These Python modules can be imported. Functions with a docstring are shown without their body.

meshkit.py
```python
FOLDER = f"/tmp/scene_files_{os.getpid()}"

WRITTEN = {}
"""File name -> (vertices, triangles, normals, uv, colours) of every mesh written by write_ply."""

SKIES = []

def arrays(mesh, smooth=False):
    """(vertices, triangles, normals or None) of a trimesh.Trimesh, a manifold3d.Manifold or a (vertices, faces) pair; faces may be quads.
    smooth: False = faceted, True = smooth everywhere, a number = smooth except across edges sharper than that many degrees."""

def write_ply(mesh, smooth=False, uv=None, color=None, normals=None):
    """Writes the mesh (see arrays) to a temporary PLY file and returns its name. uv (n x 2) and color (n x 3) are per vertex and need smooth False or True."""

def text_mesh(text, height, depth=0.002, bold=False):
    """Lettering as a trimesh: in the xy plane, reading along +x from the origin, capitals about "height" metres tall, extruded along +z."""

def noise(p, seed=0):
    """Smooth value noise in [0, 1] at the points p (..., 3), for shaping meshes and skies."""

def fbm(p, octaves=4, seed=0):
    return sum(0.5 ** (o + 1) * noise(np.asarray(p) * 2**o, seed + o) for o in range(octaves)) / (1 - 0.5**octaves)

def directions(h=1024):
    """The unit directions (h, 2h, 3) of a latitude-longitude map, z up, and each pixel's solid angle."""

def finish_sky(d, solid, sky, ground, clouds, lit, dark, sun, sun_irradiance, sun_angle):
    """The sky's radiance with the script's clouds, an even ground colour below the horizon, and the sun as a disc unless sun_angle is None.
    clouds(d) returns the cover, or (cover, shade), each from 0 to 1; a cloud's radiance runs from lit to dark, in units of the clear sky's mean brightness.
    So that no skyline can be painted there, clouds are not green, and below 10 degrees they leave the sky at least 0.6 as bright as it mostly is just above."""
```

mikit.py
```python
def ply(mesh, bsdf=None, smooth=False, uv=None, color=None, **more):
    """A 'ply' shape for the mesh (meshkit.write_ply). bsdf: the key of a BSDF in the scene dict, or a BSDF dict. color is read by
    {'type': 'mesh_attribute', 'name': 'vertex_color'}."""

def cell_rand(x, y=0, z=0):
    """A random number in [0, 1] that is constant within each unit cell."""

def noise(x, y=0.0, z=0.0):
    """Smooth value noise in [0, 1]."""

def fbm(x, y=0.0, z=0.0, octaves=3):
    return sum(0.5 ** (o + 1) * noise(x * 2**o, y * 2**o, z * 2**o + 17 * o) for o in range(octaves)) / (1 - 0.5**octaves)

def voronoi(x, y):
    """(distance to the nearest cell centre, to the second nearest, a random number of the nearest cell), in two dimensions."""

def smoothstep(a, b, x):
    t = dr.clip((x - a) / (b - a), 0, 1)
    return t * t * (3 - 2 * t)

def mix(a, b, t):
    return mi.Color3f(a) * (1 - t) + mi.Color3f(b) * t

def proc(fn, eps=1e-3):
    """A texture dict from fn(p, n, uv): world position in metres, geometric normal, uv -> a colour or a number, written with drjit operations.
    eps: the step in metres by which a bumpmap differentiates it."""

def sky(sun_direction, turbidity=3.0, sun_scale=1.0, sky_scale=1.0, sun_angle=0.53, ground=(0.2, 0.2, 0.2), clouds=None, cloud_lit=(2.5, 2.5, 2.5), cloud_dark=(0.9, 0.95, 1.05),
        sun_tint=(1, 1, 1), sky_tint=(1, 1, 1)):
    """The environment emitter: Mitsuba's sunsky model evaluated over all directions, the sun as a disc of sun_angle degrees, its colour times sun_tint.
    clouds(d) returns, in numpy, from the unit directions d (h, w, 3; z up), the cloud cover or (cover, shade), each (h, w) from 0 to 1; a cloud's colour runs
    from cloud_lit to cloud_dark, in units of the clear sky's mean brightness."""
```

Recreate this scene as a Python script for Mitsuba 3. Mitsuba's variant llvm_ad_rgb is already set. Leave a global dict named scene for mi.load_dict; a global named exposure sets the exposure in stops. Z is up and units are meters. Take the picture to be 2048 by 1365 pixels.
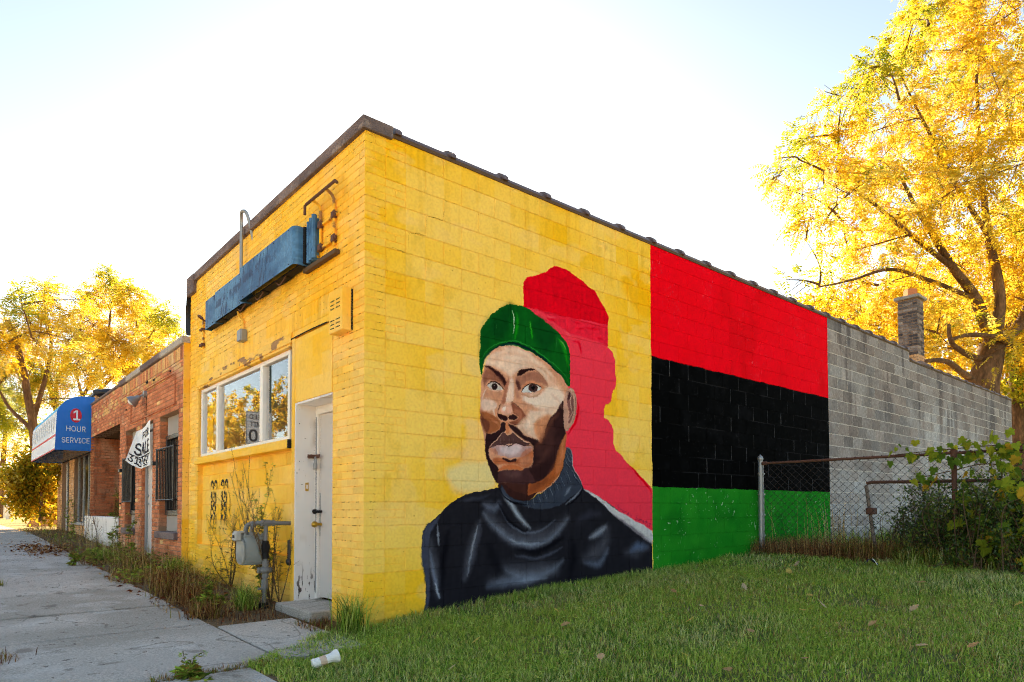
import math, random
import numpy as np, trimesh, drjit as dr, mitsuba as mi
import mikit, meshkit
from mikit import noise, fbm, smoothstep, mix, cell_rand, proc
T = mi.ScalarTransform4f
scene, labels = {}, {}

# ---------------------------------------------------------------- camera, sky, exposure
EYE, YAW, PITCH, ROLL, FPX, PPY = np.array([-2.7017, -5.0685, 0.9621]), 0.860394, 0.0294533, -0.0027818, 1323.2, 977.456
_f = np.array([math.cos(PITCH) * math.cos(YAW), math.cos(PITCH) * math.sin(YAW), math.sin(PITCH)])
_r = np.array([math.sin(YAW), -math.cos(YAW), 0.0]); _u = np.cross(_r, _f)
RIGHT = math.cos(ROLL) * _r + math.sin(ROLL) * _u
UP = -math.sin(ROLL) * _r + math.cos(ROLL) * _u
scene['camera'] = {'type': 'perspective', 'fov': math.degrees(2 * math.atan(1024 / FPX)), 'fov_axis': 'x', 'near_clip': 0.05, 'far_clip': 3000.0,
                   'principal_point_offset_x': 0.0, 'principal_point_offset_y': (682.5 - PPY) / 1365.0,
                   'to_world': T().look_at(origin=EYE.tolist(), target=(EYE + _f).tolist(), up=UP.tolist())}
SUN = [0.5097, 0.7244, 0.462]
scene['sky'] = mikit.sky(SUN, turbidity=2.0, ground=(0.22, 0.20, 0.16), sky_scale=0.57, sky_tint=(1.25, 0.985, 0.79), sun_tint=(1.0, 0.92, 0.78))
labels['sky'] = {'kind': 'structure'}
exposure = 4.38

# ---------------------------------------------------------------- materials
def lin(r, g, b): return [((c / 255) ** 2.2) for c in (r, g, b)]
B = 0.2032; BR = B / 3; PITCH_BLK = 0.412

MURAL = """252 205 130 75 39 0 1|1068 1812 1156 1837 1256 1811 1294 1717 1313 1600 1333 1503 1358 1404 1432 1282 1450 1172 1272 1105 1067 1077 961 1098 897 1144 856 1200 855 1263 920 1319 1003 1389 1057 1500 1089 1621 1072 1732
235 215 150 70 47 0 1|876 1332 1090 1389 1335 1403 1443 1306 1450 1190 1310 1133 1133 1113 1008 1132 918 1179 856 1256
250 200 140 50 39 0 1|712 1495 882 1522 1067 1532 1123 1492 1089 1445 922 1428 752 1429 690 1459
240 200 130 50 35 0 1|1068 2429 1143 2442 1223 2416 1248 2323 1234 2238 1164 2245 1090 2291 1061 2364
110 74 20 90 3 2 0|439 3450 523 3452 631 3464
110 74 20 90 3 2 0|640 3657 721 3662 823 3659
110 74 20 70 3 2 0|844 3853 945 3861
110 74 20 60 3 2 0|634 3623 632 3512
110 74 20 45 3 2 0|833 3838 831 3679
110 74 20 50 3 2 0|436 3428 433 3303
110 74 20 80 3 2 0|275 3257 349 3254 421 3251
110 74 20 90 3 2 0|12 2985 79 2980 209 2985
110 74 20 60 3 2 0|220 3222 216 2999
110 74 20 40 3 2 0|1062 4071 1237 4078
110 74 20 50 3 2 0|1899 4052 2040 4060
243 58 78 100 3 0 1|1826 3048 1824 3172 1829 3308 1876 3366 2006 3415 2153 3483 2222 3545 2282 3577 2389 3578 2517 3568 2634 3539 2768 3486 2920 3435 2998 3366 3092 3267 3149 3181 3137 2996 3135 2824 3216 2783 3264 2703 3269 2541 3281 2456 3253 2356 3204 2296 3187 2219 3144 2172 3090 2156 3064 2079 3056 1994 3142 1980 3206 1921 3228 1847 3220 1718 3268 1646 3383 1554 3517 1462 3654 1390 3793 1305 3950 1173 3951 675 2567 709 2377 1865
226 0 32 100 5 0 1|1826 3043 1824 3172 1829 3308 1876 3366 2006 3415 2153 3483 2222 3545 2282 3577 2389 3578 2517 3568 2634 3539 2768 3486 2920 3435 2998 3366 3092 3267 3149 3181 3144 3083 2886 3090 2586 3066 2301 3053 2030 3060
235 30 55 80 9 0 1|2030 3060 2301 3053 2586 3061 3144 3079 3139 2846 2884 2869 2469 2882 2245 2962
226 0 32 80 13 13 0|2191 3032 2223 3007 2245 2982 2208 2982 2164 2987
226 0 32 80 13 13 0|2586 3025 2630 3027 2674 3030
226 0 32 80 13 13 0|2764 2990 2878 3004 2994 3018
226 0 32 80 13 13 0|2946 2904 2993 2904 3040 2903
226 0 32 80 13 13 0|2555 2804 2596 2808 2643 2798 2670 2745 2686 2692
226 0 32 80 13 13 0|2628 2806 2664 2760 2701 2715
226 0 32 80 13 13 0|2600 2955 2666 2962 2733 2968
246 95 110 70 16 13 0|2150 3014 2211 3011 2273 3007
246 95 110 70 16 13 0|2412 2912 2469 2882 2526 2851
222 0 28 100 8 17 0|3517 1462 3576 1424 3653 1372 3723 1324 3793 1271 3869 1199 3928 1139
222 0 28 100 8 16 0|2614 2149 2630 2126 2643 2091 2637 2042 2621 1986 2597 1928 2562 1870 2507 1808 2461 1761
14 88 28 100 2 0 1|1253 2703 1397 2883 1503 2964 1576 3014 1637 3039 1698 3047 1824 3046 1926 3028 2031 2984 2137 2936 2246 2891 2370 2842 2441 2784 2483 2719 2504 2631 2500 2297 2437 2279 2367 2351 2270 2428 2161 2492 2068 2537 1950 2578 1847 2601 1772 2613 1684 2613 1574 2596 1467 2551 1396 2508 1338 2458 1298 2407 1280 2351 1269 2250 1252 2284 1241 2363 1252 2545
6 58 26 60 54 0 1|1600 3011 1651 3047 1674 3035 1670 2955 1648 2851 1618 2761 1575 2689 1506 2648 1443 2648 1406 2713 1408 2808 1497 2917
8 66 28 70 67 0 1|1978 2970 2064 2956 2164 2906 2234 2884 2273 2846 2257 2751 2217 2658 2183 2612 2135 2606 2050 2654 1977 2737 1956 2865
6 60 30 40 67 0 1|1270 2692 1337 2808 1409 2872 1440 2819 1443 2722 1410 2641 1361 2562 1310 2464 1269 2421 1255 2537
24 150 24 75 17 20 0|1729 2961 1735 2909 1737 2839 1721 2758 1703 2692
34 165 26 80 11 13 0|1919 2915 1927 2867 1936 2807 1941 2758 1944 2722
30 150 30 75 19 24 0|2328 2795 2370 2753 2419 2689 2449 2595 2467 2515
120 190 90 80 7 8 0|2356 2790 2378 2772 2405 2747 2425 2717 2440 2693
215 240 205 95 4 5 0|1673 2983 1682 2939 1690 2878 1689 2805 1685 2745
110 200 90 70 4 4 0|1915 2900 1922 2863 1928 2825
60 130 60 80 3 3 0|1465 2790 1466 2767 1467 2745
90 150 90 60 3 2 0|2307 2832 2300 2751 2292 2670
44 140 54 90 6 6 0|1260 2402 1303 2463 1361 2535 1422 2578 1491 2610 1569 2637 1648 2656 1710 2665 1772 2665 1848 2657 1925 2642 1991 2620 2055 2594 2122 2565 2189 2535 2251 2511 2312 2483 2379 2439 2438 2390 2472 2342 2490 2306
5 42 38 100 5 13 0|1280 2332 1289 2374 1309 2427 1346 2476 1396 2522 1457 2562 1526 2595 1603 2620 1684 2634 1765 2636 1847 2628 1938 2607 2029 2578 2110 2545 2189 2504 2275 2453 2353 2399 2413 2346 2451 2306
212 148 116 100 3 0 1|1291 2318 1271 2264 1264 2224 1260 2180 1259 2134 1257 2082 1254 2026 1249 1963 1247 1899 1255 1839 1267 1776 1285 1706 1301 1635 1309 1559 1317 1492 1328 1453 1347 1421 1379 1381 1416 1334 1446 1274 1474 1218 1492 1184 1521 1155 1590 1108 1666 1064 1716 1041 1764 1032 1822 1038 1890 1057 1976 1086 2073 1125 2185 1171 2289 1227 2355 1291 2396 1368 2412 1463 2417 1568 2424 1674 2432 1789 2452 1932 2469 2073 2480 2187 2465 2285 2397 2364 2297 2434 2168 2505 2028 2563 1895 2595 1771 2610 1667 2613 1574 2601 1485 2576 1407 2525 1340 2422
238 202 178 95 29 0 1|1350 2460 1391 2497 1443 2529 1500 2560 1562 2584 1628 2601 1697 2608 1769 2605 1847 2591 1939 2560 2028 2522 2100 2488 2161 2453 2214 2412 2256 2367 2291 2307 2297 2263 2243 2264 2160 2296 2074 2368 1975 2427 1854 2410 1745 2368 1684 2324 1646 2289 1633 2287 1610 2303 1532 2334 1443 2364 1363 2364 1309 2368 1315 2410
226 150 112 55 19 16 0|1361 2471 1401 2499 1455 2531 1514 2547 1562 2557
222 160 126 45 20 16 0|1721 2468 1797 2473 1898 2474 2000 2465 2094 2444 2160 2400 2201 2360
225 165 135 35 16 12 0|1349 2405 1428 2432 1526 2458 1610 2458 1671 2452
240 212 192 95 29 0 1|2147 2255 2217 2275 2297 2282 2354 2266 2394 2234 2417 2188 2415 2136 2377 2087 2309 2046 2207 2017 2092 2005 1972 2022 1870 2050 1808 2081 1795 2109 1870 2126 1974 2143 2056 2166 2119 2193 2133 2225
224 170 140 70 24 0 1|2201 2379 2247 2372 2297 2342 2343 2309 2380 2272 2403 2231 2401 2205 2359 2229 2297 2263 2219 2266 2160 2276 2166 2331
150 92 72 95 19 0 1|1286 2288 1318 2321 1361 2343 1408 2342 1454 2329 1492 2314 1525 2292 1560 2261 1585 2225 1587 2185 1573 2159 1544 2183 1501 2215 1441 2225 1384 2224 1349 2209 1326 2189 1316 2164 1309 2151 1292 2176 1278 2215 1275 2252
236 200 180 90 21 0 1|1269 2016 1297 2033 1337 2041 1392 2038 1442 2025 1466 2001 1465 1973 1425 1942 1371 1918 1321 1912 1280 1918 1261 1941 1255 1970 1256 1995
240 215 200 80 6 6 0|1326 2131 1310 2105 1291 2073 1277 2041 1266 2016
206 140 108 80 24 0 1|1326 2103 1378 2103 1442 2098 1505 2113 1549 2119 1544 2082 1513 2042 1463 2035 1407 2040 1353 2040 1314 2048 1307 2076
160 92 58 100 16 0 1|1247 1916 1265 1917 1294 1909 1327 1910 1365 1907 1407 1885 1446 1859 1477 1845 1498 1827 1510 1788 1503 1746 1459 1718 1405 1699 1363 1686 1329 1686 1305 1705 1288 1738 1274 1787 1262 1839 1250 1884
100 55 42 85 14 0 1|1259 1886 1274 1871 1299 1842 1328 1825 1354 1807 1365 1776 1364 1744 1351 1713 1334 1694 1318 1701 1303 1723 1289 1758 1276 1800 1263 1850
196 120 80 60 12 10 0|1364 1855 1391 1836 1426 1813 1460 1796 1488 1786
238 206 186 85 8 10 0|1462 1985 1438 1958 1416 1924 1422 1887 1434 1857
52 28 28 100 11 0 1|1298 2350 1323 2355 1363 2357 1398 2350 1433 2340 1465 2330 1496 2316 1524 2290 1549 2263 1573 2241 1588 2221 1579 2198 1561 2185 1549 2202 1531 2228 1500 2250 1466 2272 1441 2294 1417 2313 1383 2326 1349 2336 1315 2344
45 26 26 100 5 0 1|1730 2313 1735 2335 1753 2361 1784 2379 1821 2392 1852 2399 1885 2404 1925 2415 1960 2422 1981 2418 1980 2407 1938 2392 1885 2375 1850 2361 1821 2347 1794 2330 1770 2316 1746 2310
70 42 36 90 3 3 0|1962 2418 1991 2405 2028 2386 2061 2364 2094 2341 2124 2320 2147 2304
160 104 84 90 19 0 1|1714 2293 1756 2313 1821 2330 1899 2363 1975 2387 2025 2379 2067 2357 2123 2328 2167 2296 2175 2272 2160 2256 2128 2260 2080 2271 2015 2283 1949 2289 1893 2278 1846 2257 1807 2227 1776 2201 1755 2195 1739 2207 1717 2248
78 44 42 85 16 0 1|1715 2270 1745 2256 1776 2230 1786 2205 1785 2184 1770 2171 1751 2170 1735 2188 1722 2214 1713 2247
206 130 96 90 11 0 1|1789 2198 1817 2229 1865 2264 1918 2282 1975 2287 2028 2278 2073 2261 2102 2235 2109 2216 2076 2226 2027 2241 1975 2246 1923 2243 1874 2223 1833 2203 1800 2194
190 130 104 80 9 7 0|1782 2136 1826 2125 1883 2117 1936 2120 1987 2132 2039 2159 2079 2184
208 194 186 100 3 0 1|1341 2159 1361 2182 1395 2202 1427 2212 1460 2212 1490 2199 1515 2180 1538 2164 1543 2150 1510 2141 1466 2136 1429 2132 1395 2133 1360 2143
44 30 30 100 3 0 1|1395 2175 1404 2190 1419 2201 1436 2206 1454 2205 1470 2197 1480 2185 1479 2167 1471 2149 1455 2139 1436 2134 1419 2135 1405 2141 1396 2157
28 18 18 100 4 5 0|1335 2159 1359 2181 1393 2206 1429 2217 1466 2218 1499 2203 1527 2182 1549 2161 1563 2144
232 200 184 80 6 5 0|1343 2133 1380 2125 1430 2119 1492 2127 1543 2137
200 190 190 90 3 4 0|1428 2183 1430 2181 1433 2179
216 208 204 100 3 0 1|1792 2166 1811 2188 1846 2213 1882 2230 1923 2243 1969 2251 2014 2252 2058 2237 2082 2216 2058 2199 2013 2183 1968 2166 1922 2153 1881 2151 1845 2154 1811 2157
70 48 46 100 3 0 1|1886 2205 1895 2222 1912 2237 1932 2246 1955 2251 1979 2252 2001 2247 2014 2236 2020 2220 2014 2202 2000 2184 1979 2171 1954 2163 1929 2163 1907 2171 1892 2186
18 14 18 100 3 0 1|1925 2209 1936 2223 1955 2232 1972 2227 1982 2216 1972 2200 1955 2189 1936 2196
210 205 205 90 3 4 0|1942 2229 1944 2226 1946 2223
26 18 20 100 4 5 0|1788 2160 1813 2187 1848 2218 1884 2236 1925 2248 1973 2256 2020 2254 2064 2234 2095 2212
230 190 170 60 6 4 0|1820 2145 1864 2141 1922 2142 1980 2158 2026 2175
240 206 186 90 19 0 1|1622 2258 1651 2276 1677 2265 1687 2216 1689 2154 1690 2096 1676 2049 1623 2026 1573 2029 1569 2072 1583 2132 1599 2201
165 100 78 85 13 0 1|1607 2275 1591 2240 1573 2187 1561 2144 1549 2101 1529 2053 1519 2015 1536 2000 1560 2010 1575 2056 1587 2114 1606 2163 1619 2206 1617 2252
194 128 102 70 13 0 1|1715 2237 1738 2193 1759 2133 1773 2101 1776 2083 1758 2081 1734 2093 1711 2119 1695 2154 1700 2206
140 80 60 100 9 0 1|1664 2038 1689 2027 1723 2002 1757 1988 1789 1972 1818 1946 1839 1918 1845 1888 1838 1859 1819 1835 1788 1818 1745 1809 1701 1809 1657 1819 1636 1834 1680 1848 1734 1863 1749 1878 1745 1893 1713 1906 1679 1920 1670 1935 1669 1956 1662 2001
182 112 86 70 16 0 1|1701 1976 1733 1972 1767 1957 1788 1940 1800 1918 1799 1892 1789 1868 1765 1851 1744 1847 1748 1869 1750 1897 1720 1914 1690 1929 1688 1955
226 166 142 100 9 0 1|1532 1996 1560 2013 1594 2024 1629 2023 1658 2012 1671 1986 1671 1956 1660 1931 1638 1912 1606 1902 1572 1900 1542 1909 1520 1924 1510 1942 1509 1961 1516 1979
252 228 214 90 9 0 1|1530 1967 1544 1979 1562 1987 1577 1980 1585 1968 1580 1954 1567 1942 1550 1940 1535 1943 1529 1954
104 62 48 90 6 7 0|1515 2006 1500 1984 1483 1955 1471 1918 1462 1888
48 26 26 100 4 0 1|1459 1888 1478 1898 1509 1902 1554 1897 1593 1885 1607 1864 1602 1844 1576 1836 1540 1837 1505 1845 1475 1859 1460 1874
52 30 30 100 3 0 1|1615 1884 1638 1898 1668 1908 1698 1905 1723 1895 1736 1883 1736 1871 1712 1862 1679 1857 1649 1856 1625 1860 1613 1871
74 42 38 90 4 5 0|1847 1910 1844 1885 1835 1855 1812 1832 1777 1815 1724 1813 1679 1816
60 36 32 70 6 4 0|1664 2046 1690 2031 1723 2011 1754 1990 1778 1975
234 198 174 95 26 0 1|1733 1801 1788 1847 1855 1898 1872 1938 1901 1970 2007 1988 2132 2004 2234 2033 2312 2052 2354 2032 2355 1999 2285 1972 2203 1942 2160 1903 2131 1858 2105 1803 2083 1748 2063 1700 2042 1668 2021 1668 1990 1682 1937 1692 1877 1708 1823 1737 1777 1767 1741 1782
204 128 88 85 33 0 1|1991 1868 2058 1913 2131 1948 2177 1964 2203 1955 2206 1904 2190 1841 2153 1795 2113 1750 2087 1691 2065 1648 2042 1656 2019 1688 1989 1732 1968 1782 1968 1826
244 220 205 50 21 21 0|1900 1860 1877 1821 1855 1781
72 42 37 100 9 0 1|1497 1207 1594 1215 1720 1220 1823 1238 1897 1232 1909 1147 1885 1057 1838 1035 1785 1036 1753 1035 1719 1044 1667 1064 1612 1092 1565 1128 1528 1163 1493 1189
165 86 46 100 9 0 1|2436 1782 2437 1729 2424 1631 2418 1516 2400 1402 2349 1327 2282 1267 2207 1212 2127 1165 2048 1126 1976 1096 1915 1069 1874 1070 1864 1143 1880 1224 1923 1241 1988 1251 2081 1293 2175 1350 2238 1423 2284 1501 2316 1579 2346 1653 2395 1736
196 116 74 70 24 0 1|2433 1773 2433 1724 2420 1631 2415 1522 2400 1419 2354 1357 2307 1329 2279 1343 2271 1397 2301 1507 2346 1627 2395 1723
118 60 40 60 33 0 1|1897 1199 1982 1231 2081 1254 2150 1275 2175 1273 2105 1216 2011 1151 1943 1116 1897 1107 1879 1147
52 32 33 100 11 0 1|2368 2106 2393 2126 2407 2110 2403 2028 2397 1928 2417 1850 2431 1781 2407 1731 2371 1685 2338 1630 2309 1572 2296 1517 2278 1458 2238 1388 2181 1321 2097 1267 2011 1231 1941 1217 1886 1224 1851 1256 1830 1297 1818 1328 1825 1355 1873 1372 1926 1392 1946 1428 1953 1469 1948 1512 1942 1552 1956 1579 1956 1604 1901 1633 1832 1663 1775 1693 1722 1722 1670 1750 1630 1776 1614 1803 1617 1820 1641 1816 1679 1802 1722 1787 1766 1766 1798 1739 1832 1713 1881 1696 1933 1686 1980 1687 2019 1685 2041 1657 2059 1640 2087 1674 2112 1724 2121 1757 2131 1794 2156 1851 2191 1910 2238 1952 2287 1993 2331 2054
80 50 46 55 42 0 1|2083 1696 2132 1754 2178 1806 2218 1840 2250 1846 2276 1799 2286 1727 2263 1646 2224 1568 2180 1510 2129 1477 2066 1479 2012 1505 1988 1552 1990 1606 2029 1650
66 40 40 60 28 0 1|2273 1692 2318 1716 2352 1697 2332 1630 2297 1554 2267 1496 2248 1482 2252 1582
72 46 47 100 9 0 1|1440 1401 1457 1363 1476 1327 1519 1328 1570 1340 1623 1346 1677 1350 1733 1342 1786 1337 1825 1363 1864 1373 1933 1308 1977 1234 1930 1214 1852 1211 1789 1207 1720 1208 1630 1211 1549 1212 1508 1201 1481 1197 1455 1215 1429 1253 1385 1331 1358 1402 1392 1416
104 72 70 60 35 0 1|1549 1321 1602 1332 1677 1333 1743 1331 1786 1321 1773 1295 1731 1270 1672 1257 1613 1258 1566 1288
48 30 32 100 5 0 1|1326 1687 1354 1689 1395 1689 1449 1709 1498 1738 1509 1774 1514 1805 1543 1820 1572 1818 1584 1793 1584 1761 1576 1740 1553 1716 1504 1679 1451 1638 1409 1602 1376 1570 1359 1544 1353 1517 1358 1481 1376 1442 1421 1405 1466 1370 1480 1347 1481 1319 1477 1259 1465 1214 1443 1235 1414 1285 1377 1349 1343 1417 1321 1470 1309 1518 1309 1568 1315 1613 1317 1656
194 106 64 100 11 0 1|1471 1328 1482 1345 1518 1368 1553 1385 1592 1397 1628 1404 1667 1403 1717 1394 1764 1379 1795 1364 1808 1350 1795 1341 1764 1336 1723 1343 1677 1351 1637 1352 1592 1348 1523 1335
184 102 66 100 12 0 1|1415 1460 1470 1463 1550 1458 1631 1452 1721 1458 1836 1513 1933 1560 1954 1534 1946 1485 1940 1445 1921 1409 1877 1383 1831 1368 1804 1371 1775 1382 1734 1397 1677 1409 1590 1402 1507 1392 1462 1390 1435 1397 1412 1429
206 140 110 60 24 0 1|1765 1469 1830 1492 1898 1500 1924 1472 1921 1434 1881 1406 1831 1389 1792 1389 1765 1402 1752 1434
58 34 34 100 5 0 1|1548 1458 1585 1457 1635 1454 1679 1462 1712 1466 1722 1453 1712 1437 1678 1430 1634 1428 1592 1430 1558 1436 1543 1448
200 122 82 100 4 0 1|1572 1815 1595 1830 1620 1819 1626 1772 1622 1723 1604 1704 1584 1710 1573 1762
238 210 190 80 3 3 0|1519 1853 1534 1842 1549 1831
150 90 66 50 37 21 0|2312 1978 2231 1900 2142 1803 2093 1713 2065 1644
226 176 146 45 29 16 0|1855 1773 1907 1751 1968 1722 2009 1696 2036 1676
176 108 80 40 21 12 0|1788 1793 1832 1757 1888 1717 1940 1696 1979 1685
196 134 104 45 21 12 0|1722 1804 1763 1816 1811 1836 1844 1874 1867 1908
130 76 56 45 16 9 0|1274 1879 1289 1838 1309 1787 1328 1739 1344 1703
214 150 116 40 14 8 0|1395 1818 1423 1811 1457 1799 1481 1775 1498 1754
120 66 46 45 25 14 0|1990 1606 2030 1633 2083 1679 2136 1756 2178 1823
150 84 54 45 25 14 0|2346 1627 2322 1555 2284 1467 2225 1386 2175 1325
206 140 106 40 16 9 0|2389 1699 2385 1646 2376 1576 2359 1497 2344 1435
96 60 52 45 37 21 0|1920 1384 1977 1408 2047 1448 2102 1509 2141 1563
60 36 34 40 31 17 0|1899 1617 1943 1592 1990 1555 2007 1501 2012 1455
226 190 170 50 11 6 0|1594 1990 1616 1978 1636 1961 1633 1940 1623 1923
216 160 130 50 28 16 0|1408 2441 1468 2472 1550 2508 1633 2532 1721 2544 1820 2530 1898 2513
246 216 196 50 35 20 0|1550 2462 1615 2478 1696 2493 1768 2490 1821 2482
206 146 116 45 24 13 0|2054 2438 2114 2413 2188 2378 2251 2331 2297 2292
190 124 96 45 16 9 0|1622 2286 1617 2245 1609 2191 1596 2137 1585 2096
244 222 206 55 33 18 0|1820 2074 1886 2065 1973 2061 2062 2083 2132 2106
206 150 122 45 28 16 0|2227 2176 2272 2151 2323 2117 2357 2076 2379 2042
120 72 60 40 21 12 0|1338 2286 1378 2286 1431 2280 1484 2258 1525 2237
232 196 174 50 18 10 0|1646 2233 1647 2192 1646 2140 1639 2086 1633 2045
150 92 74 40 21 12 0|1821 2311 1878 2330 1949 2347 2009 2336 2054 2321
88 60 58 100 3 0 1|1364 1557 1407 1593 1467 1639 1502 1678 1529 1708 1546 1717 1561 1714 1582 1699 1605 1687 1633 1703 1659 1721 1673 1726 1692 1720 1734 1692 1788 1660 1857 1637 1906 1617 1882 1603 1832 1595 1790 1599 1743 1606 1688 1608 1635 1608 1600 1602 1571 1596 1540 1595 1508 1592 1472 1578 1435 1563 1389 1553
140 105 98 60 5 4 0|1508 1658 1505 1634 1502 1609
140 105 98 60 5 4 0|1550 1677 1547 1653 1544 1628
140 105 98 60 5 4 0|1635 1667 1632 1642 1629 1617
140 105 98 60 5 4 0|1689 1670 1686 1645 1683 1620
140 105 98 60 5 4 0|1733 1640 1729 1615 1726 1590
228 176 150 95 3 4 0|1366 1561 1410 1598 1462 1643 1500 1681 1529 1710 1549 1717 1561 1717
230 178 160 95 3 4 0|1662 1726 1671 1727 1692 1721 1734 1697 1788 1667 1849 1640 1899 1620
186 146 142 100 3 0 1|1382 1548 1411 1567 1466 1581 1520 1590 1571 1594 1604 1591 1635 1590 1675 1601 1722 1611 1775 1606 1832 1596 1900 1596 1944 1588 1913 1553 1854 1514 1802 1493 1743 1480 1667 1474 1592 1475 1537 1478 1487 1489 1422 1517
216 192 194 90 26 0 1|1498 1569 1536 1580 1592 1586 1659 1595 1722 1598 1767 1593 1787 1577 1766 1542 1721 1508 1658 1497 1592 1497 1543 1503 1508 1517 1492 1543
188 116 92 85 12 0 1|1832 1555 1895 1578 1942 1584 1918 1551 1867 1511 1807 1490 1765 1487 1785 1517
182 118 96 85 9 0 1|1364 1547 1397 1550 1440 1541 1469 1515 1479 1491 1449 1493 1410 1506 1378 1528
58 36 40 90 3 4 0|1405 1559 1446 1580 1498 1601 1537 1602 1571 1596 1593 1587 1619 1584 1668 1601 1722 1618 1765 1613 1810 1603 1871 1602 1922 1602
196 146 126 100 3 0 1|2401 2067 2412 2136 2430 2200 2456 2247 2487 2277 2520 2286 2551 2278 2575 2255 2594 2218 2608 2172 2613 2118 2608 2062 2595 2004 2577 1949 2554 1899 2525 1865 2495 1838 2472 1813 2450 1798 2426 1803 2407 1827 2398 1881 2394 1946 2395 2006
120 76 72 90 8 0 1|2458 2133 2473 2190 2498 2228 2526 2223 2550 2193 2564 2145 2567 2083 2550 2007 2525 1937 2492 1892 2467 1882 2474 1937 2485 2015 2470 2076
70 44 44 90 6 0 1|2469 2154 2474 2189 2487 2221 2507 2224 2521 2210 2513 2174 2498 2141 2481 2139
222 182 164 80 6 6 0|2482 2260 2509 2267 2533 2258 2523 2205 2509 2138 2523 2078 2531 2019 2501 1958 2467 1912
110 66 62 80 5 5 0|2565 2246 2585 2190 2602 2117 2595 2048 2577 1983 2552 1926 2530 1887
58 35 33 100 4 0 1|1497 1207 1596 1176 1720 1130 1809 1108 1885 1099 1968 1112 2010 1117 1947 1072 1851 1024 1782 1009 1719 1011 1664 1023 1612 1047 1553 1084 1507 1127 1481 1176
36 35 41 100 3 0 1|595 -1 630 174 616 317 595 449 580 593 583 699 601 770 680 841 766 900 855 973 991 1060 1132 1099 1309 1133 1493 1156 1519 1182 1579 1117 1666 1065 1754 1036 1881 1040 2049 1110 2204 1196 2323 1283 2400 1414 2415 1530 2446 1618 2518 1593 2534 1492 2527 1419 2609 1321 2693 1213 2725 1174 2931 1090 3157 1001 3415 876 3684 762 3932 674 3936 45 1950 31 567 -104
70 74 92 90 14 0 1|597 759 641 810 694 840 746 878 781 897 773 873 745 828 705 778 668 721 655 658 651 590 653 518 657 446 658 380 660 314 667 243 669 170 651 92 630 31 616 8 609 21 620 88 632 174 625 242 612 318 594 421 580 533 581 654
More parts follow.
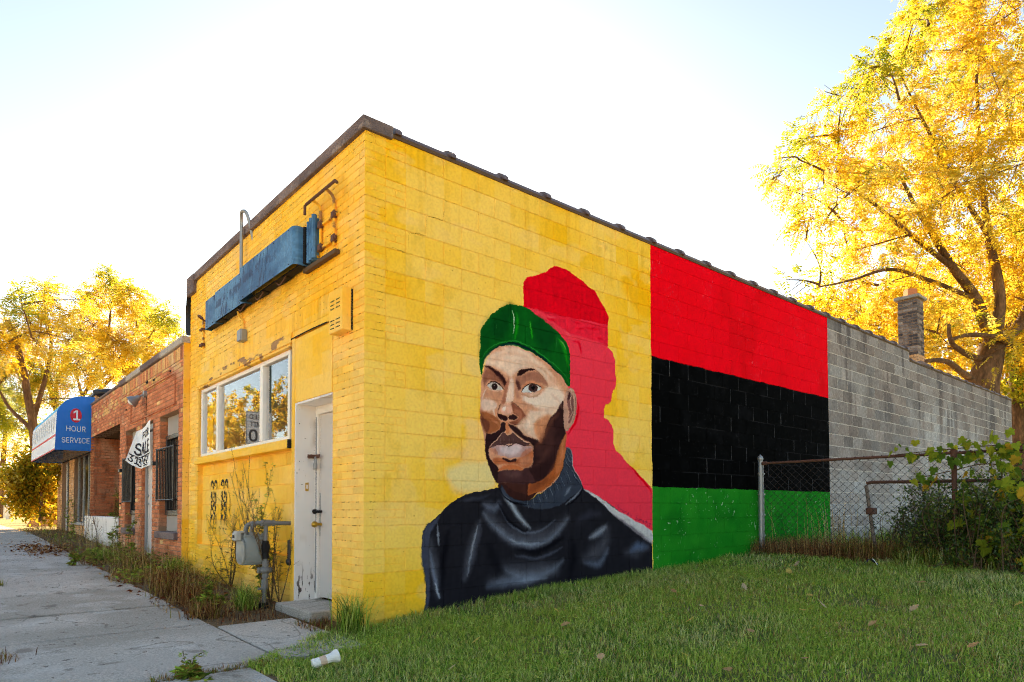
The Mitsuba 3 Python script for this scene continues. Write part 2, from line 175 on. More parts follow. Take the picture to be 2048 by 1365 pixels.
205 200 200 95 8 0 1|2725 1174 2828 1136 2976 1076 3135 1005 3296 931 3426 875 3560 820 3762 751 3935 677 3974 588 3933 534 3823 581 3683 659 3559 717 3438 775 3319 833 3202 894 3088 962 2975 1031 2853 1095 2757 1145 2712 1172
160 150 156 70 11 0 1|3156 924 3255 880 3438 790 3700 669 3933 555 3983 512 3933 515 3814 563 3658 636 3494 718 3342 800 3212 881
82 82 92 75 81 74 0|1358 908 1439 821 1560 722 1711 661 1879 632 2055 653 2220 705 2352 785 2440 856
82 82 92 75 94 85 0|1559 380 1685 335 1859 295 2065 318 2237 354
82 82 92 75 56 51 0|1227 807 1183 683 1131 531 1094 397 1068 297
82 82 92 75 56 51 0|680 672 691 568 709 431 740 281 767 162
82 82 92 75 94 85 0|2707 400 2853 438 3015 504 3081 614 3108 712
82 82 92 75 81 74 0|3433 424 3630 447 3833 470
82 82 92 75 75 68 0|1357 238 1548 232 1805 231 2075 255 2296 280
132 136 148 90 11 10 0|749 821 754 776 761 718 767 663 772 621
104 110 128 95 23 19 0|668 577 676 526 688 456 703 385 723 310 754 220 782 148
178 182 192 80 10 9 0|723 286 743 239 764 186 774 155 779 136
178 182 192 85 14 11 0|1221 788 1196 715 1163 606 1124 451 1092 320
84 86 100 60 45 34 0|1260 832 1209 667 1147 480 1093 361 1053 286
14 14 20 70 39 28 0|870 740 845 637 818 497 808 331 804 195
58 60 72 70 23 20 0|991 1023 1091 1033 1211 1049 1299 1070 1358 1089
96 102 120 85 50 43 0|1292 998 1354 976 1425 959 1467 983 1492 1011
110 116 132 90 45 34 0|1292 908 1349 850 1424 777 1498 719 1577 669 1662 631 1753 603 1852 583 1953 575 2049 584 2142 609 2233 657 2319 716 2401 786 2461 842
150 156 172 70 18 12 0|1629 647 1714 617 1824 587 1938 586 2028 593
168 176 190 90 29 26 0|1534 1137 1574 1083 1630 1012 1689 945 1754 878 1833 806 1898 751
98 104 120 75 16 12 0|1509 959 1542 899 1595 827 1669 772 1753 730 1835 706 1916 696 1990 701 2066 723 2172 778 2260 830
14 14 20 70 18 15 0|1492 1011 1526 945 1578 866 1644 813 1718 771 1798 743 1861 728
14 14 20 80 29 25 0|1734 530 1811 517 1915 509 2025 516 2142 540 2273 593 2378 644
84 88 104 70 20 15 0|1699 478 1808 456 1952 439 2091 453 2219 481 2315 515 2377 544
150 156 172 85 43 36 0|2806 623 2869 647 2950 678 3026 714 3085 743
96 104 124 80 43 34 0|2728 355 2818 330 2924 314 2988 339 3036 383 3078 438 3105 485
60 60 74 60 57 45 0|2605 811 2690 845 2798 882 2898 893 2974 895
84 100 130 75 57 51 0|3531 451 3582 473 3656 493 3752 492 3833 486
110 116 132 85 50 37 0|1576 340 1658 304 1769 267 1876 256 1988 259 2106 273 2218 299 2311 346 2376 388
120 130 152 60 57 40 0|1356 200 1452 210 1593 220 1785 222 1951 221
140 150 172 50 27 17 0|1698 213 1812 217 1951 221 2061 221 2140 221
14 14 20 60 68 51 0|2520 611 2534 523 2540 408 2509 290 2476 197
14 14 20 50 68 51 0|1357 598 1405 503 1457 399 1480 353 1491 332
58 64 78 90 7 0 1|1519 1180 1543 1155 1579 1115 1620 1086 1666 1063 1708 1045 1754 1034 1813 1029 1881 1037 1963 1067 2049 1107 2130 1149 2204 1193 2268 1234 2323 1281 2368 1344 2400 1412 2411 1474 2417 1530 2428 1581 2446 1615 2484 1614 2520 1590 2531 1545 2531 1492 2521 1450 2522 1405 2572 1341 2630 1277 2677 1233 2689 1191 2623 1139 2524 1087 2428 1032 2321 985 2197 956 2067 944 1933 958 1808 985 1710 1017 1631 1052 1568 1084 1527 1117 1513 1156
14 14 20 90 8 8 0|1493 1149 1528 1111 1578 1065 1634 1030 1701 1005 1798 997 1881 996
150 162 180 85 5 5 0|1863 1034 1881 958
14 16 24 85 5 5 0|1902 1051 1923 972
150 162 180 85 5 5 0|1942 1069 1965 987
14 16 24 85 5 5 0|1982 1089 2008 1003
150 162 180 85 5 5 0|2022 1109 2051 1020
14 16 24 85 5 5 0|2063 1130 2094 1038
150 162 180 85 5 5 0|2104 1152 2137 1056
14 16 24 85 5 5 0|2145 1175 2182 1076
150 162 180 85 5 5 0|2187 1199 2226 1097
14 16 24 85 5 5 0|2229 1225 2271 1119
150 162 180 85 5 5 0|2271 1251 2316 1142
14 16 24 85 5 5 0|2314 1278 2361 1166
150 162 180 85 5 5 0|2357 1307 2407 1191
14 16 24 85 5 5 0|2400 1337 2454 1218
150 162 180 85 5 5 0|2444 1367 2501 1245
170 180 196 80 5 4 0|2446 1589 2517 1506
14 14 20 90 5 4 0|2450 1569 2519 1486
170 180 196 80 5 4 0|2429 1545 2506 1455
14 14 20 90 5 4 0|2433 1525 2508 1435
170 180 196 80 5 4 0|2425 1487 2490 1411
14 14 20 90 5 4 0|2429 1467 2491 1391
170 180 196 80 5 4 0|2526 1376 2599 1276
14 14 20 90 5 4 0|2530 1356 2600 1256
170 180 196 80 5 4 0|2557 1333 2640 1234
14 14 20 90 5 4 0|2561 1313 2642 1213
200 206 214 80 6 5 0|2446 1612 2480 1606 2516 1587 2528 1543 2531 1492 2527 1457 2531 1420 2570 1369 2620 1314 2664 1254 2697 1209
126 134 152 85 10 10 0|2689 1188 2642 1143 2576 1087 2491 1037 2421 1000
14 14 20 90 7 6 0|2714 1174 2671 1129 2607 1073 2517 1019 2441 978
150 160 178 60 23 17 0|2504 1187 2463 1143 2422 1100
190 186 180 60 3 2 0|1709 101 1719 106
190 186 180 55 3 2 0|2452 160 2474 162
190 186 180 44 3 2 0|2107 120 2131 119
190 186 180 70 3 3 0|1778 77 1798 81
190 186 180 44 3 3 0|1165 74 1184 77
190 186 180 75 3 2 0|1406 92 1418 96
190 186 180 57 3 2 0|2418 159 2435 161
190 186 180 76 3 3 0|2467 159 2490 158
190 186 180 43 3 2 0|1311 96 1320 99
190 186 180 44 3 4 0|1763 77 1779 78
190 186 180 62 3 2 0|1899 123 1919 127
190 186 180 45 3 5 0|1943 126 1956 132
190 186 180 55 3 2 0|2110 94 2123 97
190 186 180 75 3 3 0|2057 110 2082 108
190 186 180 41 3 3 0|1906 109 1922 114
190 186 180 53 3 3 0|2274 136 2292 136
190 186 180 71 3 2 0|1146 57 1155 61
190 186 180 57 3 4 0|2289 128 2313 128
190 186 180 55 3 4 0|1353 52 1367 53
190 186 180 79 3 2 0|2045 131 2072 131
190 186 180 42 3 2 0|1267 49 1293 50
190 186 180 46 3 3 0|1320 78 1338 83
190 186 180 43 3 4 0|1869 123 1878 126
190 186 180 47 3 4 0|1691 84 1714 84
190 186 180 42 3 2 0|2127 104 2155 106
190 186 180 49 3 4 0|1815 118 1836 117
190 186 180 47 3 3 0|1040 73 1054 75
190 186 180 80 3 2 0|1739 74 1758 79
190 186 180 43 3 4 0|2435 134 2456 136
190 186 180 44 3 4 0|2004 109 2018 113
190 186 180 64 3 2 0|2100 120 2119 122
190 186 180 65 3 4 0|1568 68 1580 73
190 186 180 56 3 4 0|2411 160 2434 162
190 186 180 54 3 2 0|1118 77 1136 76
98 20 70 90 3 3 0|3319 987 3284 991 3313 958 3283 952
98 20 70 90 3 3 0|3323 968 3340 943
98 20 70 90 3 3 0|3358 957 3328 920
98 20 70 90 3 3 0|3398 954 3397 907 3370 920 3374 937 3397 927
98 20 70 90 3 3 0|3413 924 3413 897
98 20 70 90 3 3 0|3413 916 3437 916 3440 888
98 20 70 90 3 3 0|3462 889 3489 882 3477 897 3462 891 3470 872 3489 870
98 20 70 90 3 3 0|3505 887 3523 861
98 20 70 90 3 3 0|3541 874 3510 837
98 20 70 90 3 3 0|3612 876 3662 865
98 20 70 90 3 3 0|3640 870 3633 820 3605 830
98 20 70 90 3 3 0|3682 832 3656 836 3656 816 3681 816 3685 831 3687 807
98 20 70 90 3 3 0|3695 828 3695 801
98 20 70 90 3 3 0|3695 822 3714 824 3717 795
98 20 70 90 3 3 0|3717 817 3736 819 3739 790
98 20 70 90 3 3 0|3754 799 3783 794 3770 809 3754 801 3763 782 3782 782
98 20 70 90 3 3 0|3829 791 3803 793 3825 773 3800 769
98 20 70 90 3 3 0|3830 777 3846 784 3861 772 3830 742 3867 739
98 20 70 90 3 3 0|3874 771 3890 779 3905 767 3874 736 3911 733"""
_ed, _ly = [], []
for ln in MURAL.strip().split('\n'):
    h, pp = ln.split('|'); r, g, b, a, soft, w, cl = map(int, h.split()); P = np.array(pp.split(), float).reshape(-1, 2)
    N = len(P); m = N if cl else N - 1; start = len(_ed); pad = soft + w + 4
    if not cl:
        cs = np.concatenate([[0], np.cumsum(np.linalg.norm(np.diff(P, axis=0), axis=1))]); tt = cs / max(cs[-1], 1)
        rad = w * (1.0 - 0.75 * np.abs(2 * tt - 1) ** 2.2)
    for i in range(m):
        q, s = P[i], P[(i + 1) % N]
        _ed.append((q[0], q[1], s[0] - q[0], s[1] - q[1], 0 if cl else rad[i], 0 if cl else rad[i + 1] - rad[i], len(_ly), 1 if i == 0 else 0, 1 if i == m - 1 else 0))
    _ly.append((r / 255, g / 255, b / 255, a / 100, soft, cl, P[:, 0].min() - pad, P[:, 0].max() + pad, P[:, 1].min() - pad, P[:, 1].max() + pad, len(_ed)))
_EA = [mi.Float(c.astype(np.float32)) for c in np.array(_ed, float).T]
_LA = [mi.Float(c.astype(np.float32)) for c in np.array(_ly, float).T]
NED = len(_ed)


def portrait(x, z, c0):
    """The painted layers (brush strokes and outlines, in wall millimetres) laid over the colour c0 (sRGB) one after another."""
    px, pz = x * 1000 + 18 * (noise(x * 11, z * 11) - 0.5) + 11 * (noise(x * 52, z * 52, 3) - 0.5), z * 1000 + 18 * (noise(x * 11, z * 11, 7) - 0.5) + 11 * (noise(x * 52, z * 52, 9) - 0.5)
    live = (x > 0.03) & (x < 4.1) & (z > -0.3) & (z < 4.15)
    i0 = dr.select(live, mi.Float(0), mi.Float(NED))

    def cond(i, m, par, r, g, b): return i < NED - 0.5

    def body(i, m, par, r, g, b):
        k = mi.UInt32(i)
        G = lambda A, idx: dr.gather(mi.Float, A, idx)
        ax, az, ex, ez, r0, dr_, ly, first, last = (G(A, k) for A in _EA)
        l = mi.UInt32(ly)
        cr, cg, cb, al, soft, cl, bx0, bx1, bz0, bz1, nxt = (G(A, l) for A in _LA)
        skip = (first > 0.5) & ((px < bx0) | (px > bx1) | (pz < bz0) | (pz > bz1))
        t = dr.clip(((px - ax) * ex + (pz - az) * ez) / dr.maximum(ex * ex + ez * ez, 1e-3), 0, 1)
        d = dr.sqrt(dr.square(px - ax - t * ex) + dr.square(pz - az - t * ez)) - r0 - t * dr_
        m = dr.minimum(m, d)
        cross = ((az > pz) != (az + ez > pz)) & (px < ax + (pz - az) * ex / dr.select(ez == 0, 1e-6, ez))
        par = dr.select(cross & (cl > 0.5), 1 - par, par)
        fin = (last > 0.5) & ~skip
        sd = dr.select(par > 0.5, -m, m)
        a = dr.select(fin, al * (1 - smoothstep(-soft, soft, sd)), 0)
        r, g, b = dr.lerp(r, cr, a), dr.lerp(g, cg, a), dr.lerp(b, cb, a)
        reset = (last > 0.5) | skip
        m = dr.select(reset, 1e9, m); par = dr.select(reset, 0, par)
        i = dr.select(skip, nxt, i + 1)
        return i, m, par, r, g, b

    i, m, par, r, g, b = dr.while_loop(state=(i0, mi.Float(1e9) + 0 * x, mi.Float(0) + 0 * x, mi.Float(c0.x), mi.Float(c0.y), mi.Float(c0.z)), cond=cond, body=body)
    st_ = 1 + 0.16 * (fbm(px * 0.028, pz * 0.007, 4) - 0.5) + 0.12 * (fbm(px * 0.012 + pz * 0.01, pz * 0.03 - px * 0.01, 9) - 0.5)
    st_ = dr.select(r > 0.93, 1.0, st_)
    return mi.Color3f(r * st_, g * st_, b * st_)


def srgb(r, g, b): return mi.Color3f(r / 255, g / 255, b / 255)
def tolin(c): return mi.Color3f(dr.power(dr.maximum(c.x, 0), 2.2), dr.power(dr.maximum(c.y, 0), 2.2), dr.power(dr.maximum(c.z, 0), 2.2))


def yellow(p):
    """Weathered yellow masonry paint, in sRGB; the tone changes from block to block as it was rolled on."""
    s, z = p.x - p.y, p.z
    row = dr.floor(z / B)
    blk = dr.floor((s - 0.2032 + 0.206 * (row - 2 * dr.floor(row / 2))) / PITCH_BLK)
    cr = cell_rand(blk, row, 3)
    big = fbm(s * 0.8, z * 0.9, 2.0)
    c = mix((1.0, 0.755, 0.13), (1.0, 0.82, 0.38), smoothstep(0.25, 0.75, big * 0.7 + 0.3 * cr))
    c = mix(c, (0.99, 0.69, 0.03), smoothstep(0.56, 0.74, fbm(s * 1.3 + 9, z * 1.1, 5)) * 0.6 * smoothstep(2.2, 3.4, z))
    c = mix(c, (1.0, 0.82, 0.48), smoothstep(0.60, 0.72, fbm(s * 2.6, z * 4.5, 8)) * 0.45)
    c = mix(c, (0.82, 0.62, 0.14), smoothstep(0.6, 0.85, fbm(s * 9, z * 5, 4)) * 0.2)
    c = mix(c, (0.62, 0.42, 0.10), smoothstep(0.88, 0.93, noise(s * 38, z * 38, 1.5)) * 0.4)
    drip = smoothstep(0.58, 0.8, fbm(s * 14, z * 1.1, 12)) * smoothstep(3.2, 4.2, z)
    c = mix(c, (0.80, 0.58, 0.12), drip * 0.22)
    low = smoothstep(0.34, 0.0, z + 0.12 * noise(s * 6, z * 6, 2))
    return mix(c, (0.80, 0.66, 0.34), low * 0.5)


def _mural(p, n, uv):
    x, z = p.x, p.z
    wob = 0.014 * (noise(z * 7, 1.0, 4) - 0.5) + 0.006 * (noise(z * 40, 2.0) - 0.5)
    wz = 0.016 * (noise(x * 6, 3.0, 1) - 0.5) + 0.008 * (noise(x * 50, 5.0) - 0.5)
    c = portrait(x, z, yellow(p))
    fine, med = noise(x * 70, z * 70, 3), fbm(x * 3, z * 3, 6)
    red = mix((0.95, 0.0, 0.10), (0.99, 0.0, 0.13), med)
    red = mix(red, (0.84, 0.0, 0.08), smoothstep(0.55, 0.75, fbm(x * 2.2, z * 1.3, 2)) * 0.5)
    chip = 0.5 * smoothstep(0.86, 0.91, noise(x * 60, z * 40, 9)) * smoothstep(0.5, 0.7, fbm(x * 2.5, z * 2.5, 12))
    red = mix(red, (0.98, 0.62, 0.62), chip)
    blk = mix((0.012, 0.012, 0.014), (0.06, 0.06, 0.066), smoothstep(0.35, 0.8, fbm(x * 6, z * 6, 3)))
    blk = mix(blk, (0.17, 0.17, 0.18), smoothstep(0.88, 0.93, noise(x * 45, z * 45, 5)) * 0.6)
    row_ = dr.floor(z / B); jx = (x - 0.2032 - dr.select(row_ - 2 * dr.floor(row_ / 2) > 0.5, 0.0, 0.206)) / PITCH_BLK
    jd = dr.abs(jx - dr.floor(jx + 0.5)) * PITCH_BLK; jr = cell_rand(dr.floor(jx + 0.5), row_, 5)
    blk = mix(blk, (0.42, 0.42, 0.43), smoothstep(0.009, 0.003, jd) * smoothstep(0.25, 0.8, jr) * (0.4 + 0.6 * noise(z * 25, x * 3, 1)))
    blk = mix(blk, (0.20, 0.20, 0.21), smoothstep(0.010, 0.002, dr.abs(z / B - dr.floor(z / B + 0.5)) * B) * smoothstep(0.4, 0.6, fbm(x * 2, z * 9, 3)) * 0.8)
    blk = blk * (0.75 + 0.5 * cell_rand(dr.floor(jx), row_, 8))
    grn = mix((0.10, 0.47, 0.12), (0.19, 0.55, 0.15), fbm(x * 4, z * 4, 9))
    grn = mix(grn, (0.05, 0.33, 0.09), smoothstep(0.55, 0.8, fbm(x * 1.6, z * 2.4, 1)) * 0.35)
    grn = mix(grn, (0.7, 0.78, 0.68), 0.8 * smoothstep(0.88, 0.93, noise(x * 38, z * 38, 2)) * smoothstep(0.45, 0.65, fbm(x * 3, z * 3, 15)))
    flag = dr.select(z + wz > 14 * B, red, dr.select(z + wz > 6 * B, blk, grn))
    c = dr.select(x + wob > 3.948, flag, c)
    c = c * (0.96 + 0.07 * fine)
    row = dr.floor(z / B)
    edge = smoothstep(0.0, 0.012, dr.abs(z / B - dr.floor(z / B + 0.5)) * B)
    return tolin(c) * (0.90 + 0.10 * edge)


def _yellow(p, n, uv):
    s, z = p.x - p.y, p.z
    c = yellow(p)
    bare = smoothstep(0.56, 0.66, fbm(s * 5, z * 16, 21)) * dr.select(uv.y > 0.75, 1.0, 0.0)
    c = mix(c, (0.50, 0.36, 0.24), bare)
    c = mix(c, (1.0, 0.78, 0.50), dr.select(p.x < 0.12, 0.30, 0.0) * smoothstep(0.2, 0.7, fbm(s * 1.1, z * 1.4, 14)))
    edge = smoothstep(0.0, 0.007, dr.abs(z / BR - dr.floor(z / BR + 0.5)) * BR)
    chip = smoothstep(0.74, 0.84, noise(s * 30, z * 6, 4)) * (1 - edge)
    c = mix(c, (0.45, 0.30, 0.12), chip * dr.select(uv.y < 0.5, 0.8, 0.0))
    return tolin(c * (0.955 + 0.08 * uv.x) * (0.97 + 0.05 * noise(s * 60, z * 60, 3)))


def _grey(p, n, uv):
    s, z = p.x + p.y, p.z
    c = mix((0.46, 0.44, 0.43), (0.66, 0.63, 0.61), uv.x)
    c = mix(c, (0.72, 0.71, 0.70), smoothstep(0.42, 0.68, fbm(s * 0.9 + 4, z * 0.8, 3)) * smoothstep(3.9, 2.6, z) * 0.8)
    c = mix(c, (0.34, 0.32, 0.32), smoothstep(0.52, 0.75, fbm(s * 4.2, z * 0.7, 7)) * smoothstep(1.6, 3.6, z) * 0.75)
    c = mix(c, (0.52, 0.43, 0.38), uv.y * 0.35)
    return tolin(c * (0.82 + 0.32 * fbm(s * 28, z * 28, 1)))


def _brick(p, n, uv):
    """uv.x: tone of the brick, uv.y: 0 orange, 0.25 yellow-buff, 0.5 tan, 0.75 grey-brown (chimney)."""
    s, z = p.x - p.y, p.z
    o = mix((0.66, 0.37, 0.24), (0.86, 0.55, 0.38), uv.x)
    y = mix((0.78, 0.58, 0.34), (0.93, 0.76, 0.52), uv.x)
    t = mix((0.72, 0.52, 0.34), (0.88, 0.70, 0.50), uv.x)
    g = mix((0.26, 0.23, 0.23), (0.60, 0.54, 0.50), uv.x)
    c = dr.select(uv.y < 0.12, o, dr.select(uv.y < 0.37, y, dr.select(uv.y < 0.62, t, g)))
    c = mix(c, (0.80, 0.72, 0.66), smoothstep(0.60, 0.78, fbm(s * 3, z * 3 + p.x, 5)) * 0.35)
    c = mix(c, c * 0.6, smoothstep(0.58, 0.8, fbm(s * 7 + p.x * 5, z * 4, 9)) * 0.5)
    return tolin(c * (0.86 + 0.24 * noise(s * 90, z * 90, p.x * 60)))


def _concrete(p, n, uv):
    """uv.x: tone, uv.y > 0.5: dark weathered coping stone."""
    x, y, z = p.x, p.y, p.z
    c = mix((0.60, 0.565, 0.525), (0.70, 0.665, 0.63), uv.x)
    c = mix(c, (0.56, 0.53, 0.49), smoothstep(0.50, 0.78, fbm(x * 1.1, y * 1.1, 3 + z)) * 0.7)
    c = mix(c, (0.76, 0.74, 0.72), smoothstep(0.60, 0.75, fbm(x * 2.6, y * 2.6, 11)) * 0.4)
    c = mix(c, (0.42, 0.39, 0.36), smoothstep(0.72, 0.84, fbm(x * 5.3, y * 5.3, 6)) * 0.6)
    cx, cy = x + 0.25 * noise(x * 2.1, y * 2.1), y + 0.25 * noise(x * 2.1, y * 2.1, 6)
    crk = smoothstep(0.006, 0.002, dr.abs(fbm(cx * 0.9, cy * 0.9, 21) - 0.5)) * smoothstep(0.55, 0.66, fbm(x * 0.55, y * 0.55, 31))
    c = mix(c, (0.24, 0.21, 0.18), crk * 0.3)
    c = mix(c, (0.33, 0.30, 0.28), smoothstep(0.90, 0.94, noise(x * 17, y * 17, 3)) * 0.6)
    d = mix((0.33, 0.28, 0.28), (0.54, 0.47, 0.45), fbm(x * 4 + y * 4, z * 9, 2))
    d = mix(d, (0.62, 0.56, 0.52), smoothstep(0.6, 0.8, fbm(x * 12, y * 12, z * 12)) * 0.5)
    c = dr.select(uv.y > 0.5, d, c)
    return tolin(c * (0.86 + 0.26 * noise(x * 110, y * 110, z * 110)))


def _soil(p, n, uv):
    x, y = p.x, p.y
    c = mix((0.30, 0.24, 0.17), (0.42, 0.35, 0.26), fbm(x * 3, y * 3, 2))
    g = mix((0.26, 0.30, 0.13), (0.36, 0.37, 0.18), fbm(x * 5, y * 5, 7))
    g = mix(g, (0.50, 0.47, 0.30), dr.clip(smoothstep(6.5, 8.5, dr.abs(y)) + smoothstep(-14, -17, x), 0, 1))
    lawn = smoothstep(-1.0, -0.6, x + 0.2 * noise(x * 3, y * 3)) * smoothstep(0.1, -0.1, y)
    far = smoothstep(16, 22, dr.abs(y)) + smoothstep(-14, -17, x)
    c = mix(c, g, dr.clip(lawn + far, 0, 1))
    return tolin(c * (0.75 + 0.5 * noise(x * 60, y * 60)))


def _blue(p, n, uv):
    y, z = p.y, p.z
    c = mix((0.16, 0.33, 0.50), (0.30, 0.48, 0.64), smoothstep(0.3, 0.75, fbm(y * 3.1, z * 6, 2)))
    streak = smoothstep(0.55, 0.75, fbm(y * 26 + z * 8, z * 5, 4)) * smoothstep(0.35, 0.55, fbm(y * 1.6, z * 2.0, 9))
    c = mix(c, (0.06, 0.15, 0.29), streak * 0.9)
    wr = smoothstep(0.50, 0.56, fbm(y * 22, z * 13, 31)) * smoothstep(0.06, 0.03, dr.abs(z - 3.52 - 0.05 * noise(y * 2, 0.5))) * smoothstep(0.35, 0.5, noise(y * 1.7, 4.0))
    c = mix(c, (0.08, 0.19, 0.34), wr * 0.8)
    c = mix(c, (0.45, 0.60, 0.70), smoothstep(0.66, 0.8, fbm(y * 40, z * 3, 6)) * 0.4)
    return tolin(c * (0.9 + 0.16 * noise(y * 70, z * 70)))


def _white(p, n, uv):
    s, z = p.x * 1.3 + p.y, p.z
    c = mix((0.86, 0.84, 0.835), (0.92, 0.905, 0.895), fbm(s * 3, z * 3, 1))
    c = mix(c, (0.70, 0.65, 0.62), smoothstep(0.60, 0.82, fbm(s * 7, z * 3, 5)) * 0.6)
    scuff = smoothstep(0.80, 0.84, noise(s * 42, z * 15, 2)) * smoothstep(0.45, 0.1, z)
    c = mix(c, (0.25, 0.21, 0.20), scuff)
    c = mix(c, (0.30, 0.24, 0.22), smoothstep(0.955, 0.97, noise(s * 34, z * 34, 8)) * 0.8)
    return tolin(c)


def _bark(p, n, uv):
    v = fbm(p.x * 9 + p.y * 9, p.z * 1.8, 3)
    return tolin(mix((0.25, 0.18, 0.12), (0.52, 0.40, 0.29), v) * (0.8 + 0.4 * noise(p.x * 30, p.y * 30, p.z * 9)))


def bsdf(key, color, rough=0.6, two=True, **kw):
    d = {'type': 'principled', 'base_color': color if isinstance(color, dict) else {'type': 'rgb', 'value': list(color)}, 'roughness': rough, **kw}
    scene[key] = {'type': 'twosided', 'bsdf': d} if two else d
    return key


def bumped(key, tex, rough, bump, scale, spec=0.4):
    scene[key] = {'type': 'twosided', 'bsdf': {'type': 'bumpmap', 'arbitrary': proc(bump, eps=0.002), 'scale': scale,
                  'bsdf': {'type': 'principled', 'base_color': proc(tex), 'roughness': rough, 'specular': spec}}}
    return key


def _bump_wall(p, n, uv): return fbm((p.x - p.y) * 42, p.z * 42, 5) + 0.6 * noise((p.x - p.y) * 9, p.z * 9, 2)
M_MURAL = bumped('mat_mural', _mural, 0.8, _bump_wall, 0.0012, 0.03)
M_YELLOW = bumped('mat_yellow', _yellow, 0.6, _bump_wall, 0.0012, 0.15)
M_GREY = bumped('mat_grey_block', _grey, 0.9, _bump_wall, 0.004, 0.2)
M_BRICK = bsdf('mat_brick', proc(_brick), 0.85)
M_CONC = bsdf('mat_concrete', proc(_concrete), 0.9)
M_SOIL = bsdf('mat_soil', proc(_soil), 0.95)
M_BLUE = bsdf('mat_blue', proc(_blue), 0.55)
M_WHITE = bsdf('mat_white', proc(_white), 0.45)
M_BARK = bsdf('mat_bark', proc(_bark), 0.9)
M_MORTAR = bsdf('mat_mortar', lin(196, 188, 178), 0.95)
M_MORTAR_TAN = bsdf('mat_mortar_tan', lin(150, 120, 98), 0.95)
M_BLACK = bsdf('mat_black', lin(38, 37, 40), 0.4)
M_DARK = bsdf('mat_dark', lin(20, 19, 20), 0.8)
M_TILE = bsdf('mat_tile', lin(92, 74, 70), 0.35)
M_GALV = bsdf('mat_galvanised', lin(150, 152, 155), 0.45, metallic=0.5)
M_RUST = bsdf('mat_rust', lin(96, 66, 54), 0.75)
M_METER = bsdf('mat_meter', lin(132, 136, 134), 0.4)
M_PIPE = bsdf('mat_pipe', lin(112, 112, 112), 0.55)
M_BRASS = bsdf('mat_brass', lin(190, 150, 60), 0.3, metallic=0.9)
M_PAINT = bsdf('mat_paint_white', lin(232, 226, 220), 0.45)
M_GREYDOOR = bsdf('mat_grey_door', lin(198, 190, 184), 0.5)
M_CORR = bsdf('mat_corrugated', lin(176, 166, 158), 0.55)
M_AWN = bsdf('mat_awning_blue', lin(10, 105, 200), 0.5)
M_AWNW = bsdf('mat_awning_white', lin(214, 222, 234), 0.6)
M_REDP = bsdf('mat_red_print', lin(190, 30, 52), 0.5)
M_BANNER = bsdf('mat_banner', lin(232, 234, 238), 0.5)
M_NAVY = bsdf('mat_navy', lin(16, 20, 40), 0.6)
M_GREENP = bsdf('mat_green_pole', lin(24, 62, 58), 0.5)
M_SIGNW = bsdf('mat_sign_white', lin(225, 222, 220), 0.5)
M_ASPH = bsdf('mat_asphalt', lin(150, 145, 138), 0.95)
M_WOOD = bsdf('mat_wood', lin(92, 72, 52), 0.9)
M_CARD = bsdf('mat_cardboard', lin(176, 140, 100), 0.9)
M_TERRA = bsdf('mat_terracotta', lin(196, 120, 78), 0.85)
M_INNER = bsdf('mat_interior', lin(58, 54, 56), 0.9)
M_VC = bsdf('mat_vertex', {'type': 'mesh_attribute', 'name': 'vertex_color'}, 0.7)
scene['mat_leaf'] = {'type': 'twosided', 'bsdf': {'type': 'principled', 'base_color': {'type': 'rgb', 'value': [0.1, 0.2, 0.05]}}}
scene['mat_leaf'] = {'type': 'principledthin', 'base_color': {'type': 'mesh_attribute', 'name': 'vertex_color'}, 'roughness': 0.55, 'diff_trans': 1.1, 'spec_trans': 0.0, 'eta': 1.35}
scene['mat_grass'] = {'type': 'principledthin', 'base_color': {'type': 'mesh_attribute', 'name': 'vertex_color'}, 'roughness': 0.5, 'diff_trans': 0.9, 'spec_trans': 0.0, 'eta': 1.3}
scene['mat_glass'] = {'type': 'thindielectric', 'int_ior': 2.1}
M_GLASSDARK = bsdf('mat_dark_glass', lin(24, 23, 25), 0.12, specular=0.25)

# ---------------------------------------------------------------- helpers
rng = np.random.default_rng(11)
_count = {}


def numbered(name):
    n = _count.get(name, -1) + 1; _count[name] = n
    return name if n == 0 else f'{name}_{n:03d}'


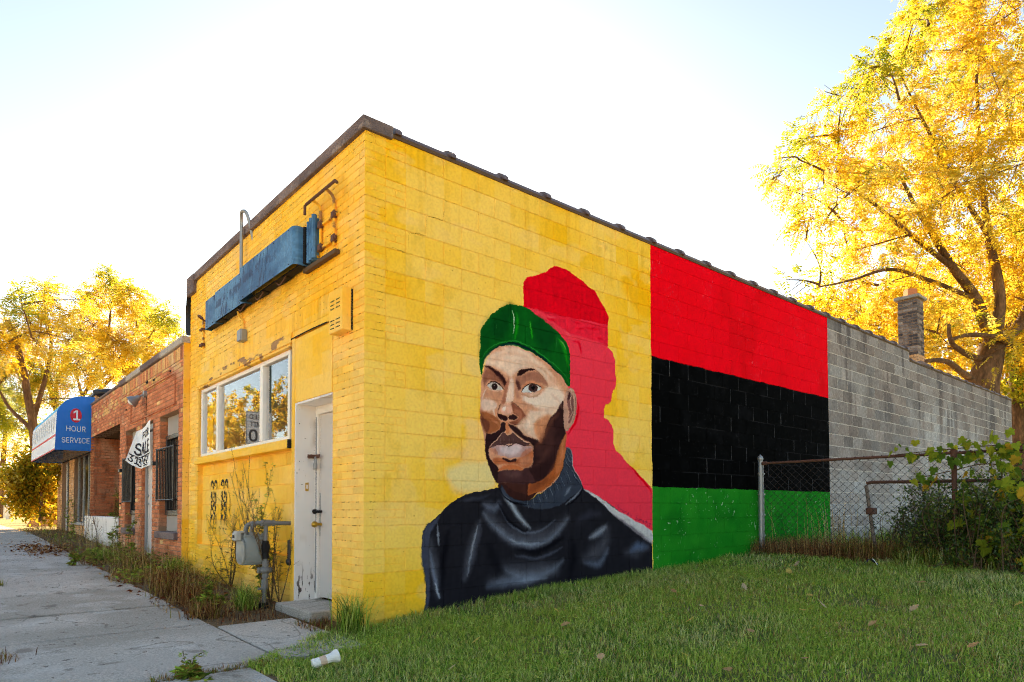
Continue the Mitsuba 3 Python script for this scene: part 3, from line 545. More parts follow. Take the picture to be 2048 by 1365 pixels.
class MB:
    """Collects boxes, tubes, sheets and lathes into one mesh."""
    def __init__(self): self.v, self.f, self.n, self.c = [], [], 0, []
    def add(self, v, f, col=None):
        v = np.asarray(v, float); f = np.asarray(f, int)
        if f.shape[1] == 4: f = np.vstack([f[:, [0, 1, 2]], f[:, [0, 2, 3]]])
        self.v.append(v); self.f.append(f + self.n); self.n += len(v)
        if col is not None: self.c.append(np.broadcast_to(np.asarray(col, float), (len(v), 3)))
        return self
    def box(self, x0, x1, y0, y1, z0, z1, ch=0.0, col=None):
        if ch <= 0:
            v = [[x, y, z] for x in (x0, x1) for y in (y0, y1) for z in (z0, z1)]
            return self.add(v, [[0, 1, 3, 2], [4, 6, 7, 5], [0, 4, 5, 1], [2, 3, 7, 6], [0, 2, 6, 4], [1, 5, 7, 3]], col)
        pts = []
        for sx in (0, 1):
            for sy in (0, 1):
                for sz in (0, 1):
                    X, Y, Z = (x0, x1)[sx], (y0, y1)[sy], (z0, z1)[sz]
                    dx, dy, dz = (ch, -ch)[sx], (ch, -ch)[sy], (ch, -ch)[sz]
                    pts += [[X, Y + dy, Z + dz], [X + dx, Y, Z + dz], [X + dx, Y + dy, Z]]
        h = trimesh.convex.convex_hull(np.array(pts))
        return self.add(h.vertices, h.faces, col)
    def tube(self, pts, rad, sides=8, caps=True, col=None):
        p = np.asarray(pts, float); m = len(p)
        r = np.broadcast_to(np.asarray(rad, float), (m,))
        t = np.gradient(p, axis=0); t /= np.linalg.norm(t, axis=1, keepdims=True) + 1e-12
        a = np.cross(t[0], [0, 0, 1.0] if abs(t[0][2]) < 0.9 else [1.0, 0, 0]); a /= np.linalg.norm(a)
        A = []
        for k in range(m):
            a = a - t[k] * (a @ t[k]); a /= np.linalg.norm(a) + 1e-12; A.append(a)
        A = np.array(A); Bv = np.cross(t, A); ang = np.arange(sides) * 2 * np.pi / sides
        v = p[:, None] + r[:, None, None] * (np.cos(ang)[None, :, None] * A[:, None] + np.sin(ang)[None, :, None] * Bv[:, None])
        i, j = np.meshgrid(np.arange(m - 1), np.arange(sides), indexing='ij')
        q = np.stack([i * sides + j, i * sides + (j + 1) % sides, (i + 1) * sides + (j + 1) % sides, (i + 1) * sides + j], -1).reshape(-1, 4)
        v = v.reshape(-1, 3); f = np.vstack([q[:, [0, 1, 2]], q[:, [0, 2, 3]]])
        if caps:
            v = np.vstack([v, p[0], p[-1]]); k = np.arange(sides); b = (m - 1) * sides
            f = np.vstack([f, np.stack([k * 0 + m * sides, (k + 1) % sides, k], 1), np.stack([k * 0 + m * sides + 1, b + k, b + (k + 1) % sides], 1)])
        return self.add(v, f, col)
    def quad(self, a, b, c, d, col=None): return self.add([a, b, c, d], [[0, 1, 2, 3]], col)
    def mesh(self, m, M=None, col=None):
        v = np.asarray(m.vertices, float)
        if M is not None: v = v @ np.asarray(M)[:3, :3].T + np.asarray(M)[:3, 3]
        return self.add(v, m.faces, col)
    def out(self): return np.vstack(self.v), np.vstack(self.f)


def shape(mb, mat, smooth=False, uv=None):
    v, f = mb.out() if isinstance(mb, MB) else mb
    if isinstance(mb, MB) and mb.c:
        return mikit.ply((v, f), mat, smooth=smooth if smooth in (False, True) else False, color=np.vstack(mb.c))
    if uv is not None:
        return mikit.ply((v, f), mat, smooth=False, uv=np.broadcast_to(np.asarray(uv, float), (len(v), 2)))
    return mikit.ply((v, f), mat, smooth=smooth)


def put(key, mb, mat, smooth=False, uv=None, kind=None, label=None):
    """One entry of the scene, under a key that is free."""
    parent, _, name = key.rpartition('__')
    key = (parent + '__' if parent else '') + numbered(key).rpartition('__')[2]
    scene[key] = shape(mb, mat, smooth, uv)
    if kind or label: labels[key] = {k: x for k, x in (('kind', kind), ('label', label)) if x}
    return key


def thing(name, label, category, group=None):
    key = numbered(name)
    labels[key] = {'label': label, 'category': category}
    if group: labels[key]['group'] = group
    return key


def solo(name, label, category, mb, mat, group=None, **kw):
    key = thing(name, label, category, group); scene[key] = shape(mb, mat, **kw); return key


def structure(name, **kw):
    key = numbered(name); labels[key] = {'kind': 'structure', **kw}
    return key


def curve(pts, n=6):
    """A smooth line through the points."""
    P = np.asarray(pts, float); out = []
    for i in range(len(P) - 1):
        a, b, c, d = P[max(i - 1, 0)], P[i], P[i + 1], P[min(i + 2, len(P) - 1)]
        for k in range(n):
            t = k / n; out.append(0.5 * ((2 * b) + (c - a) * t + (2 * a - 5 * b + 4 * c - d) * t * t + (3 * b - a - 3 * c + d) * t ** 3))
    return np.array(out + [P[-1]])


def px_area(p, n, area):
    """How large a small face at p with normal n shows in a 2048 pixel wide picture."""
    d = np.asarray(p) - EYE; D = np.linalg.norm(d); depth = d @ _f
    if depth < 0.3 or abs((d @ RIGHT) / depth) > 0.80: return 0.0
    return area * abs(d @ n) / D * (FPX / depth) ** 2


def front(u, d, z): return np.array([-d, u, z])           # the street fronts face -x
def side(u, d, z): return np.array([u, -d, z])            # the long wall faces -y
NF, NS = np.array([-1.0, 0, 0]), np.array([0, -1.0, 0])


def piece(u0, u1, z0, z1, at, d0, d1, ch=0.003, jit=0.0012, cap=(False, False)):
    """A brick or block laid in a wall: its face stands d1 proud of the wall's plane, its back lies at d0."""
    j = lambda: rng.uniform(-jit, jit)
    dd = d1 + rng.uniform(-jit, jit)
    back = [(u0, z0), (u1, z0), (u1, z1), (u0, z1)]
    e = [(u0 + j(), z0 + j()), (u1 + j(), z0 + j()), (u1 + j(), z1 + j()), (u0 + j(), z1 + j())]
    s = [(1, 1), (-1, 1), (-1, -1), (1, -1)]
    v = [at(u, d0, z) for u, z in back] + [at(u, dd - ch, z) for u, z in e] + [at(u + sx * ch, dd, z + sz * ch) for (u, z), (sx, sz) in zip(e, s)]
    f = [[8, 9, 10, 11]] + [[4 + k, 4 + (k + 1) % 4, 8 + (k + 1) % 4, 8 + k] for k in range(4)] + [[k, (k + 1) % 4, 4 + (k + 1) % 4, 4 + k] for k in range(4)]
    return np.array(v), np.array(f)


def lay(holder, name, rest, pieces, at, nrm, d0, d1, mat, uvf, most=300, joint=0.008, ch=0.003, jit=0.0012):
    """The pieces (u0, u1, z0, z1) of a wall: the 'most' that show largest each an entry, the others joined as one part that is stuff."""
    made = []
    for (u0, u1, z0, z1) in pieces:
        h = joint / 2
        if u1 - u0 < 0.02 or z1 - z0 < 0.02: continue
        v, f = piece(u0 + h, u1 - h, z0 + h, z1 - h, at, d0, d1, ch, jit)
        made.append((px_area(at((u0 + u1) / 2, d1, (z0 + z1) / 2), nrm, (u1 - u0) * (z1 - z0)), v, f, uvf(u0, z0)))
    made.sort(key=lambda m: -m[0])
    for a, v, f, uv in made[:most]: put(f'{holder}__{name}', (v, f), mat, uv=uv)
    if len(made) > most:
        mb, uvs = MB(), []
        for a, v, f, uv in made[most:]: mb.add(v, f); uvs.append(np.broadcast_to(uv, (len(v), 2)))
        put(f'{holder}__{rest}', mb.out(), mat, uv=np.vstack(uvs), kind='stuff')


def cut(pieces, holes):
    """Takes rectangles (u0, u1, z0, z1) out of laid pieces."""
    for (a0, a1, b0, b1) in holes:
        out = []
        for (u0, u1, z0, z1) in pieces:
            if u1 <= a0 or u0 >= a1 or z1 <= b0 + 0.02 or z0 >= b1 - 0.02: out.append((u0, u1, z0, z1)); continue
            if u0 < a0 - 0.025: out.append((u0, a0, z0, z1))
            if u1 > a1 + 0.025: out.append((a1, u1, z0, z1))
            if z0 < b0 - 0.025: out.append((max(u0, a0), min(u1, a1), z0, b0))
            if z1 > b1 + 0.025: out.append((max(u0, a0), min(u1, a1), b1, z1))
        pieces = out
    return pieces


def courses(u0, u1, z0, z1, h, length, off=0.0, shift=0.5):
    """A running bond over the rectangle; the grid starts at u0 + off and z = 0."""
    out = []
    for k in range(math.floor(z0 / h), math.ceil(z1 / h)):
        a = u0 + off - length * 2 + (length * shift if k % 2 else 0)
        while a < u1:
            q = (max(a, u0), min(a + length, u1), max(k * h, z0), min((k + 1) * h, z1))
            if q[1] - q[0] > 0.02 and q[3] - q[2] > 0.02: out.append(q)
            a += length
    return out


# ---------------------------------------------------------------- ground, lawn, pavement, street
WX, WZ = [-0.9, -0.3, 0, 0.62, 2, 3.95, 6.2, 9, 15, 25, 60], [-0.07, -0.05, -0.03, 0.03, 0.11, 0.175, 0.275, 0.30, 0.36, 0.42, 0.45]
def street_z(y): return -0.06 + 0.024 * np.clip(y, 0, 16.5) + 0.006 * np.clip(y, -20, 0)
def ground_z(x, y):
    x, y = np.asarray(x, float), np.asarray(y, float)
    s = street_z(y) - 0.012
    road = s - 0.16 * np.clip((-3.35 - x) / 0.02, 0, 1) + 0.16 * np.clip((-14.0 - x) / 0.02, 0, 1)
    lawn = np.interp(x, WX, WZ) - 0.02
    t = np.clip((x + 0.95) / 0.12, 0, 1)
    n = meshkit.fbm(np.stack([x * 1.3, y * 1.3, x * 0], -1), 3, 4) * 0.05 - 0.025
    w = np.where(y < 0.2, t, np.where(y > 6, 0.0, 0.0))
    return np.where(x < -0.95, road, (1 - w) * s + w * (lawn + n))


gx = np.unique(np.concatenate([[-900, -300, -120, -60, -30, -20, -14.05, -14.0, -9, -3.37, -3.35], np.arange(-3.3, 12, 0.15), np.arange(12, 30, 0.8), [30, 45, 70, 120, 300, 900]]))
gy = np.unique(np.concatenate([[-900, -300, -120, -60, -30, -20, -12], np.arange(-10, 2, 0.15), np.arange(2, 24, 0.6), [24, 30, 45, 70, 120, 300, 900]]))
GX, GY = np.meshgrid(gx, gy, indexing='ij')
gv = np.stack([GX, GY, ground_z(GX, GY)], -1).reshape(-1, 3)
i, j = np.meshgrid(np.arange(len(gx) - 1), np.arange(len(gy) - 1), indexing='ij'); w_ = len(gy)
gf = np.stack([i * w_ + j, (i + 1) * w_ + j, (i + 1) * w_ + j + 1, i * w_ + j + 1], -1).reshape(-1, 4)
structure('ground'); scene['ground'] = shape((gv, gf), M_SOIL, True)
mb = MB()
ys = np.concatenate([[-300, -60, -20], np.arange(0, 18, 1.5), [18, 40, 300]])
for a, b in zip(ys[:-1], ys[1:]):
    za, zb = street_z(a) - 0.155, street_z(b) - 0.155
    mb.quad([-13.9, a, za], [-3.5, a, za], [-3.5, b, zb], [-13.9, b, zb])
structure('road'); scene['road'] = mikit.ply(mb.out(), M_ASPH)
mb = MB()
for a, b in zip(ys[:-1], ys[1:]):
    for x0, x1 in ((-3.5, -3.34), (-14.05, -13.89)):
        za, zb = street_z(a), street_z(b)
        v = [[x, y, z + dz] for (y, z) in ((a, za), (b, zb)) for x in (x0, x1) for dz in (-0.3, 0.005)]
        mb.add(v, [[0, 1, 3, 2], [4, 6, 7, 5], [0, 4, 5, 1], [2, 3, 7, 6], [1, 5, 7, 3]])
structure('kerb'); scene['kerb'] = mikit.ply(mb.out(), M_CONC, uv=np.full((mb.n, 2), [0.4, 0.0]))


def slab(x0, x1, y0, y1, tone, dz=0.0, tilt=0.0):
    """A cast pavement slab with rounded arrises, lying on the slope of the street."""
    e = 0.012; v, f = [], []
    nx, ny = 7, 7
    xs = np.concatenate([[x0, x0 + e], np.linspace(x0, x1, nx)[1:-1], [x1 - e, x1]]); ysl = np.concatenate([[y0, y0 + e], np.linspace(y0, y1, ny)[1:-1], [y1 - e, y1]])
    X, Y = np.meshgrid(xs, ysl, indexing='ij')
    Z = street_z(Y) + dz + tilt * (X - x0) + 0.004 * (meshkit.fbm(np.stack([X * 2, Y * 2, X * 0 + x0], -1), 2) - 0.5)
    edge = (X <= x0 + 1e-6) | (X >= x1 - 1e-6) | (Y <= y0 + 1e-6) | (Y >= y1 - 1e-6)
    Z = Z - edge * 0.008
    m = len(ysl); I, J = np.meshgrid(np.arange(len(xs) - 1), np.arange(m - 1), indexing='ij')
    q = np.stack([I * m + J, (I + 1) * m + J, (I + 1) * m + J + 1, I * m + J + 1], -1).reshape(-1, 4)
    v = np.stack([X, Y, Z], -1).reshape(-1, 3)
    ring = [0 * m + k for k in range(m)] + [k * m + m - 1 for k in range(1, len(xs))] + [(len(xs) - 1) * m + k for k in range(m - 2, -1, -1)] + [k * m for k in range(len(xs) - 2, 0, -1)]
    low = v[ring] - [0, 0, 0.09]; n0 = len(v); L = len(ring)
    q2 = np.array([[ring[k], ring[(k + 1) % L], n0 + (k + 1) % L, n0 + k] for k in range(L)])
    put('sidewalk__slab', (np.vstack([v, low]), np.vstack([q, q2])), M_CONC, uv=(tone, 0.0))


structure('sidewalk')
JY = [-9.2, -7.5, -5.8, -4.1, -2.4, -0.66, 1.06, 2.28, 3.72, 5.85, 7.6, 9.4, 11.2, 13.0, 14.8, 16.6, 18.4, 20.4, 22.6, 25, 28, 32, 38, 46, 60, 90]
for k in range(len(JY) - 1):
    wide = JY[k + 1] > -2 and JY[k] < 1
    g = 0.02 if not (JY[k + 1] == -0.66) else 0.035
    slab(-2.95, -0.925 if JY[k] > -1 else -1.17, JY[k] + 0.006, JY[k + 1] - g, rng.uniform(0.3, 0.9), rng.uniform(-0.006, 0.006))
slab(-0.91, -0.26, -0.60, 0.86, 0.75, 0.004)
slab(-0.91, -0.30, 0.875, 1.42, 0.4, -0.018)

# ---------------------------------------------------------------- the painted corner building
PB = thing('corner_building', 'yellow painted single storey corner building with a portrait mural on its long block side wall', 'building')
TOP = 21 * B; XG = 8.89; XE = 20.9; XSTEP = 12.78; YF = 5.27
SW = f'{PB}__side_wall'
mb = MB().box(0.006, XG, 0.005, 0.2, -0.4, TOP)
put(SW, mb, M_MURAL)
RW = f'{PB}__bare_wall'
mb = MB().box(XG + 0.001, XSTEP, 0.004, 0.2, -0.4, TOP).box(XSTEP, XE - 0.004, 0.004, 0.2, -0.4, TOP - B)
put(RW, mb, M_MORTAR, label='unpainted grey concrete block stretch at the back of the side wall')
quoin, blocks, grey = [], [], []
for k in range(-2, 21):
    s0 = 0.2032 if k % 2 else 0.4064
    for c in range(3):
        z0, z1 = k * B + c * BR, k * B + (c + 1) * BR
        if z0 > 4.21: continue
        if k % 2: q = [0, 0.1016, 0.2032] if c % 2 == 0 else [0, 0.2032]
        else: q = [0, 0.2032, 0.4064] if c % 2 == 0 else [0, 0.1016, 0.3048, 0.4064]
        quoin += [(a, b, z0, z1) for a, b in zip(q[:-1], q[1:])]
    a = s0 if k % 2 else s0 + (0.2032 + 0.206 - 0.4064)
    if k % 2 == 0: a = 0.4064
    n = 0
    while a < XE - 0.01:
        e = (0.2032 if k % 2 else 0.2032 + 0.206) + PITCH_BLK * (n + 1); n += 1
        e = min(e, XE)
        if a < XG - 0.02:
            if XG - e < 0.06: e = XG
            if e > XG: blocks.append((a, XG, k * B, (k + 1) * B)); a = XG; grey.append((XG, e, k * B, (k + 1) * B)) if e - XG > 0.03 else None
            else: blocks.append((a, e, k * B, (k + 1) * B))
        elif not (k == 20 and e > XSTEP + 0.05):
            grey.append((a, min(e, XSTEP) if k == 20 else e, k * B, (k + 1) * B))
        a = e
lay(SW, 'brick', 'brickwork', quoin, side, NS, -0.006, 0.0, M_MURAL, lambda u, z: (rng.uniform(), 0.0), 400, 0.004, 0.002, 0.0008)
lay(SW, 'block', 'blockwork', blocks, side, NS, -0.006, 0.0, M_MURAL, lambda u, z: (rng.uniform(), 0.0), 300, 0.0045, 0.002, 0.0008)
lay(RW, 'block', 'blockwork', grey, side, NS, -0.006, 0.0, M_GREY, lambda u, z: (np.clip(rng.normal(0.45, 0.25), 0, 1), rng.uniform()), 300, 0.012, 0.003)
# the street front
FW = f'{PB}__front_wall'
mb = MB()
DOOR = (0.602, 1.43); WINY = (1.62, 4.80)
# mortar backing, in four pieces round the openings
mb.box(0.0045, 0.2, 0.2, 0.6, -0.4, 4.22).box(0.0055, 0.2, 0.004, 0.2, -0.4, 4.22)
mb.box(0.0045, 0.2, 0.6, 4.84, 2.75, 4.22).box(0.0045, 0.2, 4.84, YF, -0.4, 4.22).box(0.0045, 0.2, 1.52, 4.84, -0.4, 0.47)
put(FW, mb, M_YELLOW, uv=(0.3, 0.0))
holes = [(0.60, 1.52, -0.5, 2.76), (1.52, 4.84, 0.47, 2.76)]
bricks = cut(courses(0, YF, -0.0677 * 4, 4.21, BR, 0.2032, 0.0, 0.5), holes)
band = [(u0, u1, z0, z1) for (u0, u1, z0, z1) in bricks if not (z0 > 2.74 and z1 < 2.98)]
sold = [(u, min(u + BR, YF), 2.776, 2.98) for u in np.arange(0.60, 4.9, BR)]
bricks = cut(band, [(0.60, 4.93, 2.776, 2.98)]) + cut([b for b in bricks if b not in band], [(0.60, 4.93, 2.5, 2.99)]) + sold
lay(FW, 'brick', 'brickwork', bricks, front, NF, -0.005, 0.0, M_YELLOW, lambda u, z: (rng.uniform(), 0.0), 300, 0.0055, 0.0022, 0.001)
# painted block infill under the window, set back from the brick
cm = courses(1.52, 4.84, 0.47, 1.56, B, PITCH_BLK, 0.1)
put(f'{FW}__infill', MB().box(0.072, 0.2, 1.52, 4.84, 0.47, 1.60), M_YELLOW, uv=(0.4, 0.6))
lay(FW, 'block', 'blockwork', cm, front, NF, -0.074, -0.066, M_YELLOW, lambda u, z: (rng.uniform(), 0.6), 300, 0.006, 0.003)
put(f'{FW}__ledge', MB().box(-0.002, 0.075, 1.52, 4.84, 0.44, 0.472, 0.004), M_YELLOW, uv=(0.2, 0.6))
put(f'{FW}__post', MB().box(-0.012, 0.12, 1.445, 1.515, -0.1, 2.70, 0.004), M_YELLOW, uv=(0.2, 0.6))
put(f'{FW}__lintel_board', MB().box(-0.022, 0.06, 1.53, 4.86, 2.665, 2.77, 0.005), M_YELLOW, uv=(0.3, 0.9), label='flaking yellow painted board over the window')
put(f'{FW}__lintel_board', MB().box(-0.012, 0.06, 1.56, 4.84, 2.635, 2.664, 0.004), M_YELLOW, uv=(0.3, 0.9))
put(f'{FW}__door_panel', MB().box(-0.004, 0.05, 0.605, 1.5, 2.035, 2.69, 0.003), M_YELLOW, uv=(0.55, 0.6), label='plain yellow panel above the white door')
put(f'{FW}__door_panel', MB().box(0.004, 0.05, 0.605, 1.53, 2.712, 2.774, 0.003), M_YELLOW, uv=(0.6, 0.6))
put(f'{FW}__cable', MB().tube(curve([[-0.012, 0.70, 2.70], [-0.014, 1.1, 2.706], [-0.014, 1.53, 2.70]]), 0.006, 6), M_DARK)
# the window
WN = f'{PB}__window'
y0, y1, z0, z1 = 1.665, 4.80, 1.675, 2.63
cols = [y0, 2.47, 4.06, y1]
fr = MB()
fr.box(0.03, 0.10, y0, y1, z0, z0 + 0.05, 0.004).box(0.03, 0.10, y0, y1, z1 - 0.05, z1, 0.004)
fr.box(0.028, 0.10, y0, y0 + 0.055, z0 + 0.05, z1 - 0.05, 0.004).box(0.028, 0.10, y1 - 0.055, y1, z0 + 0.05, z1 - 0.05, 0.004)
put(f'{WN}__frame', fr, M_PAINT)
for c in cols[1:3]: put(f'{WN}__mullion', MB().box(0.022, 0.10, c - 0.045, c + 0.045, z0 + 0.051, z1 - 0.051, 0.004), M_PAINT)
for a, b in zip(cols[:-1], cols[1:]):
    m_ = MB(); e = 0.045
    put(f'{WN}__pane', MB().quad([0.062, a + e, z0 + 0.05], [0.062, b - e, z0 + 0.05], [0.062, b - e, z1 - 0.05], [0.062, a + e, z1 - 0.05]), 'mat_glass')
put(f'{WN}__sill', MB().box(-0.05, 0.05, 1.545, 4.84, 1.575, 1.672, 0.006), M_YELLOW, uv=(0.5, 0.6))
put(f'{WN}__sill__bracket', MB().box(-0.045, 0.02, 1.52, 1.543, 1.58, 1.67, 0.002), M_DARK)
put(f'{PB}__interior', MB().box(0.34, 3.0, 1.55, 4.9, 1.2, 2.9), M_INNER)
# the door, deep in its recess
DR = f'{PB}__door'
dx = 0.235
put(f'{DR}__jamb', MB().box(-0.006, dx + 0.05, 1.425, 1.443, -0.02, 2.03, 0.002), M_WHITE, label='white jamb panel with scuffs and peeling paint')
put(f'{DR}__soffit', MB().box(0.0, dx + 0.05, 0.603, 1.425, 2.012, 2.033, 0.002), M_WHITE)
fr = MB().box(dx - 0.03, dx + 0.05, 1.375, 1.424, 0.04, 2.01, 0.004).box(dx - 0.03, dx + 0.05, 0.603, 1.375, 1.93, 2.01, 0.004)
put(f'{DR}__frame', fr, M_PAINT)
put(f'{DR}__leaf', MB().box(dx, dx + 0.045, 0.603, 1.37, 0.06, 1.926, 0.003), M_GREYDOOR)
put(f'{DR}__stop', MB().box(dx - 0.034, dx - 0.03, 1.384, 1.408, 0.1, 1.9), M_GALV)
put(f'{DR}__bell_plate', MB().box(0.10, 0.135, 1.419, 1.425, 1.14, 1.225, 0.001), M_BRASS)
put(f'{DR}__bell_plate__button', MB().box(0.108, 0.127, 1.414, 1.419, 1.16, 1.205, 0.002), M_PAINT)
put(f'{DR}__hasp', MB().box(0.12, dx + 0.005, 1.405, 1.4245, 1.475, 1.515, 0.003).box(dx - 0.042, dx - 0.034, 1.30, 1.41, 1.475, 1.515, 0.003), M_RUST)
pl = MB().box(dx - 0.075, dx - 0.048, 1.33, 1.385, 1.36, 1.425, 0.006)
pl.tube(curve([[dx - 0.06, 1.342, 1.42], [dx - 0.06, 1.342, 1.47], [dx - 0.06, 1.357, 1.49], [dx - 0.06, 1.373, 1.47], [dx - 0.06, 1.373, 1.42]]), 0.006, 6)
put(f'{DR}__padlock', pl, M_GALV)
ball = trimesh.creation.icosphere(2, 0.032)
for zz, r, mm, nm in ((0.80, 0.032, M_BRASS, 'knob'), (0.93, 0.026, M_DARK, 'deadbolt')):
    k_ = MB().mesh(ball, [[r / 0.032, 0, 0, dx - 0.075], [0, r / 0.032, 0, 1.33], [0, 0, r / 0.032, zz]]).tube([[dx - 0.07, 1.33, zz], [dx, 1.33, zz]], 0.014, 8)
    put(f'{DR}__{nm}', k_, mm, smooth=40)
put(f'{DR}__edge_plate', MB().box(dx - 0.004, dx + 0.0, 1.352, 1.372, 0.68, 1.12), M_GALV)
for zz, h in ((1.62, 0.09), (1.40, 0.16)):
    put(f'{DR}__sticker', MB().box(dx - 0.003, dx, 0.70, 0.81, zz, zz + h), M_PAINT)
    put(f'{DR}__sticker__print', MB().box(dx - 0.005, dx - 0.003, 0.755, 0.80, zz + 0.015, zz + h - 0.015), M_GREENP)
put(f'{DR}__step', MB().box(-0.20, dx + 0.05, 0.603, 1.44, -0.4, 0.035, 0.012), M_CONC, uv=(0.35, 0.0))
# inner reveal of the recess at the pier
put(f'{FW}__reveal', MB().box(0.2, dx + 0.05, 0.55, 0.599, -0.1, 2.03), M_YELLOW, uv=(0.4, 0.6))
# copings
CP = f'{PB}__coping'
for a, b in ((-0.035, 0.92), (0.925, 1.86), (1.865, 2.9), (2.905, 3.85), (3.855, 4.98)):
    put(f'{CP}__stone', MB().box(-0.035, 0.26, a, b, 4.222, 4.333, 0.006), M_CONC, uv=(0.5, 1.0))
put(f'{CP}__stone', MB().box(-0.05, 0.25, 4.985, 5.32, 4.06, 4.33, 0.012), M_CONC, uv=(0.5, 1.0))
tile_x = [0.285, 0.88, 1.53, 2.137, 2.745, 3.37, 3.975, 4.578, 5.204, 5.825] + list(np.arange(6.44, 12.7, 0.615))


def half_tile(x0, x1, zb, r=0.115, h=0.075, n=9, lip=0.0):
    a = np.linspace(0, np.pi, n); y = 0.10 - np.cos(a) * (r + lip); z = zb + np.sin(a) * (h + lip)
    v = [[x, yy, zz] for x in (x0, x1) for yy, zz in zip(y, z)]
    f = [[k, k + 1, n + k + 1, n + k] for k in range(n - 1)] + [[0, n - 1, 2 * n - 1, n]]
    v, f = np.array(v), np.array(f)
    m = MB().add(v, f)
    for x, o in ((x0, 0), (x1, n)):
        m.add(np.vstack([v[o:o + n], [[x, 0.10, zb]]]), [[k, k + 1, n] for k in range(n - 1)])
    return m


put(f'{CP}__bed', MB().box(0.262, XSTEP, -0.012, 0.212, TOP - 0.02, TOP + 0.012), M_WOOD)
put(f'{CP}__bed', MB().box(XSTEP + 0.002, XE, -0.012, 0.212, TOP - B - 0.02, TOP - B + 0.012), M_WOOD)
for x0 in tile_x:
    put(f'{CP}__tile', half_tile(x0 + 0.062, min(x0 + 0.63, XSTEP), TOP + 0.012, r=0.112, h=0.07), M_TILE, smooth=50)
    put(f'{CP}__tile__hub', half_tile(x0, x0 + 0.064, TOP + 0.012, lip=0.024), M_TILE, smooth=50)
for x0 in [XSTEP + 0.03] + list(np.arange(14.15, 20.8, 0.615)):
    put(f'{CP}__tile', half_tile(x0 + 0.062, min(x0 + 0.62, XE), TOP - B + 0.012, h=0.06), M_TILE, smooth=50)
    put(f'{CP}__tile__hub', half_tile(x0, x0 + 0.064, TOP - B + 0.012, h=0.06, lip=0.02), M_TILE, smooth=50)
put(f'{CP}__patch', MB().box(13.5, 14.1, -0.008, 0.212, TOP - B + 0.012, TOP - B + 0.10, 0.02), M_CONC, uv=(0.1, 1.0))
put(f'{PB}__roof', MB().box(0.26, XSTEP + 0.1, 0.2, YF - 0.02, 3.5, 3.95).box(XSTEP + 0.1, XE, 0.2, YF - 0.02, 3.4, 3.75), M_DARK)
put(f'{PB}__back_wall', MB().box(XE - 0.2, XE - 0.003, 0.2, YF, -0.4, TOP - B).box(0.2, XE - 0.2, YF - 0.2, YF, -0.4, 3.95), M_GREY, uv=(0.5, 0.3))
# roofing felt hanging down at the far end of the front
fl = MB()
yy = np.linspace(0, 1, 9)
P = np.array([[[-0.04 + 0.05 * math.sin(5 * t) * s + 0.30 * s, 5.275 + 0.04 + 0.05 * math.sin(3 * t + 2 * s), 4.12 - 0.62 * t] for s in np.linspace(0, 1, 5)] for t in yy])
i, j = np.meshgrid(np.arange(8), np.arange(4), indexing='ij'); q = np.stack([i * 5 + j, (i + 1) * 5 + j, (i + 1) * 5 + j + 1, i * 5 + j + 1], -1).reshape(-1, 4)
v = P.reshape(-1, 3); fl.add(np.vstack([v, v + [0, 0.012, 0]]), np.vstack([q, q[:, ::-1] + 45]))
put(f'{PB}__roofing_flap', fl, M_BLACK, smooth=True)
# the chimney, free-standing behind the parapet
CH = f'{PB}__chimney'
cx0, cx1, cy0, cy1, cz1 = 14.2, 14.63, 0.28, 0.70, 5.78
put(CH, MB().box(cx0 + 0.008, cx1 - 0.008, cy0 + 0.008, cy1 - 0.008, 3.5, cz1), M_MORTAR_TAN)
chb = []
for k in range(int(3.9 / BR), int(cz1 / BR)):
    o = 0.5 if k % 2 else 0
    for (c0, c1, at, nn) in ((cy0, cy1, lambda u, d, z: np.array([cx0 - d, u, z]), NF), (cx0, cx1, lambda u, d, z: np.array([u, cy0 - d, z]), NS)):
        a = c0 + (-0.1 if k % 2 else 0)
        while a < c1 - 0.03:
            u0, u1 = max(a, c0), min(a + 0.2032, c1)
            if u1 - u0 > 0.03:
                v, f = piece(u0 + 0.006, u1 - 0.006, k * BR + 0.006, (k + 1) * BR - 0.006, at, -0.01, 0.0, 0.004, 0.003)
                low = k * BR < 4.45
                put(f'{CH}__brick', (v, f), M_BRICK, uv=(rng.uniform(0.3, 0.7), 0.5) if low else (rng.uniform() ** 1.2, 0.75))
            a += 0.2032
put(f'{CH}__cap', MB().box(cx0 - 0.06, cx1 + 0.06, cy0 - 0.06, cy1 + 0.06, cz1, cz1 + 0.075, 0.012), M_CONC, uv=(0.2, 0.0))
fm = MB(); fm.tube([[14.41, 0.49, cz1 + 0.07], [14.41, 0.49, cz1 + 0.27]], [0.15, 0.145], 4); put(f'{CH}__flue', fm, M_TERRA)

# ---------------------------------------------------------------- things fixed to the painted front
def words(text, height, origin, right, up, depth=0.003, bold=False, squeeze=1.0):
    """Raised lettering: capitals of this height from the origin along 'right'."""
    m = meshkit.text_mesh(text, height, depth, bold)
    r, u = np.array(right, float), np.array(up, float); o = np.cross(r, u)
    v = np.asarray(m.vertices)
    return MB().add(np.array(origin) + v[:, :1] * squeeze * r + v[:, 1:2] * u + v[:, 2:] * o, m.faces)


def text_width(text, height, bold=False): return float(meshkit.text_mesh(text, height, 0.002, bold).bounds[1][0])


SG = thing('sign_cabinet', 'long blue blank metal sign cabinet with peeled lettering along the yellow front', 'sign')


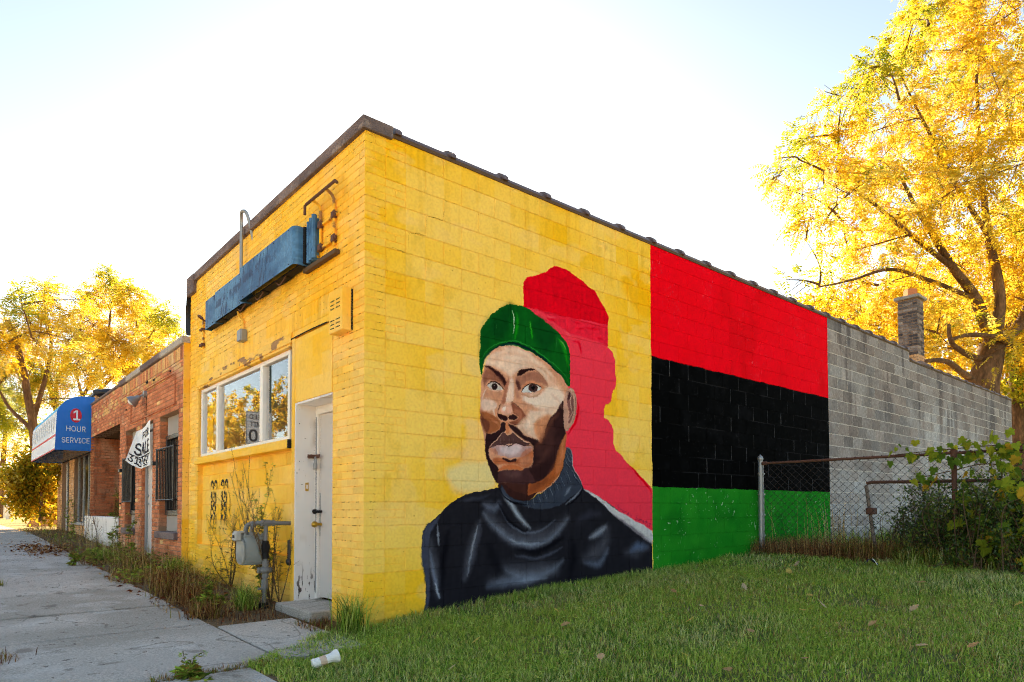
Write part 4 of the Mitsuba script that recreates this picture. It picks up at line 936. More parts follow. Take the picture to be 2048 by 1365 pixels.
def cabinet(y0, y1, x, z0, z1, r=0.055):
    """A sheet metal sign box, its right-hand end rounded back to the wall, open below."""
    prof = [(-0.03, y0 + 0.008)] + [(x + r - r * math.cos(a), y0 + r - r * math.sin(a)) for a in np.linspace(math.pi / 2, 0, 7)] + [(x, y1 - 0.01), (x + 0.01, y1), (-0.03, y1)]
    m = MB(); n = len(prof); P = np.array(prof)
    for z, o in ((z0, 0), (z1, n)): m.add(np.c_[P, np.full(n, z)], [[0, 1, 2]])
    v = np.vstack([np.c_[P, np.full(n, z0)], np.c_[P, np.full(n, z1)]])
    m = MB().add(v, [[k, k + 1, n + k + 1, n + k] for k in range(n - 1)])
    m.add(np.vstack([v[n:], [[-0.03, (y0 + y1) / 2, z1]]]), [[k, k + 1, n] for k in range(n - 1)])
    return m


for a, b, x, t in ((1.08, 2.62, -0.18, 0.0), (2.625, 3.68, -0.135, -0.005), (3.685, 4.13, -0.12, -0.008)):
    pn = put(f'{SG}__panel', cabinet(a, b, x, 3.325 + t, 3.70 + t), M_BLUE, smooth=35)
for y, x in ((1.82, -0.1815), (2.28, -0.1815), (3.2, -0.1365)):
    put(f'{SG}__seam', MB().box(x, x + 0.003, y, y + 0.012, 3.335, 3.69), M_BLUE)
for y, x in ((1.2, -0.18), (1.6, -0.18), (2.05, -0.18), (2.5, -0.18), (2.75, -0.135), (3.1, -0.135), (3.5, -0.135), (3.8, -0.12), (4.05, -0.12)):
    for z in (3.345, 3.68): put(f'{SG}__rivet', MB().tube([[x - 0.004, y, z], [x + 0.002, y, z]], 0.007, 6), M_DARK)
for y in (1.5, 2.1, 2.9, 3.5): put(f'{SG}__bottom_rail', MB().box(-0.11, -0.02, y, y + 0.30, 3.325, 3.334), M_DARK)
put(f'{SG}__bottom_rail', MB().box(-0.10, -0.02, 1.1, 4.16, 3.335, 3.35), M_DARK)
for k, y in enumerate((1.02, 0.965, 0.91)):
    put(f'{SG}__flange', MB().tube([[-0.05, y, 3.335 + 0.01 * k], [-0.05, y, 3.735 + 0.02 * k]], 0.027, 8).box(-0.05, 0.0, y - 0.006, y + 0.006, 3.34, 3.75), M_BLUE, smooth=40)
put(f'{SG}__end_plate', MB().box(-0.09, -0.004, 1.052, 1.075, 3.335, 3.70, 0.004), M_DARK)
for y, z in ((1.72, 3.31), (2.34, 3.305), (2.9, 3.31)):
    put(f'{SG}__wire', MB().tube(curve([[-0.10, y, z + 0.01], [-0.11, y - 0.12, z - 0.045], [-0.10, y - 0.25, z + 0.01]]), 0.007, 6), M_RUST)
BK = thing('sign_bracket', 'rusty bent pipe bracket left bare on the yellow wall right of the blue sign', 'bracket')
put(f'{BK}__bar', MB().tube([[-0.115, 0.98, 3.78], [-0.115, 0.975, 3.862], [-0.113, 0.955, 3.87], [-0.11, 0.34, 3.872], [-0.10, 0.32, 3.85]], 0.014, 8), M_RUST, smooth=40)
for y in (0.83, 0.545):
    put(f'{BK}__pipe', MB().tube(curve([[-0.11, y, 3.866], [-0.075, y, 3.862], [-0.03, y, 3.82], [-0.022, y, 3.74], [-0.022, y, 3.43 if y > 0.7 else 3.37]]), 0.014, 8), M_YELLOW, uv=(0.3, 0.9))
for z, y0, y1 in ((3.655, 0.50, 0.92), (3.43, 0.52, 0.95)):
    put(f'{BK}__cross_rail', MB().box(-0.03, -0.004, y0, y1, z - 0.012, z + 0.012, 0.003), M_YELLOW, uv=(0.2, 0.9))
for y in (0.83, 0.545):
    for z in (3.66, 3.44):
        put(f'{BK}__clamp', MB().box(-0.045, -0.004, y - 0.028, y + 0.028, z - 0.035, z + 0.03, 0.006).tube([[-0.03, y - 0.05, z - 0.02], [-0.03, y - 0.02, z + 0.035]], 0.008, 6), M_RUST)
put(f'{BK}__channel', MB().box(-0.055, -0.004, 0.46, 1.16, 3.275, 3.318, 0.004), M_WOOD, uv=(0.3, 0.9))
put(f'{BK}__frame_rod', MB().tube(curve([[-0.02, 0.99, 3.70], [-0.03, 1.0, 3.64], [-0.03, 1.0, 3.45], [-0.02, 0.96, 3.39], [-0.02, 0.88, 3.37]]), 0.013, 8), M_YELLOW, uv=(0.2, 0.9))
EC = thing('electrical_conduit', 'grey conduit looping over the roof edge down behind the blue sign to a junction box', 'conduit')
put(f'{EC}__pipe', MB().tube(curve([[0.02, 2.74, 4.10], [-0.06, 2.74, 4.40], [-0.10, 2.80, 4.44], [-0.075, 2.88, 4.36], [-0.07, 2.90, 4.10], [-0.07, 2.90, 3.72]]), 0.02, 8), M_GALV, smooth=40)
put(f'{EC}__drop', MB().tube(curve([[-0.06, 3.04, 3.33], [-0.04, 3.03, 3.26], [-0.022, 2.965, 3.19], [-0.022, 2.95, 3.10], [-0.022, 2.95, 3.05]]), 0.013, 8), M_YELLOW, uv=(0.4, 0.6))
put(f'{EC}__junction_box', MB().box(-0.075, -0.004, 2.87, 3.00, 2.945, 3.085, 0.006).box(-0.082, -0.076, 2.875, 2.995, 2.95, 3.08, 0.002), M_GALV)
LB = thing('louvered_box', 'yellow painted metal box with louver slots high beside the corner of the front', 'wall box')
put(f'{LB}__body', MB().box(-0.10, -0.004, 0.215, 0.475, 2.52, 2.90, 0.004), M_YELLOW, uv=(0.6, 0.6))
for z in (2.80, 2.765, 2.73, 2.625, 2.59, 2.555):
    for y in (0.255, 0.365): put(f'{LB}__slot', MB().box(-0.1025, -0.099, y, y + 0.075, z, z + 0.008), M_DARK)
put(f'{LB}__gasket', MB().box(-0.0135, -0.001, 0.207, 0.483, 2.53, 2.89), M_DARK)
LT = thing('stub_bracket', 'bent iron bracket stub on the yellow wall left of the blue sign', 'bracket')
put(f'{LT}__arm', MB().tube(curve([[-0.005, 4.55, 3.55], [-0.10, 4.50, 3.58], [-0.13, 4.36, 3.56], [-0.12, 4.24, 3.50]]), 0.012, 6), M_RUST)
put(f'{LT}__strap', MB().box(-0.022, -0.003, 4.58, 4.62, 3.18, 3.56, 0.003), M_YELLOW, uv=(0.2, 0.9))
put(f'{LT}__clamp', MB().box(-0.05, -0.003, 4.54, 4.66, 3.20, 3.24, 0.004).box(-0.05, -0.003, 4.54, 4.66, 3.42, 3.45, 0.004), M_RUST)

# spray-stencilled figures on the infill, thin paint a few millimetres proud of the wall
ST = thing('stencil_paint', 'two black spray stencilled double figures on the yellow wall under the window', 'graffiti')
for oy in (4.30, 3.86):
    sm = MB(); x = 0.0625
    def blob_(cy, cz, ry, rz, n=10):
        a = np.linspace(0, 2 * np.pi, n, endpoint=False)
        j = 1 + 0.18 * np.sin(a * 3 + cy * 40)
        sm.add(np.vstack([[[x, cy, cz]], np.c_[np.full(n, x), cy + ry * j * np.cos(a), cz + rz * j * np.sin(a)]]), [[0, 1 + k, 1 + (k + 1) % n] for k in range(n)])
    for dy in (0.075, -0.075):
        for a0 in np.linspace(0.1, 2.6, 6): blob_(oy + dy + 0.05 * math.cos(a0), 1.275 + 0.055 * math.sin(a0), 0.017, 0.02)
        blob_(oy + dy - 0.05, 1.25, 0.014, 0.035); blob_(oy + dy, 1.265, 0.01, 0.012)
    r2 = random.Random(5)
    for q in range(34):
        t = q / 34; blob_(oy + 0.10 * math.sin(q * 1.9) + 0.05 * t, 1.17 - 0.36 * t, r2.uniform(0.008, 0.03), r2.uniform(0.012, 0.038), 8)
    for dy in (0.13, 0.0, -0.1): blob_(oy + dy, 0.80, 0.012, 0.06); blob_(oy + dy + 0.03, 0.70, 0.03, 0.012)
    put(f'{ST}__figure', sm, M_DARK)
# gas meter
GM = thing('gas_meter', 'grey gas meter on pipes beside the yellow wall left of the white door', 'gas meter')
mx0, mx1, my = -0.435, -0.225, 1.72
body = MB(); zz = [0.40, 0.43, 0.50, 0.58, 0.64, 0.675, 0.685]; hw = [0.075, 0.098, 0.104, 0.100, 0.088, 0.075, 0.05]
sec = []
for z, h in zip(zz, hw):
    dx = 0.105 + (0.02 if z < 0.6 else 0.0) - (0.02 if z in (0.40, 0.685) else 0)
    cx = (mx0 + mx1) / 2
    a = np.linspace(0, 2 * np.pi, 20, endpoint=False)
    sec.append(np.c_[cx + dx * np.sign(np.cos(a)) * np.abs(np.cos(a)) ** 0.35, my + h * np.sign(np.sin(a)) * np.abs(np.sin(a)) ** 0.5, np.full(20, z)])
V = np.vstack(sec); q = [[r * 20 + k, r * 20 + (k + 1) % 20, (r + 1) * 20 + (k + 1) % 20, (r + 1) * 20 + k] for r in range(len(zz) - 1) for k in range(20)]
body.add(np.vstack([V, [[(mx0 + mx1) / 2, my, 0.685]], [[(mx0 + mx1) / 2, my, 0.40]]]), q)
n0 = len(V); body.add(V[-20:].tolist() + [[(mx0 + mx1) / 2, my, 0.69]], [[k, (k + 1) % 20, 20] for k in range(20)]); body.add(V[:20].tolist() + [[(mx0 + mx1) / 2, my, 0.398]], [[(k + 1) % 20, k, 20] for k in range(20)])
put(f'{GM}__body', body, M_METER, smooth=45)
for x, w in ((mx0 - 0.012, 0.012), (mx1 + 0.002, 0.012)):
    fl_ = MB(); a = np.linspace(0, 2 * np.pi, 24, endpoint=False)
    ring = np.c_[my + 0.118 * np.sign(np.cos(a)) * np.abs(np.cos(a)) ** 0.7, 0.535 + 0.128 * np.sign(np.sin(a)) * np.abs(np.sin(a)) ** 0.7]
    v = np.vstack([np.c_[np.full(24, x), ring], np.c_[np.full(24, x + w), ring], [[x, my, 0.535]], [[x + w, my, 0.535]]])
    fl_.add(v, [[k, (k + 1) % 24, 24 + (k + 1) % 24, 24 + k] for k in range(24)]); fl_.add(v, [[(k + 1) % 24, k, 48] for k in range(24)] + [[24 + k, 24 + (k + 1) % 24, 49] for k in range(24)])
    put(f'{GM}__flange', fl_, M_METER)
ic = MB().box(mx0 - 0.075, mx0 - 0.012, my - 0.055, my + 0.055, 0.64, 0.725, 0.012).box(mx0 - 0.06, mx0 + 0.02, my - 0.045, my + 0.045, 0.72, 0.74, 0.004)
put(f'{GM}__index_cover', ic, bsdf('mat_index', lin(168, 166, 160), 0.5))
put(f'{GM}__index_cover__dial', MB().box(mx0 - 0.0775, mx0 - 0.074, my - 0.03, my + 0.03, 0.67, 0.70), M_DARK)
tp = MB().box(mx0 + 0.005, mx1 - 0.005, my - 0.07, my + 0.07, 0.672, 0.70, 0.008)
for x in (mx0 + 0.02, mx1 - 0.02):
    for y in (my - 0.055, my + 0.055): tp.tube([[x, y, 0.69], [x, y, 0.715]], 0.011, 6)
put(f'{GM}__top_plate', tp, M_METER)
px_ = -0.235
for dy, x in ((0.045, mx0 + 0.06), (-0.045, mx0 + 0.09)):
    put(f'{GM}__swivel_pipe', MB().tube(curve([[x, my + dy, 0.69], [x, my + dy, 0.745], [x + 0.012, my + dy * 0.9, 0.79], [x + 0.05, my + dy * 0.6 - 0.03, 0.815], [px_ - 0.04, 1.64 + dy * 0.4, 0.818], [px_, 1.60, 0.816]]), 0.022, 10).tube([[x, my + dy, 0.695], [x, my + dy, 0.725]], 0.032, 8), M_PIPE, smooth=40)
put(f'{GM}__wall_pipe', MB().tube([[px_ - 0.03, 1.60, 0.816], [-0.02, 1.58, 0.812], [0.08, 1.575, 0.81]], 0.022, 10).tube([[px_ - 0.045, 1.60, 0.816], [px_ + 0.045, 1.60, 0.816]], 0.034, 8).tube([[px_ + 0.06, 1.595, 0.815], [px_ + 0.09, 1.592, 0.815]], 0.031, 8), M_PIPE, smooth=40)
put(f'{GM}__riser', MB().tube([[px_, 1.60, 0.81], [px_, 1.60, 0.40], [px_ - 0.004, 1.6, 0.22], [px_ - 0.015, 1.6, -0.06]], 0.021, 10).tube([[px_, 1.6, 0.40], [px_ - 0.004, 1.6, 0.42]], 0.03, 8), M_PIPE, smooth=40)
put(f'{GM}__valve', MB().box(px_ - 0.035, px_ + 0.035, 1.565, 1.635, 0.52, 0.61, 0.012).tube([[px_, 1.6, 0.46], [px_, 1.6, 0.64]], 0.034, 8).box(px_ - 0.04, px_ - 0.01, 1.54, 1.56, 0.55, 0.575), M_DARK)
rg = MB().mesh(trimesh.creation.icosphere(2, 0.05), [[1.15, 0, 0, px_ - 0.005], [0, 1.1, 0, 1.6], [0, 0, 0.8, 0.345]]).tube([[px_ - 0.075, 1.6, 0.345], [px_ + 0.06, 1.6, 0.345]], 0.03, 8).tube([[px_, 1.6, 0.27], [px_, 1.6, 0.44]], 0.034, 8)
put(f'{GM}__regulator', rg, M_PIPE, smooth=40)
put(f'{GM}__stop_cock', MB().tube([[px_ - 0.008, 1.6, 0.16], [px_ - 0.006, 1.6, 0.25]], 0.034, 8).box(px_ - 0.075, px_ - 0.02, 1.59, 1.61, 0.15, 0.175, 0.004), M_PIPE)
put(f'{GM}__base_sleeve', MB().tube([[px_ - 0.015, 1.6, -0.08], [px_ - 0.014, 1.6, 0.02]], [0.06, 0.045], 8), M_DARK)
solo('wall_pipe', 'short black pipe with a bulb end on the yellow wall behind the gas meter', 'pipe', MB().tube([[-0.02, 1.53, 0.64], [-0.02, 1.53, 0.42]], 0.02, 8).mesh(trimesh.creation.icosphere(1, 0.034), [[1, 0, 0, -0.02], [0, 1, 0, 1.53], [0, 0, 1.2, 0.42]]), M_BLACK, smooth=40)

# ---------------------------------------------------------------- the orange brick shop
BS = thing('brick_shop', 'orange brick shop with barred windows and a grey door next to the yellow building', 'building')
XB = -0.08
at_b = lambda u, d, z: np.array([XB - d, u, z])
Y0, Y1, Y2 = 5.29, 9.83, 13.2
BW = f'{BS}__wall'
wins = [(5.55, 6.66, 0.61, 2.43), (7.12, 7.92, 0.02, 2.43), (8.40, 9.28, 0.61, 2.43)]
mb = MB()
ye = [Y0 + 0.006] + [e for w in wins for e in (w[0] - 0.006, w[1] + 0.006)] + [Y1 - 0.006]
for a, b in zip(ye[::2], ye[1::2]): mb.box(XB + 0.008, 0.14, a, b, -0.2, 2.44)
for w in (wins[0], wins[2]): mb.box(XB + 0.008, 0.14, w[0] - 0.006, w[1] + 0.006, -0.2, 0.60)
mb.box(XB + 0.008, 0.14, Y0 + 0.006, Y1, 2.44, 3.37).box(XB + 0.008, 0.2, Y1, Y2, 2.66, 3.40)
put(BW, mb, M_MORTAR_TAN)


def orange(u, z):
    if 2.92 < z < 3.17 and rng.uniform() < 0.45: return (rng.uniform(0, 0.6), 0.25)
    return (np.clip(rng.normal(0.5, 0.22), 0, 1), 0.25 if rng.uniform() < 0.025 else 0.0)


pcs = cut(courses(Y0, Y1, -0.0677, 3.16, BR, 0.2032, 0.05), wins)
pcs += [(u, u + BR, 3.165, 3.36) for u in np.arange(Y0, Y1 - 0.03, BR)]
pcs += courses(Y1, Y2, 2.64, 3.39, BR, 0.2032, 0.1)
lay(BW, 'brick', 'brickwork', pcs, at_b, NF, -0.01, 0.0, M_BRICK, orange, 300, 0.011, 0.003, 0.002)
# the raised border of a blank sign field
for q in ((5.72, 8.80, 3.0, 3.016), (5.72, 8.80, 2.536, 2.552), (5.72, 5.736, 2.552, 3.0), (8.784, 8.80, 2.552, 3.0)):
    put(f'{BW}__border', MB().box(XB - 0.014, XB + 0.0, q[0], q[1], q[2], q[3]), M_BRICK, uv=(0.1, 0.0))
put(f'{BW}__end', MB().box(XB - 0.003, 0.0, 5.272, 5.288, -0.1, 3.38), M_YELLOW, uv=(0.1, 0.0), label='end face of the brick front splashed with yellow paint')
for w in wins:
    for y, s in ((w[1], -1), (w[0], 1)):
        bb = [(XB + 0.012, 0.135, k * BR, (k + 1) * BR) for k in range(int(w[2] / BR) + 1, int(w[3] / BR))]
        if s < 0:
            for (a, b, z0, z1) in bb: put(f'{BW}__jamb_brick', MB().box(a, b, y - 0.006, y + 0.004, z0 + 0.004, z1 - 0.004), M_BRICK, uv=orange(0, z0))
for k, (a, b) in enumerate([(Y0 - 0.0, 6.6), (6.605, 8.0), (8.005, 9.2), (9.205, 9.9)]):
    put(f'{BS}__coping_stone', MB().box(XB - 0.03, 0.2, a, b, 3.375, 3.485, 0.01), M_CONC, uv=(0.6 + 0.1 * (k % 2), 1.0 if k % 2 else 0.0))
put(f'{BS}__coping_stone', MB().box(XB - 0.02, 0.2, 9.905, Y2, 3.402, 3.455, 0.01), M_CONC, uv=(0.3, 1.0))
# windows: corrugated infill above and below, black frame, dark glass, a grille of bars in front


def barred(w, door=False):
    key = numbered(f'{BS}__window')
    a, b, z0, z1 = w; xr = 0.05
    def corr(za, zb):
        n = int((b - a) / 0.028); y = np.linspace(a, b, n * 2 + 1); x = xr + 0.012 * np.cos(np.arange(n * 2 + 1) * math.pi)
        v = np.vstack([np.c_[x, y, np.full(len(y), za)], np.c_[x, y, np.full(len(y), zb)]]); m = len(y)
        return MB().add(v, [[k, k + 1, m + k + 1, m + k] for k in range(m - 1)])
    put(f'{key}__corrugated_sheet', corr(2.12, z1), M_CORR); put(f'{key}__corrugated_sheet', corr(z0, 0.93), M_CORR)
    fr = MB().box(0.0, 0.075, a + 0.04, b - 0.04, 2.06, 2.13, 0.006).box(0.0, 0.075, a + 0.04, b - 0.04, 0.86, 0.94, 0.006)
    fr.box(0.0, 0.075, a + 0.04, a + 0.11, 0.94, 2.06, 0.006).box(0.0, 0.075, b - 0.11, b - 0.04, 0.94, 2.06, 0.006)
    put(f'{key}__frame', fr, M_BLACK)
    put(f'{key}__pane', MB().quad([0.06, a + 0.1, 0.94], [0.06, b - 0.1, 0.94], [0.06, b - 0.1, 2.06], [0.06, a + 0.1, 2.06]), M_GLASSDARK)
    gx = XB - 0.045
    gr = MB()
    for z in (1.10, 1.90): gr.tube([[gx, a + 0.06, z], [gx, b - 0.03, z]], 0.011, 6)
    for y in (a + 0.06, b - 0.03):
        gr.tube([[gx, y, 1.08], [gx, y, 1.92]], 0.013, 6)
        for z in (1.10, 1.90): gr.tube([[gx, y, z], [0.01, y, z]], 0.009, 6)
    put(f'{key}__grille', gr, M_BLACK)
    for y in np.linspace(a + 0.06, b - 0.03, 12)[1:-1]:
        put(f'{key}__grille__bar', MB().tube([[gx, y, 1.10], [gx, y, 1.90]], 0.0075, 5), M_BLACK)
    for y in np.linspace(a + 0.2, b - 0.2, 6): put(f'{key}__inner_bar', MB().tube([[0.04, y, 0.95], [0.04, y, 2.05]], 0.007, 5), M_BLACK)
    put(f'{key}__sill', MB().box(XB - 0.055, 0.10, a - 0.04, b + 0.04, 0.50, 0.605, 0.008), M_CONC, uv=(0.2, 1.0))
    put(f'{key}__hinge', MB().box(XB - 0.10, XB - 0.04, b - 0.02, b + 0.10, 1.66, 1.72, 0.006), M_BLACK)


barred(wins[0]); barred(wins[2])
a, b, z0, z1 = wins[1]
put(f'{BS}__door', MB().box(0.02, 0.065, a + 0.06, b - 0.06, 0.12, 2.30, 0.003), M_GREYDOOR)
put(f'{BS}__door__frame', MB().box(-0.02, 0.075, a, a + 0.058, 0.05, 2.42, 0.004).box(-0.02, 0.075, b - 0.058, b, 0.05, 2.42, 0.004).box(-0.02, 0.075, a, b, 2.32, 2.42, 0.004), M_GALV)
put(f'{BS}__door__handle', MB().tube([[0.02, b - 0.12, 1.05], [-0.04, b - 0.12, 1.05], [-0.045, b - 0.22, 1.05]], 0.013, 8), M_GALV)
put(f'{BS}__door__deadbolt', MB().tube([[0.02, b - 0.12, 1.19], [-0.015, b - 0.12, 1.19]], 0.026, 10), M_GALV)
put(f'{BS}__door__threshold', MB().box(-0.2, 0.1, a, b, -0.1, 0.115, 0.01), M_CONC, uv=(0.3, 0.0))
# weep vents and broken fixings in the brick
for y, z, s in ((7.50, 3.10, 0.05), (7.03, 3.08, 0.035), (5.98, 3.06, 0.03), (9.2, 2.83, 0.03), (6.07, 0.25, 0.045), (9.62, 1.05, 0.03)):
    put(f'{BW}__fixing', MB().box(XB - 0.012, XB + 0.0, y, y + s * 1.6, z, z + s, 0.002).tube([[XB - 0.03, y + s, z + s * 0.5], [XB, y + s, z + s * 0.5]], 0.009, 6), M_DARK)
# the recess beyond, with a low white planter wall
put(f'{BS}__recess', MB().box(1.6, 1.8, Y1, Y2, -0.1, 3.4).box(0.145, 1.6, Y1 - 0.15, Y1 - 0.0, -0.1, 3.3), M_MORTAR_TAN)
at_s = lambda u, d, z: np.array([u, Y2 - d, z]); at_r = lambda u, d, z: np.array([1.6 - d, u, z])
lay(f'{BS}__recess', 'brick', 'brickwork', courses(XB, 1.6, 0.3, 2.66, BR, 0.2032, 0.0), at_s, NS, -0.01, 0.0, M_BRICK, lambda u, z: (rng.uniform(0, 0.5), 0.0), 150, 0.009)
lay(f'{BS}__recess', 'brick', 'brickwork', courses(Y1, Y2, 0.3, 2.66, BR, 0.2032, 0.0), at_r, NF, -0.01, 0.0, M_BRICK, lambda u, z: (rng.uniform(0.2, 0.8), 0.0), 60, 0.009)
put(f'{BS}__soffit', MB().box(XB + 0.01, 1.6, Y1, Y2 - 0.002, 2.66, 2.70), M_WOOD)
for y in np.arange(Y1 + 0.3, Y2, 0.42): put(f'{BS}__soffit__batten', MB().box(XB + 0.01, 1.6, y, y + 0.03, 2.645, 2.659), M_WOOD)
put(f'{BS}__soffit__bulb', MB().mesh(trimesh.creation.icosphere(1, 0.05), [[1, 0, 0, 0.35], [0, 1, 0, 10.6], [0, 0, 1.2, 2.60]]), M_PAINT, smooth=True)
put(f'{BS}__planter_wall', MB().box(XB - 0.02, 0.10, Y1 + 0.01, Y2 + 0.6, 0.0, 0.80, 0.012), M_WHITE)
put(f'{BS}__planter_soil', MB().box(0.101, 1.58, Y1 + 0.01, Y2 - 0.01, 0.0, 0.66), M_SOIL)
put(f'{BS}__roof', MB().box(0.15, 12, 5.3, Y2 - 0.01, 2.9, 3.15), M_DARK)
WL = thing('wall_lamp', 'weathered grey floodlight on the orange brick above the banner', 'lamp')
prof = [(0.0, 0.035), (0.03, 0.05), (0.07, 0.055), (0.10, 0.085), (0.17, 0.11)]
lm = MB(); ax = np.array([-0.75, 0.25, -0.62]); ax /= np.linalg.norm(ax); o = np.array([XB - 0.10, 7.62, 2.88])
lm.tube([o + ax * t for t, r in prof], [r for t, r in prof], 16, caps=False)
put(f'{WL}__shade', lm, M_GALV, smooth=50)
put(f'{WL}__bulb', MB().mesh(trimesh.creation.icosphere(2, 0.075), [[1, 0, 0, (o + ax * 0.13)[0]], [0, 1, 0, (o + ax * 0.13)[1]], [0, 0, 1, (o + ax * 0.13)[2]]]), M_SIGNW, smooth=True)
put(f'{WL}__mount', MB().tube([[XB, 7.60, 2.93], [XB - 0.05, 7.60, 2.93]], 0.06, 10).tube([[XB - 0.04, 7.60, 2.93], list(o)], 0.018, 6), M_GALV)
put(f'{WL}__cable', MB().tube([[XB - 0.008, 7.58, 2.88], [XB - 0.008, 7.575, 2.44]], 0.005, 5), M_DARK)
# the banner: right half against the front, left half blown out towards the street
BN = thing('banner', 'white for sale banner with black letters sagging from the orange brick front', 'banner')
fold_y, xr_ = 7.66, XB - 0.05
Rv = np.array([0.0, -1.0, 0.0]); Lv = np.array([-0.80, 0.28, 0.0]); Lv /= np.linalg.norm(Lv)


def bpt(s, t):
    """s: metres right of the fold (negative: left), t: 0 at the bottom edge, 1 at the top."""
    if s >= 0: base = np.array([xr_ - 0.008 * math.sin(s * 9 + t * 3), fold_y, 0]) + Rv * s; z0, z1 = 1.65 + 0.06 * s, 2.33 + 0.17 * s
    else:
        k = -s; base = np.array([xr_, fold_y, 0]) + Lv * k * (1.1 - 0.72 * t) + np.array([0, 0.02 * math.sin(k * 12), 0]); z0, z1 = 1.65 + 0.30 * k + 1.4 * k * k, 2.33 - 0.2 * k
    return base + np.array([0, 0, z0 + (z1 - z0) * t])


S_ = np.concatenate([np.linspace(-0.22, 0, 10), np.linspace(0, 0.62, 10)[1:]]); T_ = np.linspace(0, 1, 10)
P = np.array([[bpt(s, t) for t in T_] for s in S_]); i, j = np.meshgrid(np.arange(len(S_) - 1), np.arange(9), indexing='ij')
q = np.stack([i * 10 + j, (i + 1) * 10 + j, (i + 1) * 10 + j + 1, i * 10 + j + 1], -1).reshape(-1, 4)
put(f'{BN}__sheet', MB().add(P.reshape(-1, 3), q), M_BANNER, smooth=True)


def on_banner(text, h, s0, t0, sq=1.0, mat=M_NAVY, th=1.0, name='lettering'):
    m = meshkit.text_mesh(text, 1.0, 0.01, True); v = np.asarray(m.vertices)
    w = []
    for x, y, z in v:
        s, t = s0 + x * h * sq, t0 + y * h * th / 0.75
        p = bpt(s, t); e = 0.004
        nrm = np.cross(bpt(s + e, t) - bpt(s - e, t), bpt(s, t + 0.01) - bpt(s, t - 0.01)); nrm /= np.linalg.norm(nrm) + 1e-9
        w.append(p + nrm * (0.003 + 0.003 * (z > 0.005)))
    put(f'{BN}__{name}', MB().add(np.array(w), m.faces), mat)


on_banner('FOR', 0.12, 0.06, 0.72, 1.35)
on_banner('S', 0.235, -0.15, 0.32, 0.80)
on_banner('ALE', 0.215, 0.04, 0.33, 0.86)
on_banner('31', 0.15, -0.21, 0.07, 0.68); on_banner('3', 0.15, -0.065, 0.04, 0.6)
on_banner('329', 0.10, 0.03, 0.16, 1.7); on_banner('53', 0.09, 0.16, 0.03, 1.6)
ln_ = MB()
for s0, s1 in zip(np.linspace(-0.215, 0.6, 22)[:-1], np.linspace(-0.215, 0.6, 22)[1:]):
    c = [bpt(s0, 0.265), bpt(s1, 0.265), bpt(s1, 0.285), bpt(s0, 0.285)]; off = np.cross(c[1] - c[0], c[3] - c[0]); off /= np.linalg.norm(off)
    ln_.quad(*[p + off * 0.004 for p in c])
put(f'{BN}__rule', ln_, M_NAVY)

# ---------------------------------------------------------------- the tan brick shop with the blue awning
TS = thing('tan_brick_shop', 'tan brick shop with dark windows under a blue and white awning', 'building')
YT0, YT1, ZT = Y2 + 0.0, 19.75, 3.66
TW = f'{TS}__wall'
holes = [(13.75, 16.35, 0.62, 2.35), (17.25, 18.75, 0.2, 2.35)]
mb = MB().box(0.0, 0.2, YT0 + 0.01, 13.75, 0, 2.35).box(0.0, 0.2, 16.35, 17.25, 0, 2.35).box(0.0, 0.2, 18.75, YT1, 0, 2.35).box(0.0, 0.2, 13.75, 16.35, 0, 0.62)
mb.box(0.0, 0.2, YT0 + 0.01, YT1, 2.35, ZT).box(0.2, 8.0, YT0 + 0.012, YT0 + 0.2, 2.75, ZT).box(0.2, 8.0, YT1 - 0.2, YT1, 0, ZT)
put(TW, mb, M_MORTAR_TAN)
at_t = lambda u, d, z: np.array([XB + 0.075 - d, u, z])
lay(TW, 'brick', 'brickwork', cut(courses(YT0, YT1, 0.2, ZT, BR, 0.2032), holes), at_t, NF, -0.01, 0.0, M_BRICK, lambda u, z: (rng.uniform(0.1, 0.9), 0.5), 120, 0.010)
lay(TW, 'brick', 'brickwork', courses(0.0, 4.0, 2.8, ZT, BR, 0.2032), lambda u, d, z: np.array([u, YT0 - d, z]), NS, -0.01, 0.0, M_BRICK, lambda u, z: (rng.uniform(0.3, 1.0), 0.5), 80, 0.010)
put(f'{TS}__coping', MB().box(-0.05, 0.22, YT0 - 0.05, YT1, ZT, ZT + 0.07, 0.01).box(0.22, 6.0, YT0 - 0.05, YT0 + 0.22, ZT, ZT + 0.06, 0.01), M_BLACK)
felt = trimesh.creation.icosphere(3, 1.0); fv = np.asarray(felt.vertices); fv = fv * (1 + 0.35 * (meshkit.fbm(fv * 2.2, 3, 8)[:, None] - 0.5))
put(f'{TS}__felt_roll', MB().add(fv * [0.30, 0.22, 0.12] + [0.25, YT0 + 0.02, ZT + 0.06], felt.faces), M_BLACK, smooth=True)
put(f'{TS}__roof', MB().box(0.2, 8.0, YT0 + 0.2, YT1 - 0.2, 3.2, 3.45), M_DARK)
put(f'{TS}__window_glass', MB().box(0.10, 0.12, 13.75, 16.35, 0.62, 2.35), M_GLASSDARK)
for y in (13.80, 14.55, 15.35, 16.2):
    put(f'{TS}__window_post', MB().box(0.075, 0.12, y, y + 0.05, 0.62, 2.35, 0.004), M_GALV)
put(f'{TS}__door', MB().box(0.12, 0.15, 17.25, 18.75, 0.25, 2.35), M_GLASSDARK)
for y in (17.25, 17.95, 18.62): put(f'{TS}__door__rail', MB().box(0.10, 0.16, y, y + 0.09, 0.25, 2.35, 0.004), M_PAINT if y > 18 else M_GALV)
put(f'{TS}__window_ledge', MB().box(-0.06, 0.12, 13.7, 16.4, 0.55, 0.62, 0.006), M_CONC, uv=(0.5, 0.0))
AW = thing('awning', 'blue and white shop awning lettered one hour service on its blue end', 'awning')
ay0, ay1 = 13.27, 18.6
